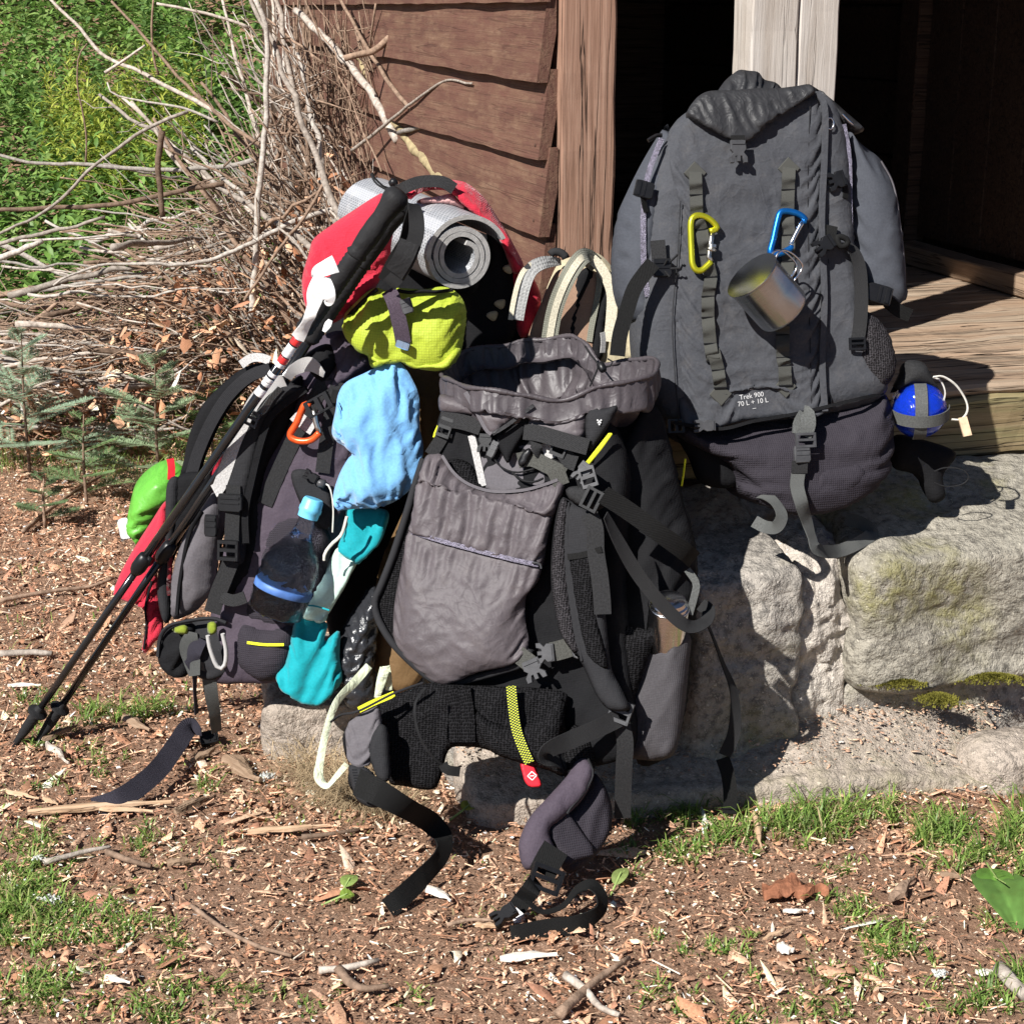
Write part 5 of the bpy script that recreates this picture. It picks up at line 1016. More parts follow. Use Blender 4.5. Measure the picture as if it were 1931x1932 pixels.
# ------------------------------------------------------------------ carabiners on the pack
def carab(name, pts, gate, pl, r, mat, gmat, label, sleeve=None):
    P = pl.ats(pts); c = thing(name, label, 'carabiner', P.mean(0)); V, F = tube(P, r, 10, .004); obj('frame', V, F, mat, c)
    Gp = pl.ats(gate); V, F = tube(Gp, r * .85, 10, .01); gt_ = obj('gate', V, F, gmat, c)
    if sleeve is not None:
        a, b = Gp[0] + (Gp[-1] - Gp[0]) * sleeve[0], Gp[0] + (Gp[-1] - Gp[0]) * sleeve[1]; V, F = lathe([(r * 1.25, 0), (r * 1.55, .002), (r * 1.55, .004), (r * 1.15, .0055), (r * 1.5, .007), (r * 1.55, np.linalg.norm(b - a))], a, b - a, 12); obj('locking_sleeve', V, F, M['steel'], gt_, sharp=40)
    return c
CF = off(BP, .066)
carab('carabiner', q('y3', 520, 880, 580, 860, 590, 830, 520, 760, 440, 725, 370, 730, 335, 790, 335, 950, 342, 1100, 350, 1200, 385, 1262, 440, 1265, 500, 1215, 535, 1180), q('y3', 535, 1180, 510, 1140, 545, 900), CF, .0056, M['an_yellow'], M['steel'], 'yellow locking carabiner hanging on the left strap of the tall charcoal pack', (.35, .6))
carab('carabiner', q('y3', 1440, 780, 1470, 770, 1420, 720, 1345, 690, 1270, 680, 1215, 700, 1180, 820, 1150, 960, 1120, 1080, 1150, 1112, 1230, 1095, 1300, 1060, 1340, 1030), q('y3', 1340, 1030, 1320, 1010, 1440, 780), CF, .0058, M['an_blue'], M['silver'], 'blue carabiner with silver gate holding the steel mug')
# ------------------------------------------------------------------ steel mug
rimc = BP.at(*q('z3', 862, 1358)[0], .138); botc = BP.at(*q('z3', 1045, 1568)[0], .108); ax = unit(botc - rimc); H = np.linalg.norm(botc - rimc) * 1.04; r_ = .049
mug = thing('mug', 'dented-looking steel camping mug hanging from the blue carabiner', 'mug', botc); mug['label'] = 'stained steel camping mug hanging from the blue carabiner'
prof = [(r_ * 1.045, .0), (r_ * 1.05, .0012), (r_ * 1.02, .003), (r_, .006), (r_, H * .5), (r_ * .995, H * .9), (r_ * .95, H * .965), (r_ * .84, H), (0.0, H)]; inn = [(0, H * .975), (r_ * .8, H * .975), (r_ * .93, H * .94), (r_ * .975, H * .88), (r_ * .982, .006), (r_ * 1.0, .003), (r_ * 1.045, .0)]
V, F = lathe(prof, rimc, ax, 56); V2, F2_ = lathe(inn, rimc, ax, 56); V, F = join([(V, F[:-1] if len(F[-1]) == 56 else F), (V2, F2_)]); obj('cup', V, F, M['mug_steel'], mug, sharp=50, uv=np.concatenate([np.stack([np.repeat([t for _, t in pf], 56), np.tile(np.arange(56) / 56, len(pf))], -1) for pf in (prof, inn)]))
side = unit(BP.ex * .72 + BP.ey * .62 + BP.n * -.1); side = unit(side - ax * np.dot(side, ax)); wd = np.cross(ax, side) * .008
def hp(t, o_, s): return rimc + ax * t + side * o_ + wd * s
V, F = join([tube([hp(.012, r_ * .98, s), hp(.010, r_ + .012, s), hp(.014, r_ + .022, s), hp(.030, r_ + .030, s * 1.1), hp(.056, r_ + .032, s * 1.1), hp(.066, r_ + .024, s), hp(.068, r_ * .98, s)], .0019, 8, .004) for s in (-1, 1)]); obj('wire_handle', V, F, M['silver'], mug)
# ------------------------------------------------------------------ blue bottle in its holder
BB = Plane(W(1732, 770, 3.06), 5, 10); c_ = BB.at(*q('z4', 1450, 505)[0])
bb = thing('blue_bottle', 'blue clear bottle base sticking out of a grey webbing holder right of the tall pack', 'bottle', c_ - (0, 0, .06))
prof = [(.0, -.050)] + [(.051 * math.sin(a), -.050 * math.cos(a)) for a in np.linspace(.25, 1.57, 8)] + [(.049, .03), (.042, .07), (.035, .11), (0, .112)]; axb = unit(np.array([.12, .93, .16]))
V, F = lathe(prof, c_, axb, 36); obj('bottle_shell', V, F, M['blue_glass'], bb); V, F = lathe([(r * .8, t * .8) for r, t in prof], c_, axb, 28); obj('bottle_content', V, F, plain('deep_blue', (.01, .05, .5), .3, .5), bb)
hold = thing('bottle_holder', 'grey webbing bottle holder with crossed bands on the right of the tall pack', 'holder', c_ - (0, 0, .06))
e1 = unit(np.cross(axb, BB.ey)); 
def arcband(d0, d1, w, rr=.0535):
    return [c_ + rr * (math.cos(a) * -axb + math.sin(a) * d1) for a in np.linspace(-1.6, 1.6, 13)]
up2 = unit(BB.ey - axb * np.dot(BB.ey, axb)); rt2 = np.cross(axb, up2)
for nm, dd, rr in (('band', up2, .0525), ('band', rt2, .0545)):
    P_ = np.array(arcband(None, dd, .02, rr)); rib(nm, P_, .0225, M['web_grey'], hold, thick=.002, ref=unit(P_.mean(0) - c_ - axb * .0) if False else (P_ - c_), step=.006)
puff('sleeve', q('z4', 1385, 285, 1430, 275, 1478, 290, 1510, 350, 1545, 420, 1480, 400, 1400, 395, 1320, 425, 1355, 360), off(BB, -.01), M['web_dark'], hold, tf=.03, tb=.05, rf=.03)
tub('cord_loop', WP(q('z4', 1515, 352, 1560, 350, 1620, 390, 1665, 460, 1670, 510, 1640, 545, 1600, 545), 3.03), .0022, M['white_cord'], hold, seg=6, step=.006); tub('cord_loop', WP(q('z4', 1515, 352, 1550, 370, 1570, 420, 1560, 470), 3.04), .0018, M['white_cord'], hold, seg=6, step=.006)
V, F = bar(W(*q('z4', 1648, 535)[0], 3.03), W(*q('z4', 1672, 620)[0], 3.01), .016, .006, (0, -1, .3)); obj('toggle', V, F, M['tag_beige'], hold, smooth=False)
# ------------------------------------------------------------------ open black pack in the middle, its harness side to the viewer
FP = Plane(W(960, 1150, 2.70), -18, 18)
fp = thing('open_backpack', 'open black and plum-grey backpack in the foreground with its hip belt towards the viewer', 'backpack', FP.at(1010, 1440, -.1))
puff('pack_body', [(835, 770), (920, 765), (1010, 775), (1110, 790), (1152, 800), (1180, 880), (1176, 1000), (1172, 1120), (1186, 1280), (1196, 1400), (1150, 1440), (1040, 1445), (920, 1400), (850, 1300), (810, 1120), (815, 920)], FP, M['black_cloth'], fp, tf=.015, tb=.25, rf=.04, rb=.06, step=.009, disp=add(folds(80, 8, 24, .008, 31)))
# the shaded right flank, bulging pocket included
puff('side_panel', [(1130, 800), (1175, 775), (1232, 762), (1262, 850), (1285, 950), (1305, 1020), (1312, 1130), (1300, 1210), (1290, 1330), (1262, 1424), (1200, 1430), (1170, 1300), (1150, 1080), (1135, 920)], off(FP, -.10), M['black_cloth'], fp, tf=.05, tb=.14, rf=.06, step=.009, disp=add(folds(70, 4, 16, .012, 32)), sim=dict(sx=1.08, sy=1.03, ang=-20, smooth=.12))
puff('side_pocket', [(1228, 1190), (1262, 1182), (1300, 1196), (1298, 1260), (1290, 1340), (1276, 1412), (1256, 1432), (1215, 1434), (1180, 1418), (1186, 1330), (1205, 1250)], off(FP, -.055), M['pocket_grey'], fp, tf=.030, tb=.07, rf=.05, disp=add(folds(80, 6, 22, .014, 34)))
puff('pocket_mesh', [(1150, 1190), (1228, 1195), (1215, 1260), (1190, 1340), (1178, 1415), (1160, 1400), (1150, 1300)], off(FP, -.02), M['mesh_black'], fp, tf=.02, tb=.03, rf=.04)
# collar: an open nylon tube with a gathered rim
rim = q('z6', 446, 322, 540, 345, 640, 362, 800, 398, 980, 425, 1150, 397, 1300, 348, 1440, 322, 1528, 275, 1552, 232, 1500, 196, 1400, 205, 1290, 228, 1225, 195, 1150, 130, 1080, 92, 950, 95, 840, 113, 700, 143, 560, 183, 488, 222, 452, 280)
ry = [2.86, 2.81, 2.77, 2.755, 2.75, 2.75, 2.755, 2.77, 2.81, 2.85, 2.90, 2.93, 2.95, 2.97, 3.0, 3.03, 3.05, 3.06, 3.05, 3.03, 2.98, 2.92]
rimP = crom(WP(rim, ry), n=150, closed=True); rimP = rimP + .010 * np.stack([0 * rimP[:, 0], 0 * rimP[:, 0], perlin(rimP * 14)], -1) + .006 * np.stack([perlin(rimP * 22 + 5), perlin(rimP * 22 + 9), 0 * rimP[:, 0]], -1); cen = rimP.mean(0); k = len(rimP); th = np.arange(k) / k * 2 * math.pi
base_c = FP.at(1020, 800, -.10); 
def ring_rows(n, f): return np.array([f(t) for t in np.linspace(0, 1, n)])
def outer(t):
    out = rimP - cen; out[:, 2] = 0; return rimP + np.array([0, 0, -1.0]) * ((.032 + .03 * sst(.1, .3, rimP[:, 0])) * t)[:, None] + np.array([0, -.026, 0]) * t + out * (.07 * math.sin(t * 3.1) - .10 * t)
cl = relax_grid(ring_rows(14, outer), 1.16, 1.06, 70, .06, 1); grid_obj('collar', cl, M['plum_dark'], fp, True, uv=np.stack([np.tile(th * .15, 14), np.repeat(np.linspace(0, .06, 14), k)], -1))
def inner(t):
    out = cen - rimP; out[:, 2] = 0; return rimP + np.array([0, 0, -.10]) * t + out * (.02 + .50 * t ** 1.8)
il = relax_grid(ring_rows(22, inner), 1.38, 1.10, 80, .05, 2, amp=.006); il = np.concatenate([il, np.repeat(il[-1].mean(0)[None, None], k, 1)])
grid_obj('collar_lining', il[:, ::-1], M['plum_dark'], fp, True, uv=np.stack([np.tile(th * .15, 23), np.repeat(np.linspace(0, .2, 23), k)], -1))
rt = crom(rimP, n=280, closed=True); a = np.arange(280) / 280 * 2 * math.pi; V, F = loop_tube(rt, .0042 + .0005 * np.sin(a * 120 + 2 * np.sin(a * 9)) + .0008 * np.sin(a * 17), 8, .0035, ref=(0, 0, 1)); obj('drawcord_rim', V, F, M['plum_dark'], fp)
tub('drawcord', WP(q('z6', 1175, 140, 1200, 180, 1240, 235, 1225, 290, 1200, 345), [2.93, 2.9, 2.86, 2.82, 2.78]), .0016, M['cord_black'], fp, seg=6); tub('drawcord', WP(q('z6', 1245, 240, 1290, 250, 1320, 225, 1290, 205), 2.86), .0016, M['cord_black'], fp, seg=6)
V, F = lathe([(.004, 0), (.007, .002), (.007, .014), (.005, .018), (0, .018)], W(*q('z6', 1250, 225)[0], 2.85), (.3, -.4, -.6), 12); obj('cord_lock', V, F, M['plastic'], fp)
# tongue of the collar hanging over the front, with its shaded fold
FT = off(FP, .046)
puff('collar_tongue', q('z6', 560, 375, 640, 400, 760, 425, 900, 438, 880, 470, 820, 510, 760, 555, 725, 588, 690, 592, 660, 545, 620, 480, 585, 425), FT, M['plum_nylon'], fp, tf=.008, tb=.012, rf=.012, disp=add(folds(-30, 5, 26, .004, 41)), sim=dict(sx=1.12, sy=1.02, ang=40, smooth=.09))
rib('tongue_hem', off(FT, .006).ats(q('z6', 560, 378, 620, 480, 665, 565, 695, 592)), .008, M['soft_grey'], fp, thick=.003); rib('tongue_hem', off(FT, .006).ats(q('z6', 700, 592, 770, 550, 850, 490, 910, 445)), .006, M['dark_nylon'], fp, thick=.003)
puff('tongue_strap', q('z6', 905, 445, 945, 440, 880, 560, 810, 680, 780, 745, 745, 690, 715, 610, 790, 540), off(FP, .032), M['black_cloth'], fp, tf=.004, tb=.006, rf=.01)
puff('yoke_panel', q('z6', 905, 452, 1000, 455, 1100, 468, 1175, 488, 1178, 560, 1160, 612, 1040, 600, 940, 580, 870, 545), off(FP, .024), M['plum_nylon'], fp, tf=.012, tb=.012, rf=.02, disp=add(folds(5, 5, 24, .003, 42)), sim=dict(sx=1.01, sy=1.08, smooth=.1))
puff('yoke_panel', q('z6', 428, 390, 500, 400, 560, 420, 620, 480, 640, 500, 560, 495, 470, 488, 426, 470), off(FP, .024), M['plum_nylon'], fp, tf=.012, tb=.012, rf=.02)
puff('yoke_corner', q('z6', 1180, 485, 1280, 460, 1345, 450, 1290, 560, 1230, 650, 1190, 690), off(FP, .026), M['dull_black'], fp, tf=.010, tb=.012, rf=.02)
for (x, y) in ((0, 0), (3.2, 2.2), (6.4, 0), (1.2, 4.5), (5.2, 4.5), (3.2, 8)):
    c = FP.at(1130 + x - 3, 796 + y - 3, .0375); V, F = lathe([(.0016, 0), (.0016, .0006), (0, .0006)], c, FP.n, 8); obj('logo_mark', V, F, M['print'], fp)
puff('back_panel', q('z6', 480, 560, 640, 590, 860, 600, 1040, 640, 1130, 700, 1080, 800, 1000, 880, 850, 900, 660, 890, 540, 830, 460, 720), off(FP, .008), M['plum_cloth'], fp, tf=.006, tb=.01, rf=.02)
puff('frame_sheet', q('z6', 640, 640, 830, 640, 1000, 670, 1010, 880, 860, 890, 665, 885), off(FP, .014), M['soft_grey'], fp, tf=.003, tb=.004, rf=.006)
puff('mesh_pad', q('z6', 450, 740, 520, 720, 590, 750, 640, 830, 655, 890, 560, 880, 480, 830), off(FP, .016), M['mesh_black'], fp, tf=.014, tb=.01, rf=.02)
rib('stay_strap', off(FP, .019).ats(q('z6', 590, 600, 610, 680, 650, 860)), .012, M['web_light'], fp, thick=.002)
rib('stay_strap', off(FP, .021).ats(q('z6', 960, 640, 985, 680, 1000, 720)), .016, M['web_light'], fp, thick=.002)
rib('yoke_band', off(FP, .030).ats(q('z6', 430, 515, 540, 530, 640, 560)), .026, M['web_dark'], fp); rib('yoke_band', off(FP, .040).ats(q('z6', 860, 580, 940, 590, 1060, 625, 1190, 660), [0, .004, .004, 0]), .027, M['web_dark'], fp)
buckle('ladder_buckle', FP.at(*q('z6', 460, 560)[0], .024), FP.n, FP.ey + FP.ex * .25, .024, .034, M['plastic'], fp, 'ladder'); buckle('ladder_buckle', FP.at(*q('z6', 1050, 655)[0], .028), FP.n, FP.ey + FP.ex * .3, .026, .036, M['plastic'], fp, 'ladder')
rib('lifter_strap', off(FP, .022).ats(q('z6', 450, 590, 420, 640, 380, 700)), .022, M['web_dark'], fp); rib('lifter_loop', off(FP, .024).ats(q('z6', 890, 545, 915, 600, 930, 680, 950, 690), [0, .012, .014, .002]), .018, M['web_dark'], fp)
rib('lifter_strap', off(FP, .03).ats(q('z6', 1065, 690, 1095, 730, 1130, 745)), .026, M['web_dark'], fp)
buckle('clip_buckle', FP.at(*q('z6', 665, 640)[0], .026), FP.n, FP.ey, .026, .032, M['plastic'], fp, 'clip'); buckle('clip_buckle', FP.at(*q('z6', 705, 670)[0], .030), FP.n, FP.ey + FP.ex * .4, .014, .03, M['plastic_grey'], fp, 'socket')
rib('sternum_strap', off(FP, .03).ats(q('z6', 830, 730, 900, 720, 990, 760, 1070, 800)), .026, M['web_olive'], fp, thick=.0025)
puff('strap_tab', q('z6', 830, 735, 860, 680, 890, 665, 900, 690, 870, 745, 845, 760), off(FP, .036), M['plastic'], fp, tf=.003, tb=.004, rf=.004, step=.004)
tub('cord', off(FP, .026).ats(q('z6', 690, 690, 740, 760, 820, 790, 920, 770)), .0018, M['cord_black'], fp, seg=6); tub('cord', off(FP, .03).ats(q('z6', 800, 790, 850, 830, 910, 840, 960, 820)), .0022, M['cord_black'], fp, seg=6)
for i in range(4): tub('yellow_cord', off(FP, .034).ats([q('z6', 1178 + i * 5, 745)[0], q('z6', 1235 + i * 6, 672)[0], q('z6', 1300 + i * 4, 590)[0]], [0, .006, 0]), .0016, M['neon'], fp, seg=5)
tub('yellow_cord', off(FP, .0).ats(q('z6', 425, 545, 405, 590, 400, 610)), .0028, M['neon'], fp, seg=6)
# lid turned down over the front: plum nylon bib with zip and a thick black edge
LD = off(FP, .045)
za, zb = LD.to2(LD.ats(q('z6', 285, 1095, 930, 1265))); ze = unit(zb - za); zm = np.array([-ze[1], ze[0]])
def zt(u, v): return (u - za[0]) * zm[0] + (v - za[1]) * zm[1]
def gather(u, v, d):
    t = zt(u, v); return (folds(40, 2.5, 12, .016, 45, .35, 2)(u, v) + folds(-20, 3, 16, .007, 49, .35, 2)(u, v)) * sst(-.01, -.06, t) + .016 * np.exp(-((t + .13) / .08) ** 2) + fan(LD, *q('z6', 560, 430)[0], 9, .010, .05, 44)(u, v) * sst(.02, .06, t) - .007 * np.exp(-(t / .010) ** 2) - .005 * np.exp(-((t - .085) / .008) ** 2)
lid = q('z6', 352, 715, 400, 697, 440, 702, 500, 790, 580, 850, 700, 885, 850, 880, 960, 852, 1035, 825, 1068, 850, 1040, 950, 1005, 1040, 980, 1150, 962, 1250, 932, 1350, 872, 1430, 868, 1550, 885, 1650, 870, 1715, 790, 1755, 650, 1790, 520, 1840, 440, 1848, 350, 1790, 250, 1695, 195, 1590, 192, 1490, 215, 1350, 245, 1200, 285, 1020, 312, 860)
lido = puff('lid', lid, LD, M['plum_nylon'], fp, tf=.022, tb=.02, rf=.026, step=.0042, disp=gather, pinned=.012, sim=dict(sx=1.19, sy=1.015, ang=math.degrees(math.atan2(ze[1], ze[0])), smooth=.06, steps=70, seed=9, floor=.35, mask=lambda u, v: .30 + .70 * sst(-.075, -.02, zt(u, v)), pin=lambda u, v: (np.abs(zt(u, v)) < .0035) | (np.abs(zt(u, v) - .085) < .002)))
puff('lid_gusset', q('z6', 340, 730, 440, 720, 700, 900, 1010, 880, 960, 1300, 880, 1450, 890, 1700, 860, 1775, 700, 1830, 520, 1880, 430, 1870, 300, 1790, 180, 1670, 105, 1540, 95, 1430, 170, 1230, 240, 1020, 290, 860), off(LD, -.02), M['mesh_black'], fp, tf=.012, tb=.02, rf=.02)
tub('edge_piping', off(LD, -.004).ats(q('z6', 345, 720, 300, 860, 255, 1010, 190, 1210, 120, 1390, 95, 1450, 110, 1540, 180, 1660, 290, 1775, 400, 1860, 480, 1880, 600, 1850, 740, 1812, 860, 1770, 895, 1700)), .0065, M['dull_black'], fp, seg=8)
rib('zip', off(LD, .0235).ats(q('z6', 285, 1097, 400, 1132, 520, 1165, 700, 1212, 850, 1248, 935, 1265), [-.010, 0, .0, .0, 0, -.004]), .0075, M['zip'], lido, thick=.003)
tub('zip_puller', off(LD, .026).ats(q('z6', 905, 1255, 940, 1258, 950, 1285)), .002, M['plastic_grey'], lido, seg=6)
rib('hem', off(LD, .004).ats(q('z6', 440, 704, 500, 792, 580, 852, 700, 887, 850, 882, 960, 854, 1035, 827)), .005, M['soft_grey'], lido, thick=.004)
for i in range(9):
    c = LD.at(*q('z6', 600 + i * 12, 1480 - i * 7)[0], .0235); V, F = bar(c - FP.ey * .0022, c + FP.ey * .0022, .0009, .0006, FP.n); obj('faint_lettering', V, F, M['print_faint'], lido, smooth=False)
rib('lid_strap', off(LD, .004).ats(q('z6', 1000, 835, 1040, 815, 1080, 800)), .028, M['web_olive'], fp)
rib('lid_strap', off(LD, .010).ats(q('z6', 830, 1725, 870, 1755, 895, 1775)), .030, M['web_olive'], fp, ref=tuple(FP.n)); buckle('clip_buckle', LD.at(*q('z6', 915, 1805)[0], .008), FP.n, -FP.ex * .5 + FP.ey * .9, .036, .036, M['plastic_grey'], fp, 'clip', .007)
buckle('clip_buckle', LD.at(*q('z6', 975, 1718)[0], .008), FP.n, FP.ex + FP.ey * .2, .034, .03, M['plastic_grey'], fp, 'clip', .007); rib('side_strap', off(LD, .008).ats(q('z6', 1000, 1715, 1060, 1700, 1120, 1680)), .032, M['web_olive'], fp)
V, F = loop_tube(off(LD, .010).ats(q('z6', 1110, 1645, 1140, 1645, 1150, 1730, 1120, 1735)), .0025, 6); obj('ring', V, F, M['plastic_grey'], fp)
# right shoulder strap: padded, mesh inside, webbing on top
SS = off(FP, .05)
puff('shoulder_strap', q('z6', 1050, 930, 1100, 935, 1210, 985, 1272, 1060, 1256, 1200, 1240, 1300, 1275, 1480, 1292, 1640, 1312, 1800, 1370, 1920, 1400, 2010, 1300, 2010, 1230, 1930, 1150, 1760, 1040, 1600, 1000, 1360, 1010, 1110), SS, M['dull_black'], fp, tf=.014, tb=.016, rf=.018, step=.006)
puff('strap_mesh', q('z6', 1052, 940, 1088, 945, 1082, 1120, 1085, 1300, 1120, 1560, 1150, 1740, 1100, 1700, 1040, 1590, 1004, 1360, 1014, 1110), off(SS, .010), M['mesh_grey'], fp, tf=.010, tb=.008, rf=.015, step=.006)
puff('strap_mesh', q('z6', 1100, 1235, 1210, 1215, 1225, 1300, 1225, 1420, 1240, 1550, 1270, 1680, 1290, 1800, 1190, 1740, 1140, 1560, 1105, 1350), off(SS, .012), M['mesh_black'], fp, tf=.006, tb=.004, rf=.012, step=.006)
rib('strap_webbing', off(SS, .019).ats(q('z6', 1195, 1000, 1225, 1080, 1230, 1200, 1250, 1330, 1262, 1450, 1265, 1520)), .028, M['web_dark'], fp); rib('strap_band', off(SS, .019).ats(q('z6', 1085, 1225, 1160, 1215, 1260, 1185)), .010, M['web_black'], fp)
seam('strap_piping', off(SS, .012).ats(q('z6', 1092, 945, 1086, 1120, 1090, 1300, 1126, 1560, 1158, 1760)), M['dull_black'], fp, .0025)
puff('lifter_tab', q('z6', 1075, 880, 1120, 860, 1200, 870, 1270, 900, 1285, 950, 1240, 985, 1170, 970, 1100, 935), off(SS, .016), M['web_dark'], fp, tf=.006, tb=.008, rf=.01); buckle('ladder_buckle', SS.at(*q('z6', 1215, 930)[0], .026), FP.n, FP.ex - FP.ey * .4, .036, .030, M['plastic'], fp, 'ladder', .008)
for i in range(2): buckle('clip_buckle', SS.at(*q('z6', 1165 + i * 30, 790 + i * 25)[0], .01 + .006 * i), FP.n, FP.ey + FP.ex * (.6 - i), .026, .034, M['plastic_grey'], fp, 'ladder' if i else 'clip', .006)
rib('side_compression_strap', WP(q('z6', 1270, 905, 1400, 990, 1560, 1105, 1690, 1200, 1735, 1240), [2.60, 2.605, 2.61, 2.63, 2.66]), .030, M['web_black'], fp); rib('side_compression_strap', WP(q('z6', 1280, 1010, 1350, 1150, 1450, 1320, 1580, 1480, 1700, 1580, 1790, 1560, 1810, 1500, 1770, 1470), [2.59, 2.595, 2.60, 2.60, 2.605, 2.63, 2.67, 2.70]), .022, M['web_dark'], fp, twist=[60, 30, 0, 0, 20, 40, 20, 0])
rib('side_compression_strap', WP(q('z6', 1700, 1290, 1745, 1360, 1735, 1430, 1710, 1520), [2.66, 2.65, 2.64, 2.63]), .012, M['web_grey'], fp); rib('pocket_strap', WP(q('z6', 1580, 850, 1600, 950, 1680, 1000, 1700, 1090), [2.78, 2.78, 2.8, 2.82]), .022, M['web_dark'], fp, twist=[0, 30, 50, 30])
tub('yellow_piping', WP(q('z6', 1690, 720, 1680, 800, 1670, 860), 2.86), .0018, M['neon'], fp, seg=5)
buckle('ladder_buckle', W(1172, 1342, 2.565), FP.n, FP.ey + FP.ex * .25, .036, .036, M['plastic_grey'], fp, 'ladder', .009); rib('strap_tail', WP([(1165, 1310), (1168, 1330), (1172, 1350)], 2.572), .030, M['web_black'], fp)
rib('strap_tail', WP(q('z8', 1510, 420, 1530, 520, 1525, 640, 1520, 780, 1518, 900), [2.565, 2.56, 2.56, 2.565, 2.57]), .0275, M['web_dark'], fp, thick=.0018)
rib('strap_tail', WP(q('z8', 1500, 400, 1400, 450, 1260, 510, 1150, 560, 1140, 600, 1240, 610, 1330, 590), [2.56, 2.54, 2.52, 2.50, 2.51, 2.56, 2.60]), .030, M['web_dark'], fp, twist=[0, 10, 10, 30, 60, 20, 0], thick=.0018)
# hip belt
HB = Plane(W(930, 1360, 2.60), -10, 20)
puff('lumbar_pad', q('z8', 300, 335, 420, 270, 560, 225, 700, 235, 900, 240, 1080, 250, 1240, 280, 1225, 400, 1260, 560, 1230, 690, 1150, 665, 1010, 625, 840, 560, 740, 545, 650, 560, 610, 700, 560, 760, 420, 740, 350, 720, 320, 560, 300, 430), HB, M['mesh_black'], fp, tf=.012, tb=.03, rf=.02, step=.008, disp=add(folds(85, 6, 20, .012, 51)))
puff('lumbar_pad', q('z8', 760, 330, 830, 400, 960, 440, 1100, 400, 1220, 300, 1225, 420, 1200, 560, 1230, 680, 1120, 650, 990, 620, 850, 560, 790, 440), off(HB, .018), M['mesh_black'], fp, tf=.018, tb=.02, rf=.03, step=.008)
for xs in (680, 745): rib('pad_rib', off(HB, .018).ats(q('z8', xs - 20, 250, xs, 380, xs + 5, 520)), .022, M['mesh_black'], fp, thick=.012, cup=.3)
puff('left_wing', q('z8', 130, 470, 150, 420, 200, 385, 300, 335, 310, 440, 300, 500, 280, 580, 250, 640, 180, 640, 140, 590), off(HB, .06), M['soft_grey'], fp, tf=.006, tb=.03, rf=.007, step=.004, disp=add(folds(60, 6, 26, .008, 52)), sim=dict(sx=1.14, sy=1.05, ang=-20, smooth=.06), round_=False)
puff('wing_edge', q('z8', 262, 500, 300, 435, 330, 440, 347, 480, 353, 580, 356, 690, 335, 722, 300, 712, 270, 650, 250, 575), off(HB, .066), M['dull_black'], fp, tf=.009, tb=.03, rf=.012, step=.005)
puff('wing_pocket', q('z8', 118, 500, 140, 440, 170, 400, 150, 520, 150, 620, 185, 700, 175, 770, 145, 720, 150, 640, 128, 570), off(HB, .045), M['black_cloth'], fp, tf=.01, tb=.03, rf=.015, step=.005)
puff('wing_lower', q('z8', 150, 640, 240, 650, 300, 715, 340, 740, 320, 830, 270, 850, 200, 820, 170, 760), off(HB, .065), M['dull_black'], fp, tf=.01, tb=.03, rf=.02, step=.005)
rib('yellow_edge', off(HB, .055).ats(q('z8', 200, 360, 270, 325, 330, 300, 378, 280)), .010, M['neon'], fp, thick=.003); tub('elastic_cord', WP(q('z8', 60, 420, 110, 385, 200, 365, 380, 275, 520, 225), [2.62, 2.60, 2.57, 2.58, 2.6]), .0022, M['dull_black'], fp, seg=6)
lb = [W(*p, y) for p, y in zip(q('z8', 190, 720, 290, 770, 430, 850), (2.50, 2.47, 2.48))] + [G(*p, z) for p, z in zip(q('z8', 560, 925, 625, 1010, 605, 1100, 500, 1215, 410, 1300, 345, 1355), (.085, .06, .04, .03, .022, .012))]
rib('belt_strap', lb, [.044, .042, .036, .036, .036, .034, .034, .034, .034], M['web_black'], fp, twist=[0, 0, 0, 20, 45, 35, 15, 5, 0], thick=.002, step=.006)
for i in range(7): 
    c = W(*q('z8', 165 + i * 3, 660 + i * 14)[0], 2.505); V, F = bar(c, c + np.array([.008, 0, 0]), .0022, .003, (0, -1, .3)); obj('stitch', V, F, M['plastic'], fp, smooth=False)
rib('adjuster_cord', WP(q('z8', 530, 250, 480, 330, 490, 450, 540, 560, 620, 640), [2.55, 2.53, 2.52, 2.52, 2.53]), .004, M['cord_black'], fp, thick=.003); rib('cord_tab', WP(q('z8', 620, 630, 640, 660, 705, 670), [2.53, 2.52, 2.52]), .016, M['web_black'], fp)
rib('check_tape', off(HB, .036).ats(q('z8', 960, 240, 968, 330, 985, 450, 1015, 540, 1052, 625), [0, .002, .004, .006, .006]), .0165, M['checker'], fp)
RT = Plane(W(*q('z8', 1058, 690)[0], 2.55), 8, 25)
tg = puff('red_tag', q('z8', 1008, 628, 1045, 628, 1082, 645, 1100, 695, 1112, 740, 1058, 746, 1030, 720, 1018, 680), RT, M['tag_red'], fp, tf=.002, tb=.002, rf=.003, step=.003)
dm = RT.at(*q('z8', 1065, 690)[0], .0025)
for a_, b_2 in (((-.0075, 0), (0, .007)), ((0, .007), (.0075, 0)), ((.0075, 0), (0, -.007)), ((0, -.007), (-.0075, 0)), ((-.0035, 0), (.0035, 0))):
    V, F = bar(dm + RT.ex * a_[0] + RT.ey * a_[1], dm + RT.ex * b_2[0] + RT.ey * b_2[1], .0016, .0006, RT.n); obj('tag_mark', V, F, M['tag_white'], tg, smooth=False)
RW = Plane(W(1085, 1560, 2.50), 20, 25)
puff('right_wing', q('z8', 1285, 615, 1330, 600, 1366, 635, 1368, 700, 1330, 790, 1270, 860, 1200, 920, 1150, 965, 1175, 1050, 1150, 1110, 1100, 1145, 1035, 1160, 1003, 1095, 1003, 1010, 1055, 895, 1150, 790, 1240, 690), RW, M['plum_cloth'], fp, tf=.022, tb=.016, rf=.026, step=.005, disp=add(folds(55, 5, 24, .005, 53), creases(.002, 30, 54)))
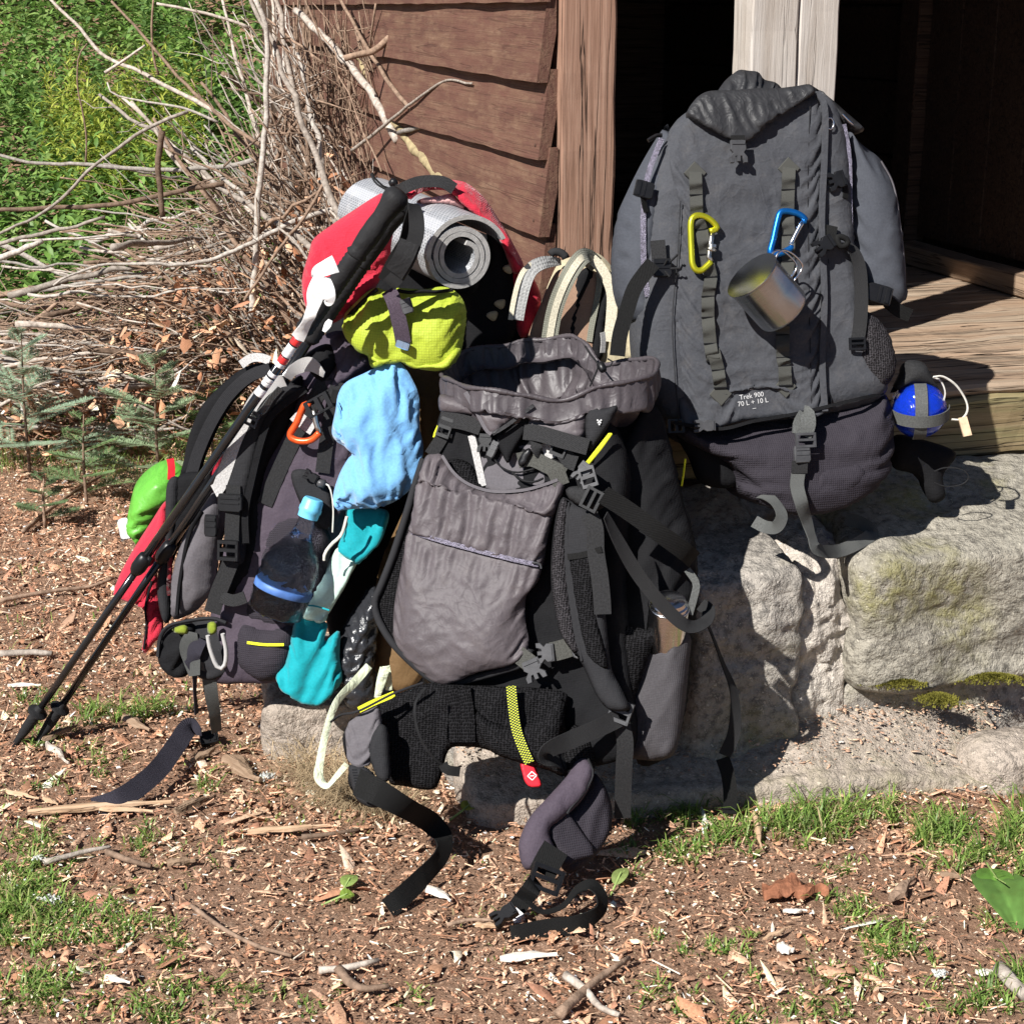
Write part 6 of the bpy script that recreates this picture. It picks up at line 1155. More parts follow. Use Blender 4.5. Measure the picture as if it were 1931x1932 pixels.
puff('wing_back', q('z8', 1368, 680, 1410, 710, 1448, 785, 1466, 870, 1450, 980, 1385, 1090, 1310, 1150, 1240, 1172, 1190, 1110, 1150, 1000, 1200, 900, 1270, 840, 1330, 770), off(RW, -.022), M['plum_black'], fp, tf=.018, tb=.016, rf=.03, step=.006, disp=add(folds(70, 5, 20, .010, 55)))  # darker cloth carries the shade on the wing's underside
puff('wing_root', q('z8', 1215, 500, 1270, 430, 1340, 470, 1375, 560, 1378, 650, 1330, 690, 1270, 700, 1225, 690), off(RW, -.018), M['mesh_black'], fp, tf=.02, tb=.02, rf=.025)
puff('wing_panel', q('z8', 1140, 962, 1190, 900, 1240, 868, 1310, 960, 1382, 1075, 1300, 1115, 1225, 1140, 1180, 1050), off(RW, .002), M['plum_black'], fp, tf=.006, tb=.01, rf=.008)
seam('wing_piping', off(RW, .018).ats(q('z8', 1345, 605, 1370, 680, 1320, 780, 1260, 850, 1240, 880)), M['dull_black'], fp, .0022)
rib('belt_webbing', off(RW, .026).ats(q('z8', 1185, 1050, 1150, 1110, 1115, 1180)), .044, M['web_black'], fp, thick=.003); buckle('ladder_buckle', RW.at(*q('z8', 1128, 1205)[0], .034), RW.n, RW.ex * .5 + RW.ey * .9, .052, .040, M['plastic'], fp, 'ladder', .010)
rib('belt_strap', np.array([RW.at(*q('z8', 1090, 1210)[0], .03), G(*q('z8', 1060, 1260)[0], .06), G(*q('z8', 1020, 1310)[0], .03), G(*q('z8', 990, 1350)[0], .02)]), .030, M['web_black'], fp); buckle('belt_buckle', G(*q('z8', 930, 1395)[0], .022), (-.2, -.5, .8), (1, .55, .1), .026, .042, M['plastic'], fp, 'clip', .012)
rib('belt_strap', [G(*p, z) for p, z in zip(q('z8', 1040, 1320, 1120, 1370, 1220, 1340, 1290, 1260, 1360, 1235, 1410, 1290, 1400, 1370, 1300, 1430, 1150, 1455, 1000, 1485, 960, 1490), (.03, .022, .03, .05, .06, .05, .035, .025, .018, .014, .012))], [.012, .012, .016, .024, .030, .032, .032, .032, .032, .032, .032], M['web_black'], fp, twist=[60, 70, 75, 75, 70, 60, 45, 20, 5, 0, 0], thick=.002, step=.006)
rib('dangling_strap', WP([(1306, 1120), (1335, 1180), (1362, 1250), (1384, 1310), (1384, 1380), (1366, 1425)], [2.72, 2.73, 2.745, 2.75, 2.745, 2.74]), [.014, .014, .014, .018, .023, .022], M['web_dark'], fp, twist=[60, 70, 60, 35, 10, 0]); rib('dangling_strap', WP([(1362, 1430), (1372, 1460), (1377, 1500), (1375, 1535)], [2.745, 2.735, 2.725, 2.72]), .0245, M['web_black'], fp)
# ------------------------------------------------------------------ steel can in the pack's side pocket
cn = W(1262, 1140, 2.635); ca = unit(np.array([-.05, .30, -.95])); can = thing('steel_can', 'shiny steel can in the right side pocket of the open black pack', 'can', cn + ca * .1)
V, F = lathe([(.0, -.012), (.022, -.012), (.026, -.010), (.028, -.004), (.031, -.002), (.032, .002), (.030, .004), (.033, .012), (.033, .09), (.0, .09)], cn, ca, 36); obj('can_body', V, F, M['silver'], can, sharp=30)
V, F = loop_tube([cn + ca * .004 + .0335 * (math.cos(a) * np.cross(ca, [0, 0, 1.]) / np.linalg.norm(np.cross(ca, [0, 0, 1.])) + math.sin(a) * unit(np.cross(ca, np.cross(ca, [0, 0, 1.])))) for a in np.linspace(0, 2 * math.pi, 24, endpoint=False)], .0018, 6, ref=tuple(ca)); obj('can_rim', V, F, M['silver'], can)
# ------------------------------------------------------------------ plum pack with lime lid on the left
LP = Plane(W(560, 1000, 2.98), -12, 10)
lpk = thing('plum_backpack', 'plum and black backpack with lime green lid standing on the short slab', 'backpack', LP.at(560, 1290, -.1))
puff('pack_body', q('z5', 1180, 110, 1330, 70, 1490, 190, 1520, 330, 1480, 600, 1420, 900, 1330, 1200, 1180, 1600, 1050, 1930, 980, 2040, 800, 2060, 560, 2030, 560, 1700, 700, 1000, 850, 700, 1000, 450, 1080, 250), LP, M['plum_cloth'], lpk, tf=.04, tb=.18, rf=.06, step=.009, disp=add(folds(70, 4, 18, .010, 61)), sim=dict(sx=1.07, sy=1.02, ang=-20, smooth=.1, seed=12))
puff('black_flank', q('z5', 860, 480, 960, 400, 1090, 330, 1000, 620, 880, 850, 850, 1080, 850, 1300, 800, 1450, 720, 1560, 640, 1700, 660, 1450, 700, 1150, 780, 800), off(LP, .035), M['black_cloth'], lpk, tf=.01, tb=.02, rf=.02)
LL = off(LP, .05)
llid = puff('lid', q('y4', 402, 1195, 398, 1120, 480, 1030, 565, 950, 645, 912, 720, 935, 800, 915, 1000, 925, 1150, 905, 1250, 942, 1318, 1030, 1332, 1150, 1312, 1290, 1290, 1400, 1200, 1500, 1000, 1500, 860, 1462, 720, 1465, 630, 1490, 600, 1395, 540, 1380, 450, 1290), LL, M['green_rip'], lpk, tf=.045, tb=.06, rf=.055, step=.0065, disp=add(folds(60, 4, 18, .010, 63), folds(-35, 5, 22, .006, 64)), sim=dict(sx=1.10, sy=1.06, ang=-30, smooth=.06, steps=60, seed=13))
seam('lid_piping', off(LL, .012).ats(q('y4', 415, 1230, 420, 1150, 500, 1060, 600, 965, 650, 925)), M['black_cloth'], llid, .004); seam('lid_piping', off(LL, .016).ats(q('y4', 805, 935, 900, 950, 1000, 940, 1100, 945, 1230, 930)), M['black_cloth'], llid, .0035)
rib('lid_strap', off(LL, .062).ats(q('y4', 735, 935, 770, 1000, 800, 1100, 830, 1230, 850, 1340), [-.02, 0, .002, 0, -.006]), .0265, M['web_plum'], llid, thick=.002)
buckle('lid_buckle', LL.at(*q('y4', 880, 1055)[0], .060), LP.n, LP.ey - LP.ex * .35, .020, .026, M['plastic_grey'], llid, 'socket', .006); buckle('lid_buckle', LL.at(*q('y4', 850, 1352)[0], .058), LP.n, LP.ex - LP.ey * .3, .014, .026, M['silver'], llid, 'socket', .006)
puff('lid_skirt', q('y4', 560, 1380, 640, 1360, 790, 1390, 900, 1380, 1100, 1400, 1290, 1380, 1210, 1510, 1000, 1510, 800, 1475, 620, 1530, 580, 1450), off(LL, .022), M['green_rip'], lpk, tf=.02, tb=.03, rf=.02, step=.006, disp=add(folds(10, 6, 30, .006, 66)), sim=dict(sx=1.04, sy=1.22, ang=5, smooth=.08, seed=14))
puff('extension_collar', q('y4', 300, 1290, 430, 1270, 560, 1400, 600, 1480, 450, 1600, 300, 1690, 230, 1560, 320, 1470, 290, 1370), off(LP, .03), M['plum_cloth'], lpk, tf=.02, tb=.04, rf=.02, disp=add(folds(65, 6, 30, .008, 68)), sim=dict(sx=1.2, sy=1.02, ang=-25, smooth=.09))
puff('haul_loop', q('y4', 80, 1440, 200, 1360, 290, 1350, 340, 1440, 300, 1560, 230, 1640, 150, 1580, 90, 1500), off(LP, .045), M['black_cloth'], lpk, tf=.02, tb=.03, rf=.03, disp=add(folds(60, 10, 30, .008, 69)))
# webbing on the flank
rib('flank_strap', off(LP, .046).ats(q('z5', 1230, 330, 1150, 470, 1060, 640, 960, 850, 870, 1060)), .028, M['web_dark'], lpk); rib('flank_strap', off(LP, .05).ats(q('z5', 1290, 360, 1260, 500, 1230, 650, 1200, 880)), .026, M['web_dark'], lpk)
puff('flank_gusset', q('z5', 1020, 890, 1130, 870, 1240, 980, 1260, 1180, 1200, 1200, 1110, 1130), off(LP, .046), M['dull_black'], lpk, tf=.006, tb=.01, rf=.01)
buckle('clip_buckle', LP.at(*q('z5', 1185, 490)[0], .07), LP.n, LP.ex + LP.ey * .6, .030, .048, M['plastic'], lpk, 'ladder', .010); rib('buckle_tail', off(LP, .075).ats(q('z5', 1250, 440, 1320, 460, 1350, 540, 1410, 600)), .024, M['web_black'], lpk, twist=[0, 30, 50, 70])
rib('label_band', off(LP, .056).ats(q('z5', 1040, 545, 1090, 590, 1150, 630)), .024, M['web_light'], lpk)
buckle('clip_buckle', LP.at(*q('z5', 1140, 900)[0], .06), LP.n, LP.ex - LP.ey * .5, .018, .028, M['plastic'], lpk, 'clip', .008); tub('cord', off(LP, .06).ats(q('z5', 1180, 930, 1240, 960, 1262, 1080, 1258, 1220)), .0018, M['white_cord'], lpk, seg=6); V, F = lathe([(.005, 0), (.008, .003), (.008, .014), (0, .016)], LP.at(*q('z5', 1170, 935)[0], .06), (1, -.2, -.2), 10); obj('cord_lock', V, F, M['plastic_grey'], lpk)
puff('bottom_pocket', q('z5', 740, 1740, 900, 1760, 1050, 1740, 1040, 1900, 980, 2030, 850, 2070, 720, 1960), off(LP, .03), M['plum_black'], lpk, tf=.03, tb=.05, rf=.04); rib('yellow_piping', off(LP, .062).ats(q('z5', 770, 1850, 870, 1862, 980, 1862)), .005, M['neon'], lpk)
# harness: the strap behind, the near strap with grey webbing, the padded back
puff('shoulder_strap', q('z5', 930, 262, 850, 250, 740, 285, 620, 380, 510, 500, 440, 660, 405, 820, 385, 910, 430, 900, 500, 880, 545, 760, 640, 560, 760, 400, 880, 320, 960, 300), off(LP, -.03), M['black_cloth'], lpk, tf=.012, tb=.012, rf=.015, step=.007)
rib('strap_lining', off(LP, -.008).ats(q('z5', 900, 285, 780, 330, 660, 440, 560, 600, 490, 760, 450, 890)), .022, M['dull_black'], lpk)
rib('strap_webbing', off(LP, -.012).ats(q('z5', 735, 262, 790, 225, 850, 222, 900, 240)), .016, M['web_light'], lpk)
puff('shoulder_strap', q('z5', 960, 350, 1060, 380, 1110, 400, 1000, 470, 900, 560, 850, 700, 800, 900, 760, 1100, 765, 1280, 750, 1390, 700, 1400, 650, 1350, 650, 1150, 640, 960, 690, 760, 770, 560, 860, 430), off(LP, .06), M['dull_black'], lpk, tf=.012, tb=.016, rf=.015, step=.007)
rib('strap_edge', off(LP, .066).ats(q('z5', 1110, 400, 1000, 475, 905, 565, 852, 700, 802, 900, 762, 1100, 765, 1280)), .012, M['black_cloth'], lpk, thick=.012)
rib('grey_webbing', off(LP, .078).ats(q('z5', 1210, 320, 1130, 260, 1040, 290, 1000, 340)), [.016, .026, .022, .016], M['web_light'], lpk, twist=[60, 20, 30, 40]); rib('grey_webbing', off(LP, .074).ats(q('z5', 985, 355, 900, 380, 820, 460, 760, 570, 700, 700, 650, 850, 610, 960, 580, 985)), .024, M['web_light'], lpk, twist=[30, 10, 0, 0, 0, 0, 0, 0])
rib('grey_webbing', off(LP, .080).ats(q('z5', 960, 395, 910, 450, 850, 530, 800, 560)), .012, M['web_grey'], lpk, twist=40)
buckle('sternum_slider', LP.at(*q('z5', 805, 570)[0], .082), LP.n, LP.ey + LP.ex * .4, .022, .028, M['plastic_grey'], lpk, 'ladder', .006)
buckle('clip_buckle', LP.at(*q('z5', 680, 1050)[0], .078), LP.n, LP.ey, .046, .032, M['plastic'], lpk, 'socket', .010); rib('strap_webbing', off(LP, .078).ats(q('z5', 690, 950, 690, 1050, 685, 1150, 680, 1280)), .026, M['web_dark'], lpk); buckle('ladder_buckle', LP.at(*q('z5', 672, 1320)[0], .080), LP.n, LP.ey, .038, .036, M['plastic'], lpk, 'ladder', .012)
buckle('clip_buckle', LP.at(*q('z5', 570, 1180)[0], .06), LP.n, LP.ey, .024, .040, M['plastic'], lpk, 'socket', .010)
rib('strap_tail', off(LP, .07).ats(q('z5', 680, 1380, 640, 1480, 600, 1580, 570, 1680)), .030, M['web_dark'], lpk); rib('strap_tail', off(LP, .07).ats(q('z5', 620, 1590, 690, 1610, 760, 1590)), .022, M['web_dark'], lpk)
puff('back_pad', q('z5', 600, 960, 640, 1000, 640, 1180, 600, 1400, 580, 1560, 540, 1600, 490, 1660, 420, 1700, 345, 1710, 335, 1560, 350, 1430, 400, 1260, 480, 1120), off(LP, .02), M['soft_grey'], lpk, tf=.035, tb=.05, rf=.05, step=.008, disp=add(folds(60, 3, 14, .022, 71), creases(.003, 16, 72, 4)))
seam('pad_piping', off(LP, .052).ats(q('z5', 510, 1100, 440, 1230, 400, 1420, 380, 1560, 370, 1690)), M['black_cloth'], lpk, .004)
puff('side_fin', q('z5', 310, 960, 370, 900, 385, 1000, 370, 1150, 340, 1320, 330, 1500, 335, 1700, 300, 1740, 265, 1640, 258, 1480, 300, 1280), off(LP, .0), M['dull_black'], lpk, tf=.012, tb=.03, rf=.015)
puff('black_back', q('z5', 370, 910, 540, 880, 560, 960, 470, 1120, 390, 1270, 340, 1400, 350, 1180), off(LP, -.005), M['black_cloth'], lpk, tf=.01, tb=.04, rf=.02)
puff('hip_belt', q('z5', 262, 1935, 270, 1830, 305, 1765, 380, 1735, 455, 1740, 470, 1800, 440, 1900, 440, 2010, 400, 2050, 320, 2020), off(LP, .035), M['black_cloth'], lpk, tf=.016, tb=.05, rf=.02, disp=add(folds(70, 5, 18, .010, 73)), sim=dict(sx=1.12, sy=1.04, ang=-20, smooth=.08))
puff('hip_belt', q('z5', 450, 1738, 560, 1712, 650, 1740, 715, 1850, 700, 1985, 600, 2045, 490, 2030, 455, 1950, 470, 1840), off(LP, .022), M['dull_black'], lpk, tf=.016, tb=.05, rf=.02, disp=add(folds(70, 5, 18, .010, 75)), sim=dict(sx=1.12, sy=1.04, ang=20, smooth=.08))
tub('belt_piping', off(LP, .052).ats(q('z5', 262, 1930, 272, 1830, 310, 1765, 390, 1735, 560, 1712, 650, 1738)), .004, M['dull_black'], lpk, seg=6); rib('belt_webbing', off(LP, .058).ats(q('z5', 455, 1790, 440, 1870, 455, 1960, 470, 2040)), [.020, .036, .03, .02], M['web_grey'], lpk, twist=[0, 20, 10, 0])
puff('belt_lining', q('z5', 340, 1775, 400, 1750, 430, 1760, 425, 1800, 370, 1800), off(LP, .062), fabric('olive_lining', (.19, .24, .02)), lpk, tf=.003, tb=.004, rf=.006); puff('belt_lining', q('z5', 545, 1740, 590, 1735, 595, 1790, 550, 1805), off(LP, .062), fabric('olive_lining', (.19, .24, .02)), lpk, tf=.003, tb=.004, rf=.006)
tub('tube_loop', WP(q('z5', 545, 1810, 560, 1890, 600, 1990, 640, 1985, 650, 1900, 630, 1800), 2.90), .0042, M['web_light'], lpk, seg=8)
hb = WP(q('z7', 1000, 0, 960, 80, 975, 180, 975, 260, 985, 380), [2.93, 2.92, 2.92, 2.93, 2.96]); rib('hanging_strap', hb, [.030, .034, .012, .008, .010], M['web_navy'], lpk, twist=[0, 0, 40, 60, 60]); rib('hanging_strap', WP(q('z7', 1040, 120, 1055, 260, 1075, 380, 1085, 470), [2.93, 2.94, 2.97, 3.0]), [.026, .026, .022, .020], M['web_grey'], lpk, twist=[0, 0, 20, 30])
rib('belt_strap', [G(*p, z) for p, z in zip(q('z7', 1010, 470, 950, 445, 880, 540, 800, 650, 700, 740, 590, 810, 470, 850), (.05, .055, .05, .045, .035, .025, .010))], [.020, .036, .038, .038, .038, .038, .036], M['web_navy'], lpk, twist=[40, 10, 5, 5, 0, 0, 0], step=.008)
buckle('belt_buckle', G(*q('z7', 1050, 510)[0], .02), (0, -.5, .85), (1, .3, 0), .03, .036, M['plastic'], lpk, 'socket', .012)
# orange carabiner, bottle, fleece, jersey
carab('carabiner', q('z5', 1130, 500, 1100, 490, 1075, 540, 1050, 600, 1015, 660, 1040, 690, 1090, 700, 1140, 690, 1185, 650), q('z5', 1185, 650, 1165, 600, 1150, 520), off(LP, .075), .0062, M['an_orange'], M['steel'], 'orange carabiner clipped to the buckle on the plum pack')
cap0 = LP.at(*q('z5', 1148, 1040)[0], .075); bot0 = LP.at(*q('z5', 925, 1690)[0], .085); axw = unit(bot0 - cap0); Lw = np.linalg.norm(bot0 - cap0)
wb = thing('water_bottle', 'clear plastic water bottle with light blue cap in the flank of the plum pack', 'bottle', bot0)
pr = [(.0, .030), (.015, .030), (.0155, .05)] + [(.0155 + .036 * (1 - math.cos(a)) / 2 * 1.0, .05 + .075 * a / math.pi) for a in np.linspace(.3, math.pi, 9)] + [(.0525 - (.0022 if i % 2 else 0), .13 + i * .0085) for i in range(int((Lw - .15) / .0085))]
pr += [(.050, Lw - .006), (.040, Lw), (.02, Lw - .006), (0, Lw - .006)]
V, F = lathe(pr, cap0, axw, 48); V = V + .0024 * np.stack([perlin(V * 48 + i * 5) for i in range(3)], -1); obj('bottle_shell', V, F, M['pet'], wb); V, F = lathe([(max(0, r - .0022), t) for r, t in pr if t > .075], cap0, axw, 40); V = V + .0016 * np.stack([perlin(V * 48 + i * 5) for i in range(3)], -1); obj('water', V, F, M['water'], wb)
puff('bottle_dark_backing', q('z5', 900, 1180, 1100, 1120, 1240, 1230, 1230, 1400, 1130, 1720, 980, 1760, 770, 1700, 800, 1500), off(LP, .037), M['plum_black'], lpk, tf=.008, tb=.01, rf=.02)  # added dark patch that darkens the view through the bottle
V, F = lathe([(0, -.004), (.016, -.004), (.0185, .0), (.0195, .012), (.0205, .014), (.0205, .020), (.019, .022), (.0185, .032), (0, .032)], cap0, axw, 36); obj('cap', V, F, M['cap_blue'], wb, sharp=40)
tb_ = Lw * .735; V, F = lathe([(.0522, tb_), (.0535, tb_ + .001), (.0535, tb_ + .013), (.0522, tb_ + .014)], cap0, axw, 48); obj('elastic_band', V, F, M['band_blue'], wb)
FL = Plane(W(560 + 150, 850, 2.90), -6, 10)
puff('fleece', q('z5', 1570, 245, 1620, 232, 1665, 270, 1715, 350, 1752, 450, 1756, 620, 1776, 750, 1742, 925, 1620, 1040, 1500, 1078, 1400, 1085, 1300, 1092, 1262, 1060, 1266, 980, 1300, 880, 1345, 800, 1372, 770, 1340, 735, 1285, 705, 1255, 660, 1258, 600, 1275, 520, 1290, 430, 1335, 362, 1450, 305), FL, M['fleece'], None, tf=.010, tb=.02, rf=.011, step=.0062,
     disp=add(fan(FL, *q('z5', 1610, 180)[0], 5.0, .060, .09, 81, 2.0), folds(60, 3, 10, .030, 83, .3, 2)), sim=dict(sx=1.30, sy=1.08, ang=8, smooth=.025, steps=26, seed=11, g=.00008, floor=.3), label='sky blue fleece garment draped over the side of the plum pack', cat='fleece')
JS = Plane(W(620, 1150, 2.91), -6, 12)
js = thing('jersey', 'teal and mint jersey hanging down beside the water bottle', 'jersey', JS.at(600, 1310))
puff('upper_sleeve', q('z5', 1345, 1080, 1450, 1080, 1565, 1092, 1578, 1150, 1535, 1250, 1470, 1330, 1400, 1385, 1340, 1350, 1288, 1315, 1310, 1240, 1335, 1160), JS, M['teal'], js, tf=.014, tb=.02, rf=.014, step=.006, disp=add(folds(60, 5, 22, .008, 84)), sim=dict(sx=1.2, sy=1.06, ang=-35, smooth=.09, seed=15))
puff('mint_band', q('z5', 1290, 1305, 1350, 1340, 1402, 1378, 1350, 1480, 1280, 1590, 1240, 1660, 1215, 1730, 1140, 1715, 1072, 1685, 1110, 1590, 1160, 1480, 1230, 1390), JS, M['mint'], js, tf=.015, tb=.02, rf=.015, step=.006, disp=add(folds(62, 3, 20, .010, 86)), sim=dict(sx=1.18, sy=1.03, ang=-28, smooth=.09, seed=16))
puff('lower_sleeve', [(566, 1158), (600, 1168), (618, 1178), (612, 1210), (640, 1190), (641, 1240), (645, 1285), (620, 1312), (598, 1322), (560, 1312), (524, 1288), (523, 1270), (538, 1250), (545, 1215), (553, 1180)], JS, M['teal'], js, tf=.016, tb=.02, rf=.015, step=.006, disp=add(folds(78, 3, 17, .016, 87, .3, 2)), sim=dict(sx=1.22, sy=1.03, ang=-12, smooth=.1, seed=17))
rib('pale_seam', off(JS, .03).ats(q('z5', 1075, 1640, 1150, 1640, 1240, 1665)), .003, M['teal'], js)
tub('pale_cord', WP(q('z5', 1340, 1130, 1310, 1230, 1250, 1290, 1215, 1340, 1210, 1380), 2.87), .003, M['white_cord'], js, seg=6)
BG = Plane(W(670, 1220, 2.93), 5, 10)
puff('bin_bag', [(648, 1180), (672, 1140), (700, 1105), (716, 1120), (712, 1180), (708, 1250), (706, 1300), (680, 1318), (655, 1316), (636, 1260), (632, 1225)], BG, M['bin_bag'], None, tf=.035, tb=.03, rf=.03, step=.005, disp=add(folds(70, 8, 34, .008, 88)), sim=dict(sx=1.2, sy=1.2, smooth=.06, steps=50, seed=18), label='crumpled black plastic bag between the jersey and the open pack', cat='plastic bag')
pf = thing('plastic_strip', 'pale green plastic bag handle looping down onto the slab', 'plastic strip', G(615, 1470))
rib('strip', WP(q('z8', 250, 140, 180, 220, 90, 320, 40, 450, 5, 620, 0, 700, 40, 740, 90, 690, 140, 630), [2.86, 2.84, 2.80, 2.77, 2.74, 2.72, 2.70, 2.68, 2.66]), [.014, .016, .014, .012, .014, .018, .014, .012, .010], M['pale_film'], pf, twist=[0, 20, 30, 20, 10, 40, 60, 40, 0], cup=.4, thick=.0015)
rib('strip', WP(q('z8', 290, 300, 310, 220, 330, 150), 2.8), [.010, .016, .018], M['pale_film'], pf, cup=.5, thick=.0015); rib('strip', WP(q('z8', 350, 260, 345, 200, 335, 140), 2.81), [.012, .014, .014], M['pale_film'], pf, cup=.5, thick=.0015)
BR = Plane(W(800, 1000, 3.02), -8, 12)
puff('brown_bag', q('z6', 195, 200, 300, 212, 400, 235, 460, 290, 480, 420, 460, 600, 430, 800, 420, 1100, 400, 1500, 360, 1800, 270, 1900, 190, 1888, 110, 1820, 62, 1700, 68, 1560, 90, 1420, 130, 1240, 200, 1080, 250, 970, 290, 860, 330, 700, 325, 560, 290, 380, 230, 270), BR, M['brown_cloth'], None, tf=.04, tb=.12, rf=.05, step=.008, disp=add(folds(75, 3, 14, .014, 91)), sim=dict(sx=1.08, sy=1.03, ang=-10, smooth=.12, seed=19), label='olive brown cloth bag wedged behind the open black pack and the fleece', cat='bag')
# ------------------------------------------------------------------ red pack, foam mat
RP = Plane(W(800, 600, 3.28), -4, 8)
red = thing('red_backpack', 'crimson backpack behind the lime lid with a foam mat strapped under its flap', 'backpack', np.array([*RP.at(800, 700)[:2], .13]))
puff('pack_body', [(640, 560), (720, 470), (850, 430), (960, 470), (1000, 600), (1010, 760), (980, 1000), (960, 1250), (800, 1260), (640, 1240), (600, 1000), (590, 750)], off(RP, -.03), M['black_cloth'], red, tf=.04, tb=.16, rf=.06, step=.012)
R1 = Plane(W(650, 500, 3.02), -12, 12)
puff('flap', q('y4', 705, 190, 620, 220, 450, 330, 300, 430, 160, 540, 125, 650, 80, 800, 72, 920, 100, 1060, 170, 1190, 330, 1180, 480, 1060, 620, 940, 740, 700, 760, 560, 800, 300), R1, M['red_cloth'], red, tf=.02, tb=.03, rf=.02, step=.008, disp=add(folds(-45, 3, 16, .010, 93)), sim=dict(sx=1.03, sy=1.10, ang=-40, smooth=.1, seed=20))
R2 = Plane(W(900, 470, 3.16), 4, 10)
puff('flap', q('y4', 860, 185, 930, 165, 1040, 130, 1160, 84, 1260, 90, 1340, 112, 1440, 190, 1510, 275, 1570, 370, 1640, 480, 1705, 600, 1772, 738, 1745, 800, 1690, 800, 1650, 700, 1610, 600, 1560, 500, 1480, 420, 1400, 340, 1330, 280, 1260, 215, 1180, 170, 1060, 165, 960, 195, 900, 240), R2, M['red_cloth'], red, tf=.03, tb=.04, rf=.03, step=.007, disp=add(folds(-50, 3, 34, .006, 95)), sim=dict(sx=1.02, sy=1.25, ang=-50, smooth=.08, seed=21))
puff('red_side', q('y4', 1640, 760, 1770, 740, 1900, 960, 1880, 1180, 1760, 1300, 1680, 1100), off(R2, -.04), M['red_cloth'], red, tf=.02, tb=.04, rf=.03)
rib('flap_strap', off(R2, .034).ats(q('y4', 800, 180, 870, 140, 960, 105, 1060, 95, 1160, 105, 1240, 155), [-.02, 0, 0, .002, .004, .004]), .022, M['web_dark'], red)
puff('pink_lining', q('y4', 950, 262, 1000, 225, 1100, 215, 1220, 190, 1260, 225, 1320, 280, 1380, 330, 1250, 300, 1100, 275), off(R2, -.005), M['pink'], red, tf=.02, tb=.02, rf=.015, step=.005, disp=add(folds(70, 20, 80, .012, 97)))
puff('black_under', q('y4', 1480, 400, 1560, 480, 1640, 640, 1690, 800, 1700, 1000, 1690, 1300, 1400, 1500, 1310, 1300, 1330, 1040, 1250, 930, 1380, 800, 1500, 700), off(RP, .1), M['black_cloth'], red, tf=.02, tb=.05, rf=.03)  # black cloth that also draws the shadow beneath the mat
for c, r0 in (((1530, 1130), .011), ((1590, 1040), .012), ((1655, 770), .010)): puff('yellow_leaf_print', q('y4', c[0] - 45, c[1], c[0] - 20, c[1] - 30, c[0] + 40, c[1] - 35, c[0] + 35, c[1] + 20, c[0] + 5, c[1] + 40), off(RP, .124), M['khaki'], red, tf=.002, tb=.003, rf=.004, step=.004)
mat_n = W(869, 484, 3.03); mat_f = W(694, 404, 3.52); axm = unit(mat_f - mat_n); Lm = np.linalg.norm(mat_f - mat_n); e1 = unit(np.cross(axm, [0, 0, 1.])); e1 = e1 if e1[0] > 0 else -e1; e2 = np.cross(e1, axm); e2 = e2 if e2[2] > 0 else -e2
RM = .0610; al = np.radians(np.arange(18, 18 + 360 * 3.15, 6)); ro = RM - .0100 * (al - R(180)) / (2 * math.pi); ro = np.where(al < R(185), RM + .0035 + .026 * np.clip((R(185) - al) / R(167), 0, 1) ** 2.0, ro)
ro = np.where(al > R(18 + 360 * 3.02), ro - .006 * (al - R(18 + 360 * 3.02)), ro) + .0006 * np.sin(al * 2.3)
ri = ro - .0086; m = len(al); cs = np.stack([np.cos(al), np.sin(al)], -1); lay = 12; Vm, UVm = [], []
sl = np.concatenate([[0], np.cumsum(np.hypot(np.diff(ro * np.cos(al)), np.diff(ro * np.sin(al))))])
for k in range(lay):
    c = mat_n + axm * Lm * k / (lay - 1); Vm += [c + e1 * x + e2 * y for x, y in cs * ro[:, None]] + [c + e1 * x + e2 * y for x, y in cs * ri[:, None]]; UVm += [(s, Lm * k / (lay - 1)) for s in sl] * 2
F = []; Fe = []
for k in range(lay - 1):
    a, b = k * 2 * m, (k + 1) * 2 * m
    for j in range(m - 1): F += [(a + j, a + j + 1, b + j + 1, b + j), (a + m + j + 1, a + m + j, b + m + j, b + m + j + 1)]
    Fe += [(a, b, b + m, a + m), (a + m - 1, a + 2 * m - 1, b + 2 * m - 1, b + m - 1)]
for a in (0, (lay - 1) * 2 * m): Fe += [(a + j, a + m + j, a + m + j + 1, a + j + 1) for j in range(m - 1)]
mt = thing('foam_mat', 'rolled grey foam sleeping mat seen from its spiral end above the lime lid', 'sleeping mat', mat_n - (0, 0, RM))
obj('mat_sheet', np.array(Vm), F, M['mat_face'], mt, uv=np.array(UVm)); obj('mat_edge', np.array(Vm), Fe, M['mat_edge'], mt, smooth=False)
tub('mat_cord', WP(q('y4', 610, 30, 620, 60, 690, 130, 740, 150), 3.1), .002, M['cord_black'], mt, seg=6); V, F = lathe([(.004, 0), (.008, .003), (.008, .012), (.003, .016), (0, .016)], W(*q('y4', 755, 130)[0], 3.08), (.5, -.3, .6), 10); obj('cord_lock', V, F, M['plastic'], mt)
puff('mat_flap', q('y4', 1200, 900, 1240, 850, 1340, 810, 1430, 880, 1380, 960, 1280, 960), off(RP, .20), M['black_cloth'], red, tf=.008, tb=.01, rf=.01)
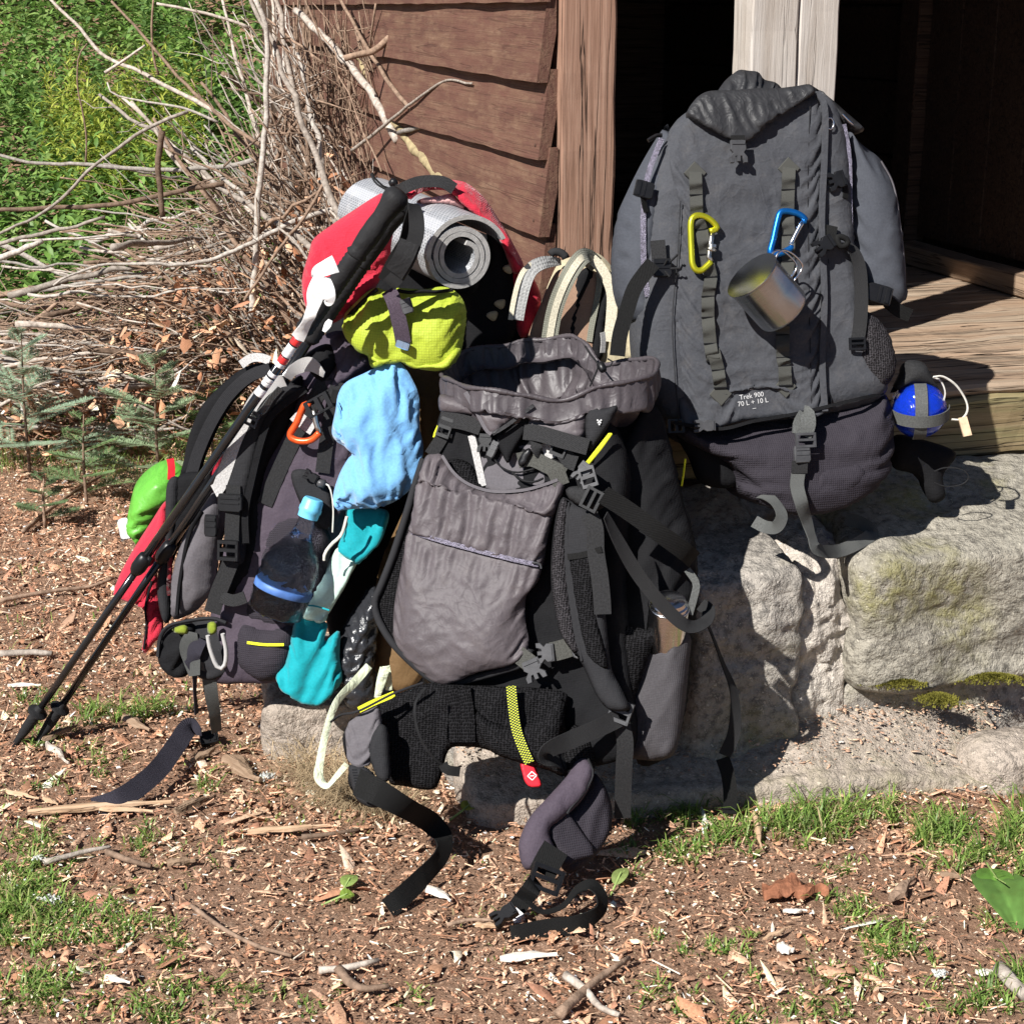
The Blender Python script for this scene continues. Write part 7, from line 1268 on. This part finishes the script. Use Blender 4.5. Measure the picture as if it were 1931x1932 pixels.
# ------------------------------------------------------------------ red jacket and green pouch at far left
RJ = Plane(W(270, 1080, 3.08), -10, 15)
rj = thing('red_jacket', 'crimson jacket hanging behind the trekking poles at the left of the plum pack', 'jacket', RJ.at(270, 1220))
puff('jacket_panel', q('z5', 305, 1040, 330, 1120, 300, 1280, 262, 1400, 260, 1520, 285, 1650, 290, 1800, 240, 1850, 190, 1912, 172, 1880, 190, 1740, 178, 1650, 110, 1610, 15, 1570, 30, 1490, 90, 1370, 150, 1270, 215, 1170), RJ, M['red_cloth'], rj, tf=.016, tb=.015, rf=.02, step=.006, disp=add(folds(60, 4, 26, .006, 98)), sim=dict(sx=1.15, sy=1.03, ang=-30, smooth=.09, seed=22))
puff('jacket_panel', q('z5', 665, 680, 650, 760, 630, 850, 590, 960, 555, 1020, 515, 1020, 525, 900, 560, 800, 610, 730), off(LP, -.05), M['red_cloth'], rj, tf=.015, tb=.02, rf=.02); puff('jacket_edge', q('z5', 320, 1330, 345, 1330, 335, 1560, 310, 1560), off(LP, .016), fabric('dark_red_trim', (.16, .012, .018)), rj, tf=.004, tb=.006, rf=.01)
seam('zip', off(RJ, .018).ats(q('z5', 225, 1500, 190, 1640, 195, 1760, 180, 1890)), M['black_cloth'], rj, .0025)
GB = Plane(W(290, 940, 3.2), -15, 15)
gp = thing('green_pouch', 'bright green nylon pouch with a white tag behind the red jacket', 'pouch', GB.at(280, 1020))
puff('pouch_body', q('z5', 90, 1120, 105, 1040, 135, 940, 210, 855, 310, 805, 380, 830, 420, 900, 380, 1000, 300, 1080, 240, 1180, 170, 1290, 120, 1255, 92, 1190), GB, M['green_bag'], gp, tf=.05, tb=.05, rf=.06, step=.007, disp=add(folds(35, 5, 22, .010, 99)), sim=dict(sx=1.06, sy=1.16, ang=35, smooth=.09, seed=23))
puff('white_tag', q('z5', 25, 1150, 92, 1132, 118, 1255, 52, 1272), off(GB, .0), M['white_cloth'], gp, tf=.002, tb=.002, rf=.004, step=.005, round_=False); rib('red_tab', off(GB, .05).ats(q('z5', 330, 800, 338, 850, 335, 920)), .014, M['tag_red'], gp, twist=20)
# ------------------------------------------------------------------ tan daypack between the packs
DP = Plane(W(1080, 620, 3.16), 4, 14)
dp = thing('day_pack', 'tan and khaki day pack standing between the crimson pack and the tall charcoal pack', 'backpack', np.array([*DP.at(1080, 700)[:2], .46]))
puff('pack_body', q('y6', 640, 520, 800, 420, 950, 370, 1120, 350, 1260, 430, 1400, 620, 1490, 880, 1560, 1200, 1760, 1600, 1760, 2200, 1300, 2500, 300, 2500, 180, 1900, 260, 1480, 420, 1050), off(DP, -.02), M['khaki'], dp, tf=.03, tb=.14, rf=.05, disp=add(folds(80, 5, 20, .006, 102)), sim=dict(sx=1.06, sy=1.02, smooth=.1))
puff('back_panel', q('y6', 460, 960, 620, 620, 760, 560, 1000, 560, 1190, 640, 1230, 900, 1180, 1300, 1100, 1900, 250, 1900, 270, 1450), off(DP, .012), M['tan_cloth'], dp, tf=.012, tb=.02, rf=.03)
puff('dark_groove', q('y6', 870, 700, 1060, 520, 1110, 620, 1040, 850, 930, 1130, 900, 1420, 880, 1700, 780, 1700, 800, 1250, 860, 1000), off(DP, .022), M['black_cloth'], dp, tf=.003, tb=.004, rf=.01); puff('dark_groove', q('y6', 1215, 640, 1290, 720, 1320, 950, 1270, 1250, 1230, 1700, 1090, 1700, 1130, 1350, 1200, 950), off(DP, .022), M['black_cloth'], dp, tf=.004, tb=.004, rf=.01)
def strap3(pts, w, y):
    P = off(DP, .05).ats(pts, y); 
    rib('shoulder_strap', P, w, M['strap_grey'], dp, thick=.012, step=.008); rib('strap_webbing', P + DP.n * .0075, w * .42, M['cream'], dp, thick=.002, step=.008)
strap3(q('y6', 540, 1500, 590, 1200, 650, 980, 740, 760, 850, 560, 960, 425, 1040, 420, 1130, 500), .030, [.0, .01, .02, .03, .03, .02, -.01, -.03])
P_ = off(DP, .03).ats(q('y6', 130, 1220, 170, 980, 230, 740, 310, 580, 430, 500, 560, 475, 670, 480), [.04, .04, .04, .03, .02, 0, -.02]); rib('shoulder_strap', P_, [.024, .025, .026, .026, .024, .02, .012], M['worn'], dp, thick=.010); rib('strap_edge', P_ - DP.ex * .012 + DP.n * .003, .009, M['cream'], dp, thick=.010)
rib('strap_lining', off(DP, .024).ats(q('y6', 1060, 1500, 1090, 1300, 1150, 1000, 1190, 750, 1180, 620)), .011, M['strap_grey'], dp, thick=.006); rib('side_webbing', off(DP, .035).ats(q('y6', 1050, 400, 1180, 520, 1290, 700, 1350, 900, 1340, 1200, 1310, 1500)), .020, M['cream'], dp, thick=.003)
V, F = tube(off(DP, .03).ats(q('y6', 560, 380, 600, 345, 680, 350, 740, 390, 760, 430)), .008, 8, .006); obj('haul_loop', V, F, M['web_dark'], dp)
puff('front_pocket', q('y6', 1540, 1180, 1620, 1200, 1700, 1450, 1750, 1640, 1700, 1720, 1560, 1720, 1520, 1500), off(DP, .01), M['khaki'], dp, tf=.02, tb=.03, rf=.03, disp=add(folds(80, 9, 40, .010, 103))); rib('strap_tail', WP(q('y6', 1230, 1380, 1240, 1500, 1230, 1640), 3.08), .010, M['web_light'], dp, twist=30)
# ------------------------------------------------------------------ trekking poles
def pole(name, top, g0, tip, Yt, Ytip, label, grip=True, clampf=.63, rs=.0085):
    A = W(*top, Yt); T = G(*tip, .0); ax = unit(T - A); L = np.linalg.norm(T - A); t = thing(name, label, 'trekking pole', T, 'pair of trekking poles')
    gl = .30
    if grip:
        pr = [(0, -.006), (.016, -.004), (.022, .004), (.0225, .014), (.019, .03), (.0165, .05), (.018, .07), (.0185, .09), (.017, .11), (.0155, .122), (.019, .128)]
        V, F = lathe(pr + [(.0155, .132)], A, ax, 20); V = V + .0012 * np.stack([perlin(V * 60 + i * 5) for i in range(3)], -1); obj('grip', V, F, M['rubber'], t)
        pr = [(.0155, .130)] + [(.0155 + (.0014 if i % 2 else 0), .134 + i * .0045) for i in range(int((gl - .135) / .0045))] + [(.012, gl)]
        V, F = lathe(pr, A, ax, 18); obj('foam_grip', V, F, M['rubber'], t)
    c = clampf * L
    V, F = tube([A + ax * (gl - .01), A + ax * c], rs, 14, .2); us_ = obj('upper_shaft', V, F, M['pole_black'], t); t['_s'] = us_.name; V, F = tube([A + ax * c, A + ax * (L - .10)], rs * .82, 12, .2); obj('lower_shaft', V, F, M['pole_black'], t)
    V, F = lathe([(rs, c - .02), (.013, c - .016), (.0145, c - .004), (.0145, c + .012), (.012, c + .022), (rs * .8, c + .03)], A, ax, 16); cl_ = obj('clamp', V, F, M['plastic'], t)
    V, F = bar(A + ax * (c - .012) + np.array([.012, -.008, .004]), A + ax * (c + .02) + np.array([.016, -.008, .006]), .009, .006, (0, -1, .3)); obj('clamp_lever', V, F, M['plastic'], cl_)
    V, F = lathe([(rs * .8, L - .115), (.010, L - .105), (.020, L - .100), (.020, L - .097), (.011, L - .094), (.011, L - .06), (.008, L - .03), (.006, L - .004), (.0025, L), (0, L)], A, ax, 14); obj('tip_basket', V, F, M['rubber'], t, sharp=40)
    return t, A, ax, L
t1, A1, ax1, L1 = pole('trekking_pole', (752, 366), None, (26, 1409), 2.86, 0, 'trekking pole with its black grip standing out over the crimson flap')
t2, A2, ax2, L2 = pole('trekking_pole', (758, 384), None, (68, 1404), 2.93, 0, 'trekking pole half hidden behind the front one, its tip nearer the plum pack', True, .61)
for i, (mt_, s) in enumerate((('pole_white', .302), ('pole_red', .315), ('pole_white', .330), ('pole_white', .3415), ('pole_red', .356), ('pole_white', .369), ('pole_white', .392), ('pole_white', .404), ('pole_white', .413), ('pole_white', .428), ('pole_white', .436))):
    V, F = lathe([(.0088, 0), (.0089, .001), (.0089, .011 if i < 5 else .007), (.0088, .012 if i < 5 else .008)], A1 + ax1 * s, ax1, 14); obj('shaft_print', V, F, M[mt_], bpy.data.objects[t1['_s']])
rib('wrist_strap', WP(q('y4', 930, 270, 950, 380, 945, 520, 880, 700, 800, 830, 740, 890), [2.84, 2.83, 2.82, 2.82, 2.84, 2.86]), .026, M['web_dark'], t1, twist=[50, 20, 10, 0, 0, 20]); rib('wrist_strap', WP(q('y4', 920, 290, 880, 420, 860, 560, 780, 700, 700, 860), [2.86, 2.85, 2.85, 2.86, 2.87]), .022, M['web_black'], t1, twist=[60, 60, 30, 0, 0]); rib('strap_pad', WP(q('y4', 900, 560, 850, 680, 780, 800), [2.818, 2.818, 2.835]), .034, M['rubber'], t1, thick=.003)
tub('strap_cord', WP(q('y4', 600, 40, 640, 110, 720, 160, 800, 190), [2.9, 2.88, 2.86, 2.85]), .0018, M['cord_black'], t1, seg=5)
wt = thing('white_ribbon', 'white cloth ribbon knotted round the foot of the front pole grip', 'ribbon', W(607, 560, 2.84))
wr_ = dict(step=.005, cup=.35, thick=.0015)
rib('ribbon_end', WP(q('y4', 330, 730, 260, 760, 200, 790, 190, 830), [2.82, 2.815, 2.82, 2.83]), [.030, .026, .022, .02], M['white_cloth'], wt, twist=[10, 0, 10, 30], **wr_); rib('ribbon_end', WP(q('y4', 230, 820, 180, 950, 150, 1080, 110, 1180, 40, 1300), [2.82, 2.82, 2.83, 2.84, 2.86]), [.026, .030, .022, .018, .024], M['white_cloth'], wt, twist=[0, 10, -20, 40, 10], **wr_); rib('ribbon_end', WP(q('y4', 240, 840, 270, 940, 275, 1010, 250, 1030), [2.815, 2.81, 2.81, 2.82]), [.020, .024, .020, .006], M['white_cloth'], wt, twist=[20, 0, 10, 0], **wr_)
rib('ribbon_end', WP(q('y4', 290, 1160, 270, 1200, 240, 1250), 2.84), [.008, .012, .006], M['white_cloth'], wt, **wr_)
# ------------------------------------------------------------------ single pieces lying about
M['split_wood'] = wood('fresh_split_wood', (.34, .20, .11), (.52, .35, .22), (.68, .52, .37), 0, crack=.5); M['white_wood'] = plain('bleached_wood', (.68, .62, .54), .8, .2, 0, 40, .15, .4, 120); M['bark_red'] = plain('red_brown_bark', (.24, .10, .055), .9, .15, 0, 70, .4, .9, 160); M['old_wood'] = wood('old_brown_wood', (.16, .10, .06), (.28, .19, .125), (.42, .31, .22), 0, crack=.6)
def sliver(name, a, b, w, th, mat, label, cat, group=None, z=.012, n=12, taper=.25, seed=0, key='p', rough=.12):
    """split piece of wood lying from a to b on the ground"""
    A, B = G(*q(key, *a)[0]), G(*q(key, *b)[0]); A[2] = float(gz(A[0], A[1])) + z; B[2] = float(gz(B[0], B[1])) + z; d = B - A; L = np.linalg.norm(d); d = d / L; s = unit(np.cross([0, 0, 1], d)); up = np.cross(d, s); t = np.linspace(0, 1, n); V = []
    prof = (taper + (1 - taper) * np.sin(np.clip(t * 1.15 + .08, 0, 1) * math.pi) ** .6)
    for i in range(n):
        wv = w * prof[i]; j = perlin(np.array([[t[i] * 6, seed * 3.1, k * 5.0] for k in range(6)]))
        c = A + d * L * t[i] + s * w * .35 * perlin(np.array([[t[i] * 3, seed * 1.7, 9.]]))[0]
        for k, (x, y) in enumerate(((-.5, 0), (-.42, .7), (-.1, 1), (.3, .85), (.5, .3), (.2, -.25))): V.append(c + s * wv * (x + rough * j[k]) + up * th * (y + rough * 2 * j[k]) * (.45 + .55 * prof[i]))
    F = [(i * 6 + k, (i + 1) * 6 + k, (i + 1) * 6 + (k + 1) % 6, i * 6 + (k + 1) % 6) for i in range(n - 1) for k in range(6)] + [tuple(range(6)), tuple(range(n * 6 - 1, n * 6 - 7, -1))]
    # own frame with x along the piece so the grain follows it
    V = np.array(V); c0 = (A + B) / 2; Rm = np.stack([d, s, up]); me = mesh_of(name, (V - c0) @ Rm.T, F, False); me.materials.append(mat); o = bpy.data.objects.new(name, me); COL.objects.link(o)
    o.matrix_world = Matrix(((d[0], s[0], up[0], c0[0]), (d[1], s[1], up[1], c0[1]), (d[2], s[2], up[2], c0[2]), (0, 0, 0, 1))); _props(o, label, cat, group); return o
sp = 'split wood pieces on the ground'
sliver('wood_splinter', (145, 910), (860, 850), .022, .010, M['split_wood'], 'longest pale split of wood lying left below the navy belt strap', 'splinter', sp, seed=1, key='z7')
sliver('wood_splinter', (500, 885), (770, 895), .012, .007, M['split_wood'], 'thin pale split lying right under the longest one', 'splinter', sp, seed=2, key='z7')
sliver('wood_splinter', (1240, 990), (1640, 955), .015, .008, M['split_wood'], 'pale split of wood left of the black belt strap', 'splinter', sp, seed=3, key='z7')
sliver('wood_splinter', (40, 815), (200, 845), .011, .006, M['split_wood'], 'short pale split near the left edge above the longest one', 'splinter', sp, seed=4, key='z7')
sliver('wood_splinter', (225, 840), (300, 870), .012, .006, M['split_wood'], 'stubby orange split just left of the longest one', 'splinter', sp, seed=5, key='z7')
sliver('wood_splinter', (960, 650), (1110, 580), .016, .008, M['old_wood'], 'brown split of wood in the shadow of the navy strap', 'splinter', sp, seed=6, key='z7')
sliver('wood_splinter', (880, 910), (1080, 820), .018, .012, M['old_wood'], 'dark brown split right of the longest pale one', 'splinter', sp, seed=7, key='z7')
sliver('wood_splinter', (620, 440), (760, 500), .022, .010, M['old_wood'], 'grey-brown wood piece lying in the left grass tuft', 'splinter', sp, seed=8, key='z7')
sliver('wood_splinter', (220, 545), (390, 480), .016, .010, M['old_wood'], 'old brown stick piece beside the pole tips', 'splinter', sp, seed=9, key='z7')
sliver('wood_splinter', (240, 560), (350, 660), .014, .008, M['bark_grey'], 'lichen-grey twig piece below the pole tips', 'splinter', sp, seed=10, key='z7')
sliver('wood_splinter', (1140, 640), (1310, 740), .038, .014, M['old_wood'], 'broad brown wood slab beside the white lichen lump', 'splinter', sp, seed=11, key='z7')
sliver('wood_splinter', (840, 1165), (980, 1150), .022, .008, M['old_wood'], 'brown chip in the middle of the left ground', 'splinter', sp, seed=12, key='z7')
sliver('wood_splinter', (45, 270), (210, 272), .012, .006, M['white_wood'], 'bleached splinter between the pole shafts and the left edge', 'splinter', sp, seed=13, key='z7')
sliver('wood_splinter', (530, 1735), (655, 1760), .011, .006, M['white_wood'], 'cream splinter near the bottom left', 'splinter', sp, seed=14, key='z7')
sliver('wood_splinter', (905, 1635), (1190, 1630), .018, .007, M['white_wood'], 'largest white wood chip below the belt buckle', 'splinter', sp, seed=15, key='z8')
sliver('wood_splinter', (545, 1280), (665, 1340), .020, .007, M['white_wood'], 'white wood chip left of the belt buckle', 'splinter', sp, seed=16, key='z8')
sliver('wood_splinter', (780, 1465), (920, 1470), .012, .006, M['split_wood'], 'tan chip just below the belt buckle', 'splinter', sp, seed=17, key='z8')
sliver('wood_splinter', (530, 910), (565, 1085), .014, .006, M['split_wood'], 'pale splinter standing in the grass under the slab', 'splinter', sp, seed=18, key='y1')
sliver('wood_splinter', (640, 1590), (725, 1590), .024, .010, M['white_wood'], 'square white chip at the bottom right', 'splinter', sp, seed=19, key='y1')
sliver('wood_splinter', (670, 1395), (790, 1390), .010, .005, M['white_wood'], 'thin white chip under the red-brown bark piece', 'splinter', sp, seed=20, key='y1')
sliver('wood_splinter', (570, 1535), (710, 1475), .008, .004, M['split_wood'], 'thin straw-coloured splinter above the square white chip', 'splinter', sp, seed=21, key='y1')
sliver('wood_splinter', (1450, 1245), (1570, 1250), .018, .006, M['old_wood'], 'greyish flat chip left of the dock leaf', 'splinter', sp, seed=22, key='y1')
sliver('wood_splinter', (1630, 1700), (1740, 1705), .014, .006, M['white_wood'], 'pale chip near the right bottom corner', 'splinter', sp, seed=23, key='y1')
sliver('bark_piece', (570, 1300), (895, 1300), .046, .020, M['bark_red'], 'red-brown curled bark piece below the slab grass', 'bark', seed=24, key='y1', n=20, rough=.3)
sliver('bark_piece', (1210, 1360), (1320, 1260), .022, .012, M['bark_brown'], 'dark brown bark strip left of the dock leaf', 'bark', seed=25, key='y1')
for k, (pts, r0, r1, mt_, lb) in enumerate((
    (q('z8', 1200, 1935, 1290, 1850, 1400, 1760, 1550, 1660), .009, .004, 'bark_brown', 'forked dark twig at the bottom centre, its long arm'), (q('z8', 1230, 1740, 1330, 1810, 1400, 1890, 1500, 1935), .007, .004, 'bark_grey', 'grey twig crossing the long arm at the bottom centre'),
    (q('z8', 100, 1690, 160, 1760, 230, 1790, 350, 1780), .008, .004, 'bark_brown', 'curved brown stick at the bottom left of centre'), (q('z8', 0, 1690, 150, 1680, 300, 1650), .006, .004, 'bark_grey', 'grey straight stick left of the curved brown one'),
    ([(45, 1010), (110, 960), (180, 915), (240, 885)], .007, .003, 'bark_brown', 'dark straight stick lying behind the green pouch'), ([(0, 1150), (100, 1130), (170, 1120), (215, 1105)], .006, .004, 'bark_brown', 'dark stick left of the pole clamp'), ([(0, 1245), (60, 1243), (100, 1246)], .008, .006, 'bark_grey', 'grey stick at the left edge below the pole clamp'),
    (q('z7', 220, 1150, 330, 1125, 440, 1100, 560, 1080), .006, .003, 'bark_grey', 'lichened twig lying in the left grass'), (q('z7', 540, 1110, 660, 1150, 760, 1175), .006, .004, 'bark_brown', 'reddish twig on the left ground'), (q('z7', 960, 1390, 1130, 1500, 1300, 1570, 1460, 1625), .004, .003, 'bark_brown', 'long thin reddish twig on the lower left ground'), (q('z8', 640, 1470, 760, 1440, 880, 1440, 960, 1430), .0035, .002, 'bark_brown', 'thin curved twig left of the belt buckle'), (q('z7', 1510, 1010, 1640, 1000, 1800, 975), .005, .003, 'bark_brown', 'reddish stick beside the dry roots'), (q('y1', 1750, 1700, 1820, 1780, 1890, 1840), .012, .010, 'bark_grey', 'thick grey stick in the right bottom corner'))):
    P = np.array([G(*p) for p in pts]); P[:, 2] = gz(P[:, 0], P[:, 1]) + .012 + r0 * .6; V, F = tube(P, np.linspace(r0, r1, len(P)), 7, .015); V = V + .15 * r0 * np.stack([perlin(V * 120 + i * 11) for i in range(3)], -1); obj('ground_stick', V, F, M[mt_], label=lb, cat='stick', group='sticks lying on the ground')
def lichen(px, py, key, r, label):
    c = G(*q(key, px, py)[0]); V, F = [], []
    P = c + RNG.normal(size=(70, 3)) * [r * .4, r * .3, r * .06] + [0, 0, .014]; V, F, C = chips(70, P, .002 + .003 * RNG.random(70), np.ones(70), np.array([(.66, .68, .64)]) * (.8 + .3 * RNG.random((70, 1))), .5, .9); obj('lichen_lump', V, F, M['litter'], smooth=False, col=C, label=label, cat='lichen', group='white lichen lumps')
lichen(1335, 720, 'z7', .018, 'white lichen lump on the broad brown wood slab'); lichen(255, 1345, 'z7', .02, 'white lichen lump at the left among grass'); lichen(200, 1135, 'z7', .01, 'white lichen on the twig in the left grass'); lichen(1455, 1715, 'y1', .010, 'white lichen crumb in the grass at the right bottom')
def big_leaf(name, pts, key, label, cat, lift, veins=True, col=(.14, .30, .05)):
    """broad leaf as a thin arched blade with a midrib"""
    base, tip, w = [G(*q(key, *p)[0]) for p in pts[:2]] + [pts[2]]; base[2] += lift[0]; tip[2] += lift[1]; d = tip - base; L = np.linalg.norm(d); d = d / L; s = unit(np.cross(d, [0, 0, 1.])); n = np.cross(s, d); n = n if n[2] > 0 else -n; t = np.linspace(0, 1, 15); c = np.linspace(-1, 1, 11)
    prof = w * np.sin(np.clip(t, 0, 1) ** .75 * math.pi) ** .75; Gd = base + d * (t * L)[:, None, None] + s * (c[None, :, None] * prof[:, None, None]) + n * ((.10 * L * np.sin(t * math.pi))[:, None] + prof[:, None] * .18 * np.abs(c)[None] + .05 * prof[:, None] * np.sin(t * 26)[:, None] * (1 - np.abs(c))[None] + .06 * w * perlin(np.stack(np.broadcast_arrays(t[:, None] * 5, c[None] * 3, np.zeros((15, 11))), -1)))[..., None]
    V = Gd.reshape(-1, 3); F = [(i * 11 + j, i * 11 + j + 1, (i + 1) * 11 + j + 1, (i + 1) * 11 + j) for i in range(14) for j in range(10)]; cc = np.array([col]) * (.85 + .3 * RNG.random((len(V), 1))); cc[np.tile(np.abs(c) < .1, 15)] *= 1.5
    t_ = thing(name, label, cat, base); obj('blade', V, F, M['leaf'], t_, col=cc); tub('stalk', [base - d * .03 - (0, 0, .01), base, base + d * L * .5 + n * .2 * L], [.002, .002, .001], plain('leaf_stalk', (.25, .34, .10), .6), t_, seg=6); return t_
big_leaf('dock_leaf', [(1690, 1230), (1850, 1515), .046], 'y1', 'large green dock leaf at the right edge of the ground', 'leaf', (.02, .012), col=(.13, .26, .06)); big_leaf('dock_leaf', [(1700, 1220), (1760, 1420), .03], 'y1', 'smaller dock leaf tucked under the large one', 'leaf', (.025, .01))
big_leaf('broad_leaf', [(230, 830), (180, 735), .024], 'y1', 'round green leaf standing at the slab edge beside the grass', 'leaf', (.02, .05)); big_leaf('fallen_leaf', [(720, 900), (800, 870), .018], 'z8', 'bright green leaf below the slab between the belt straps', 'leaf', (.015, .015), col=(.3, .36, .05)); big_leaf('fallen_leaf', [(765, 850), (775, 770), .010], 'z8', 'small upright green leaf behind the bright one', 'leaf', (.015, .03), col=(.3, .36, .05))
big_leaf('fallen_leaf', [(105, 1330), (180, 1320), .017], 'z8', 'flat green leaf left of the black belt strap end', 'leaf', (.012, .012), col=(.24, .36, .06)); big_leaf('fallen_leaf', [(130, 1280), (185, 1230), .015], 'z8', 'second flat green leaf above it', 'leaf', (.012, .016), col=(.26, .36, .1)); big_leaf('fallen_leaf', [(1480, 1270), (1540, 1205), .013], 'z8', 'pale green leaf right of the belt loop', 'leaf', (.012, .02), col=(.28, .36, .12))
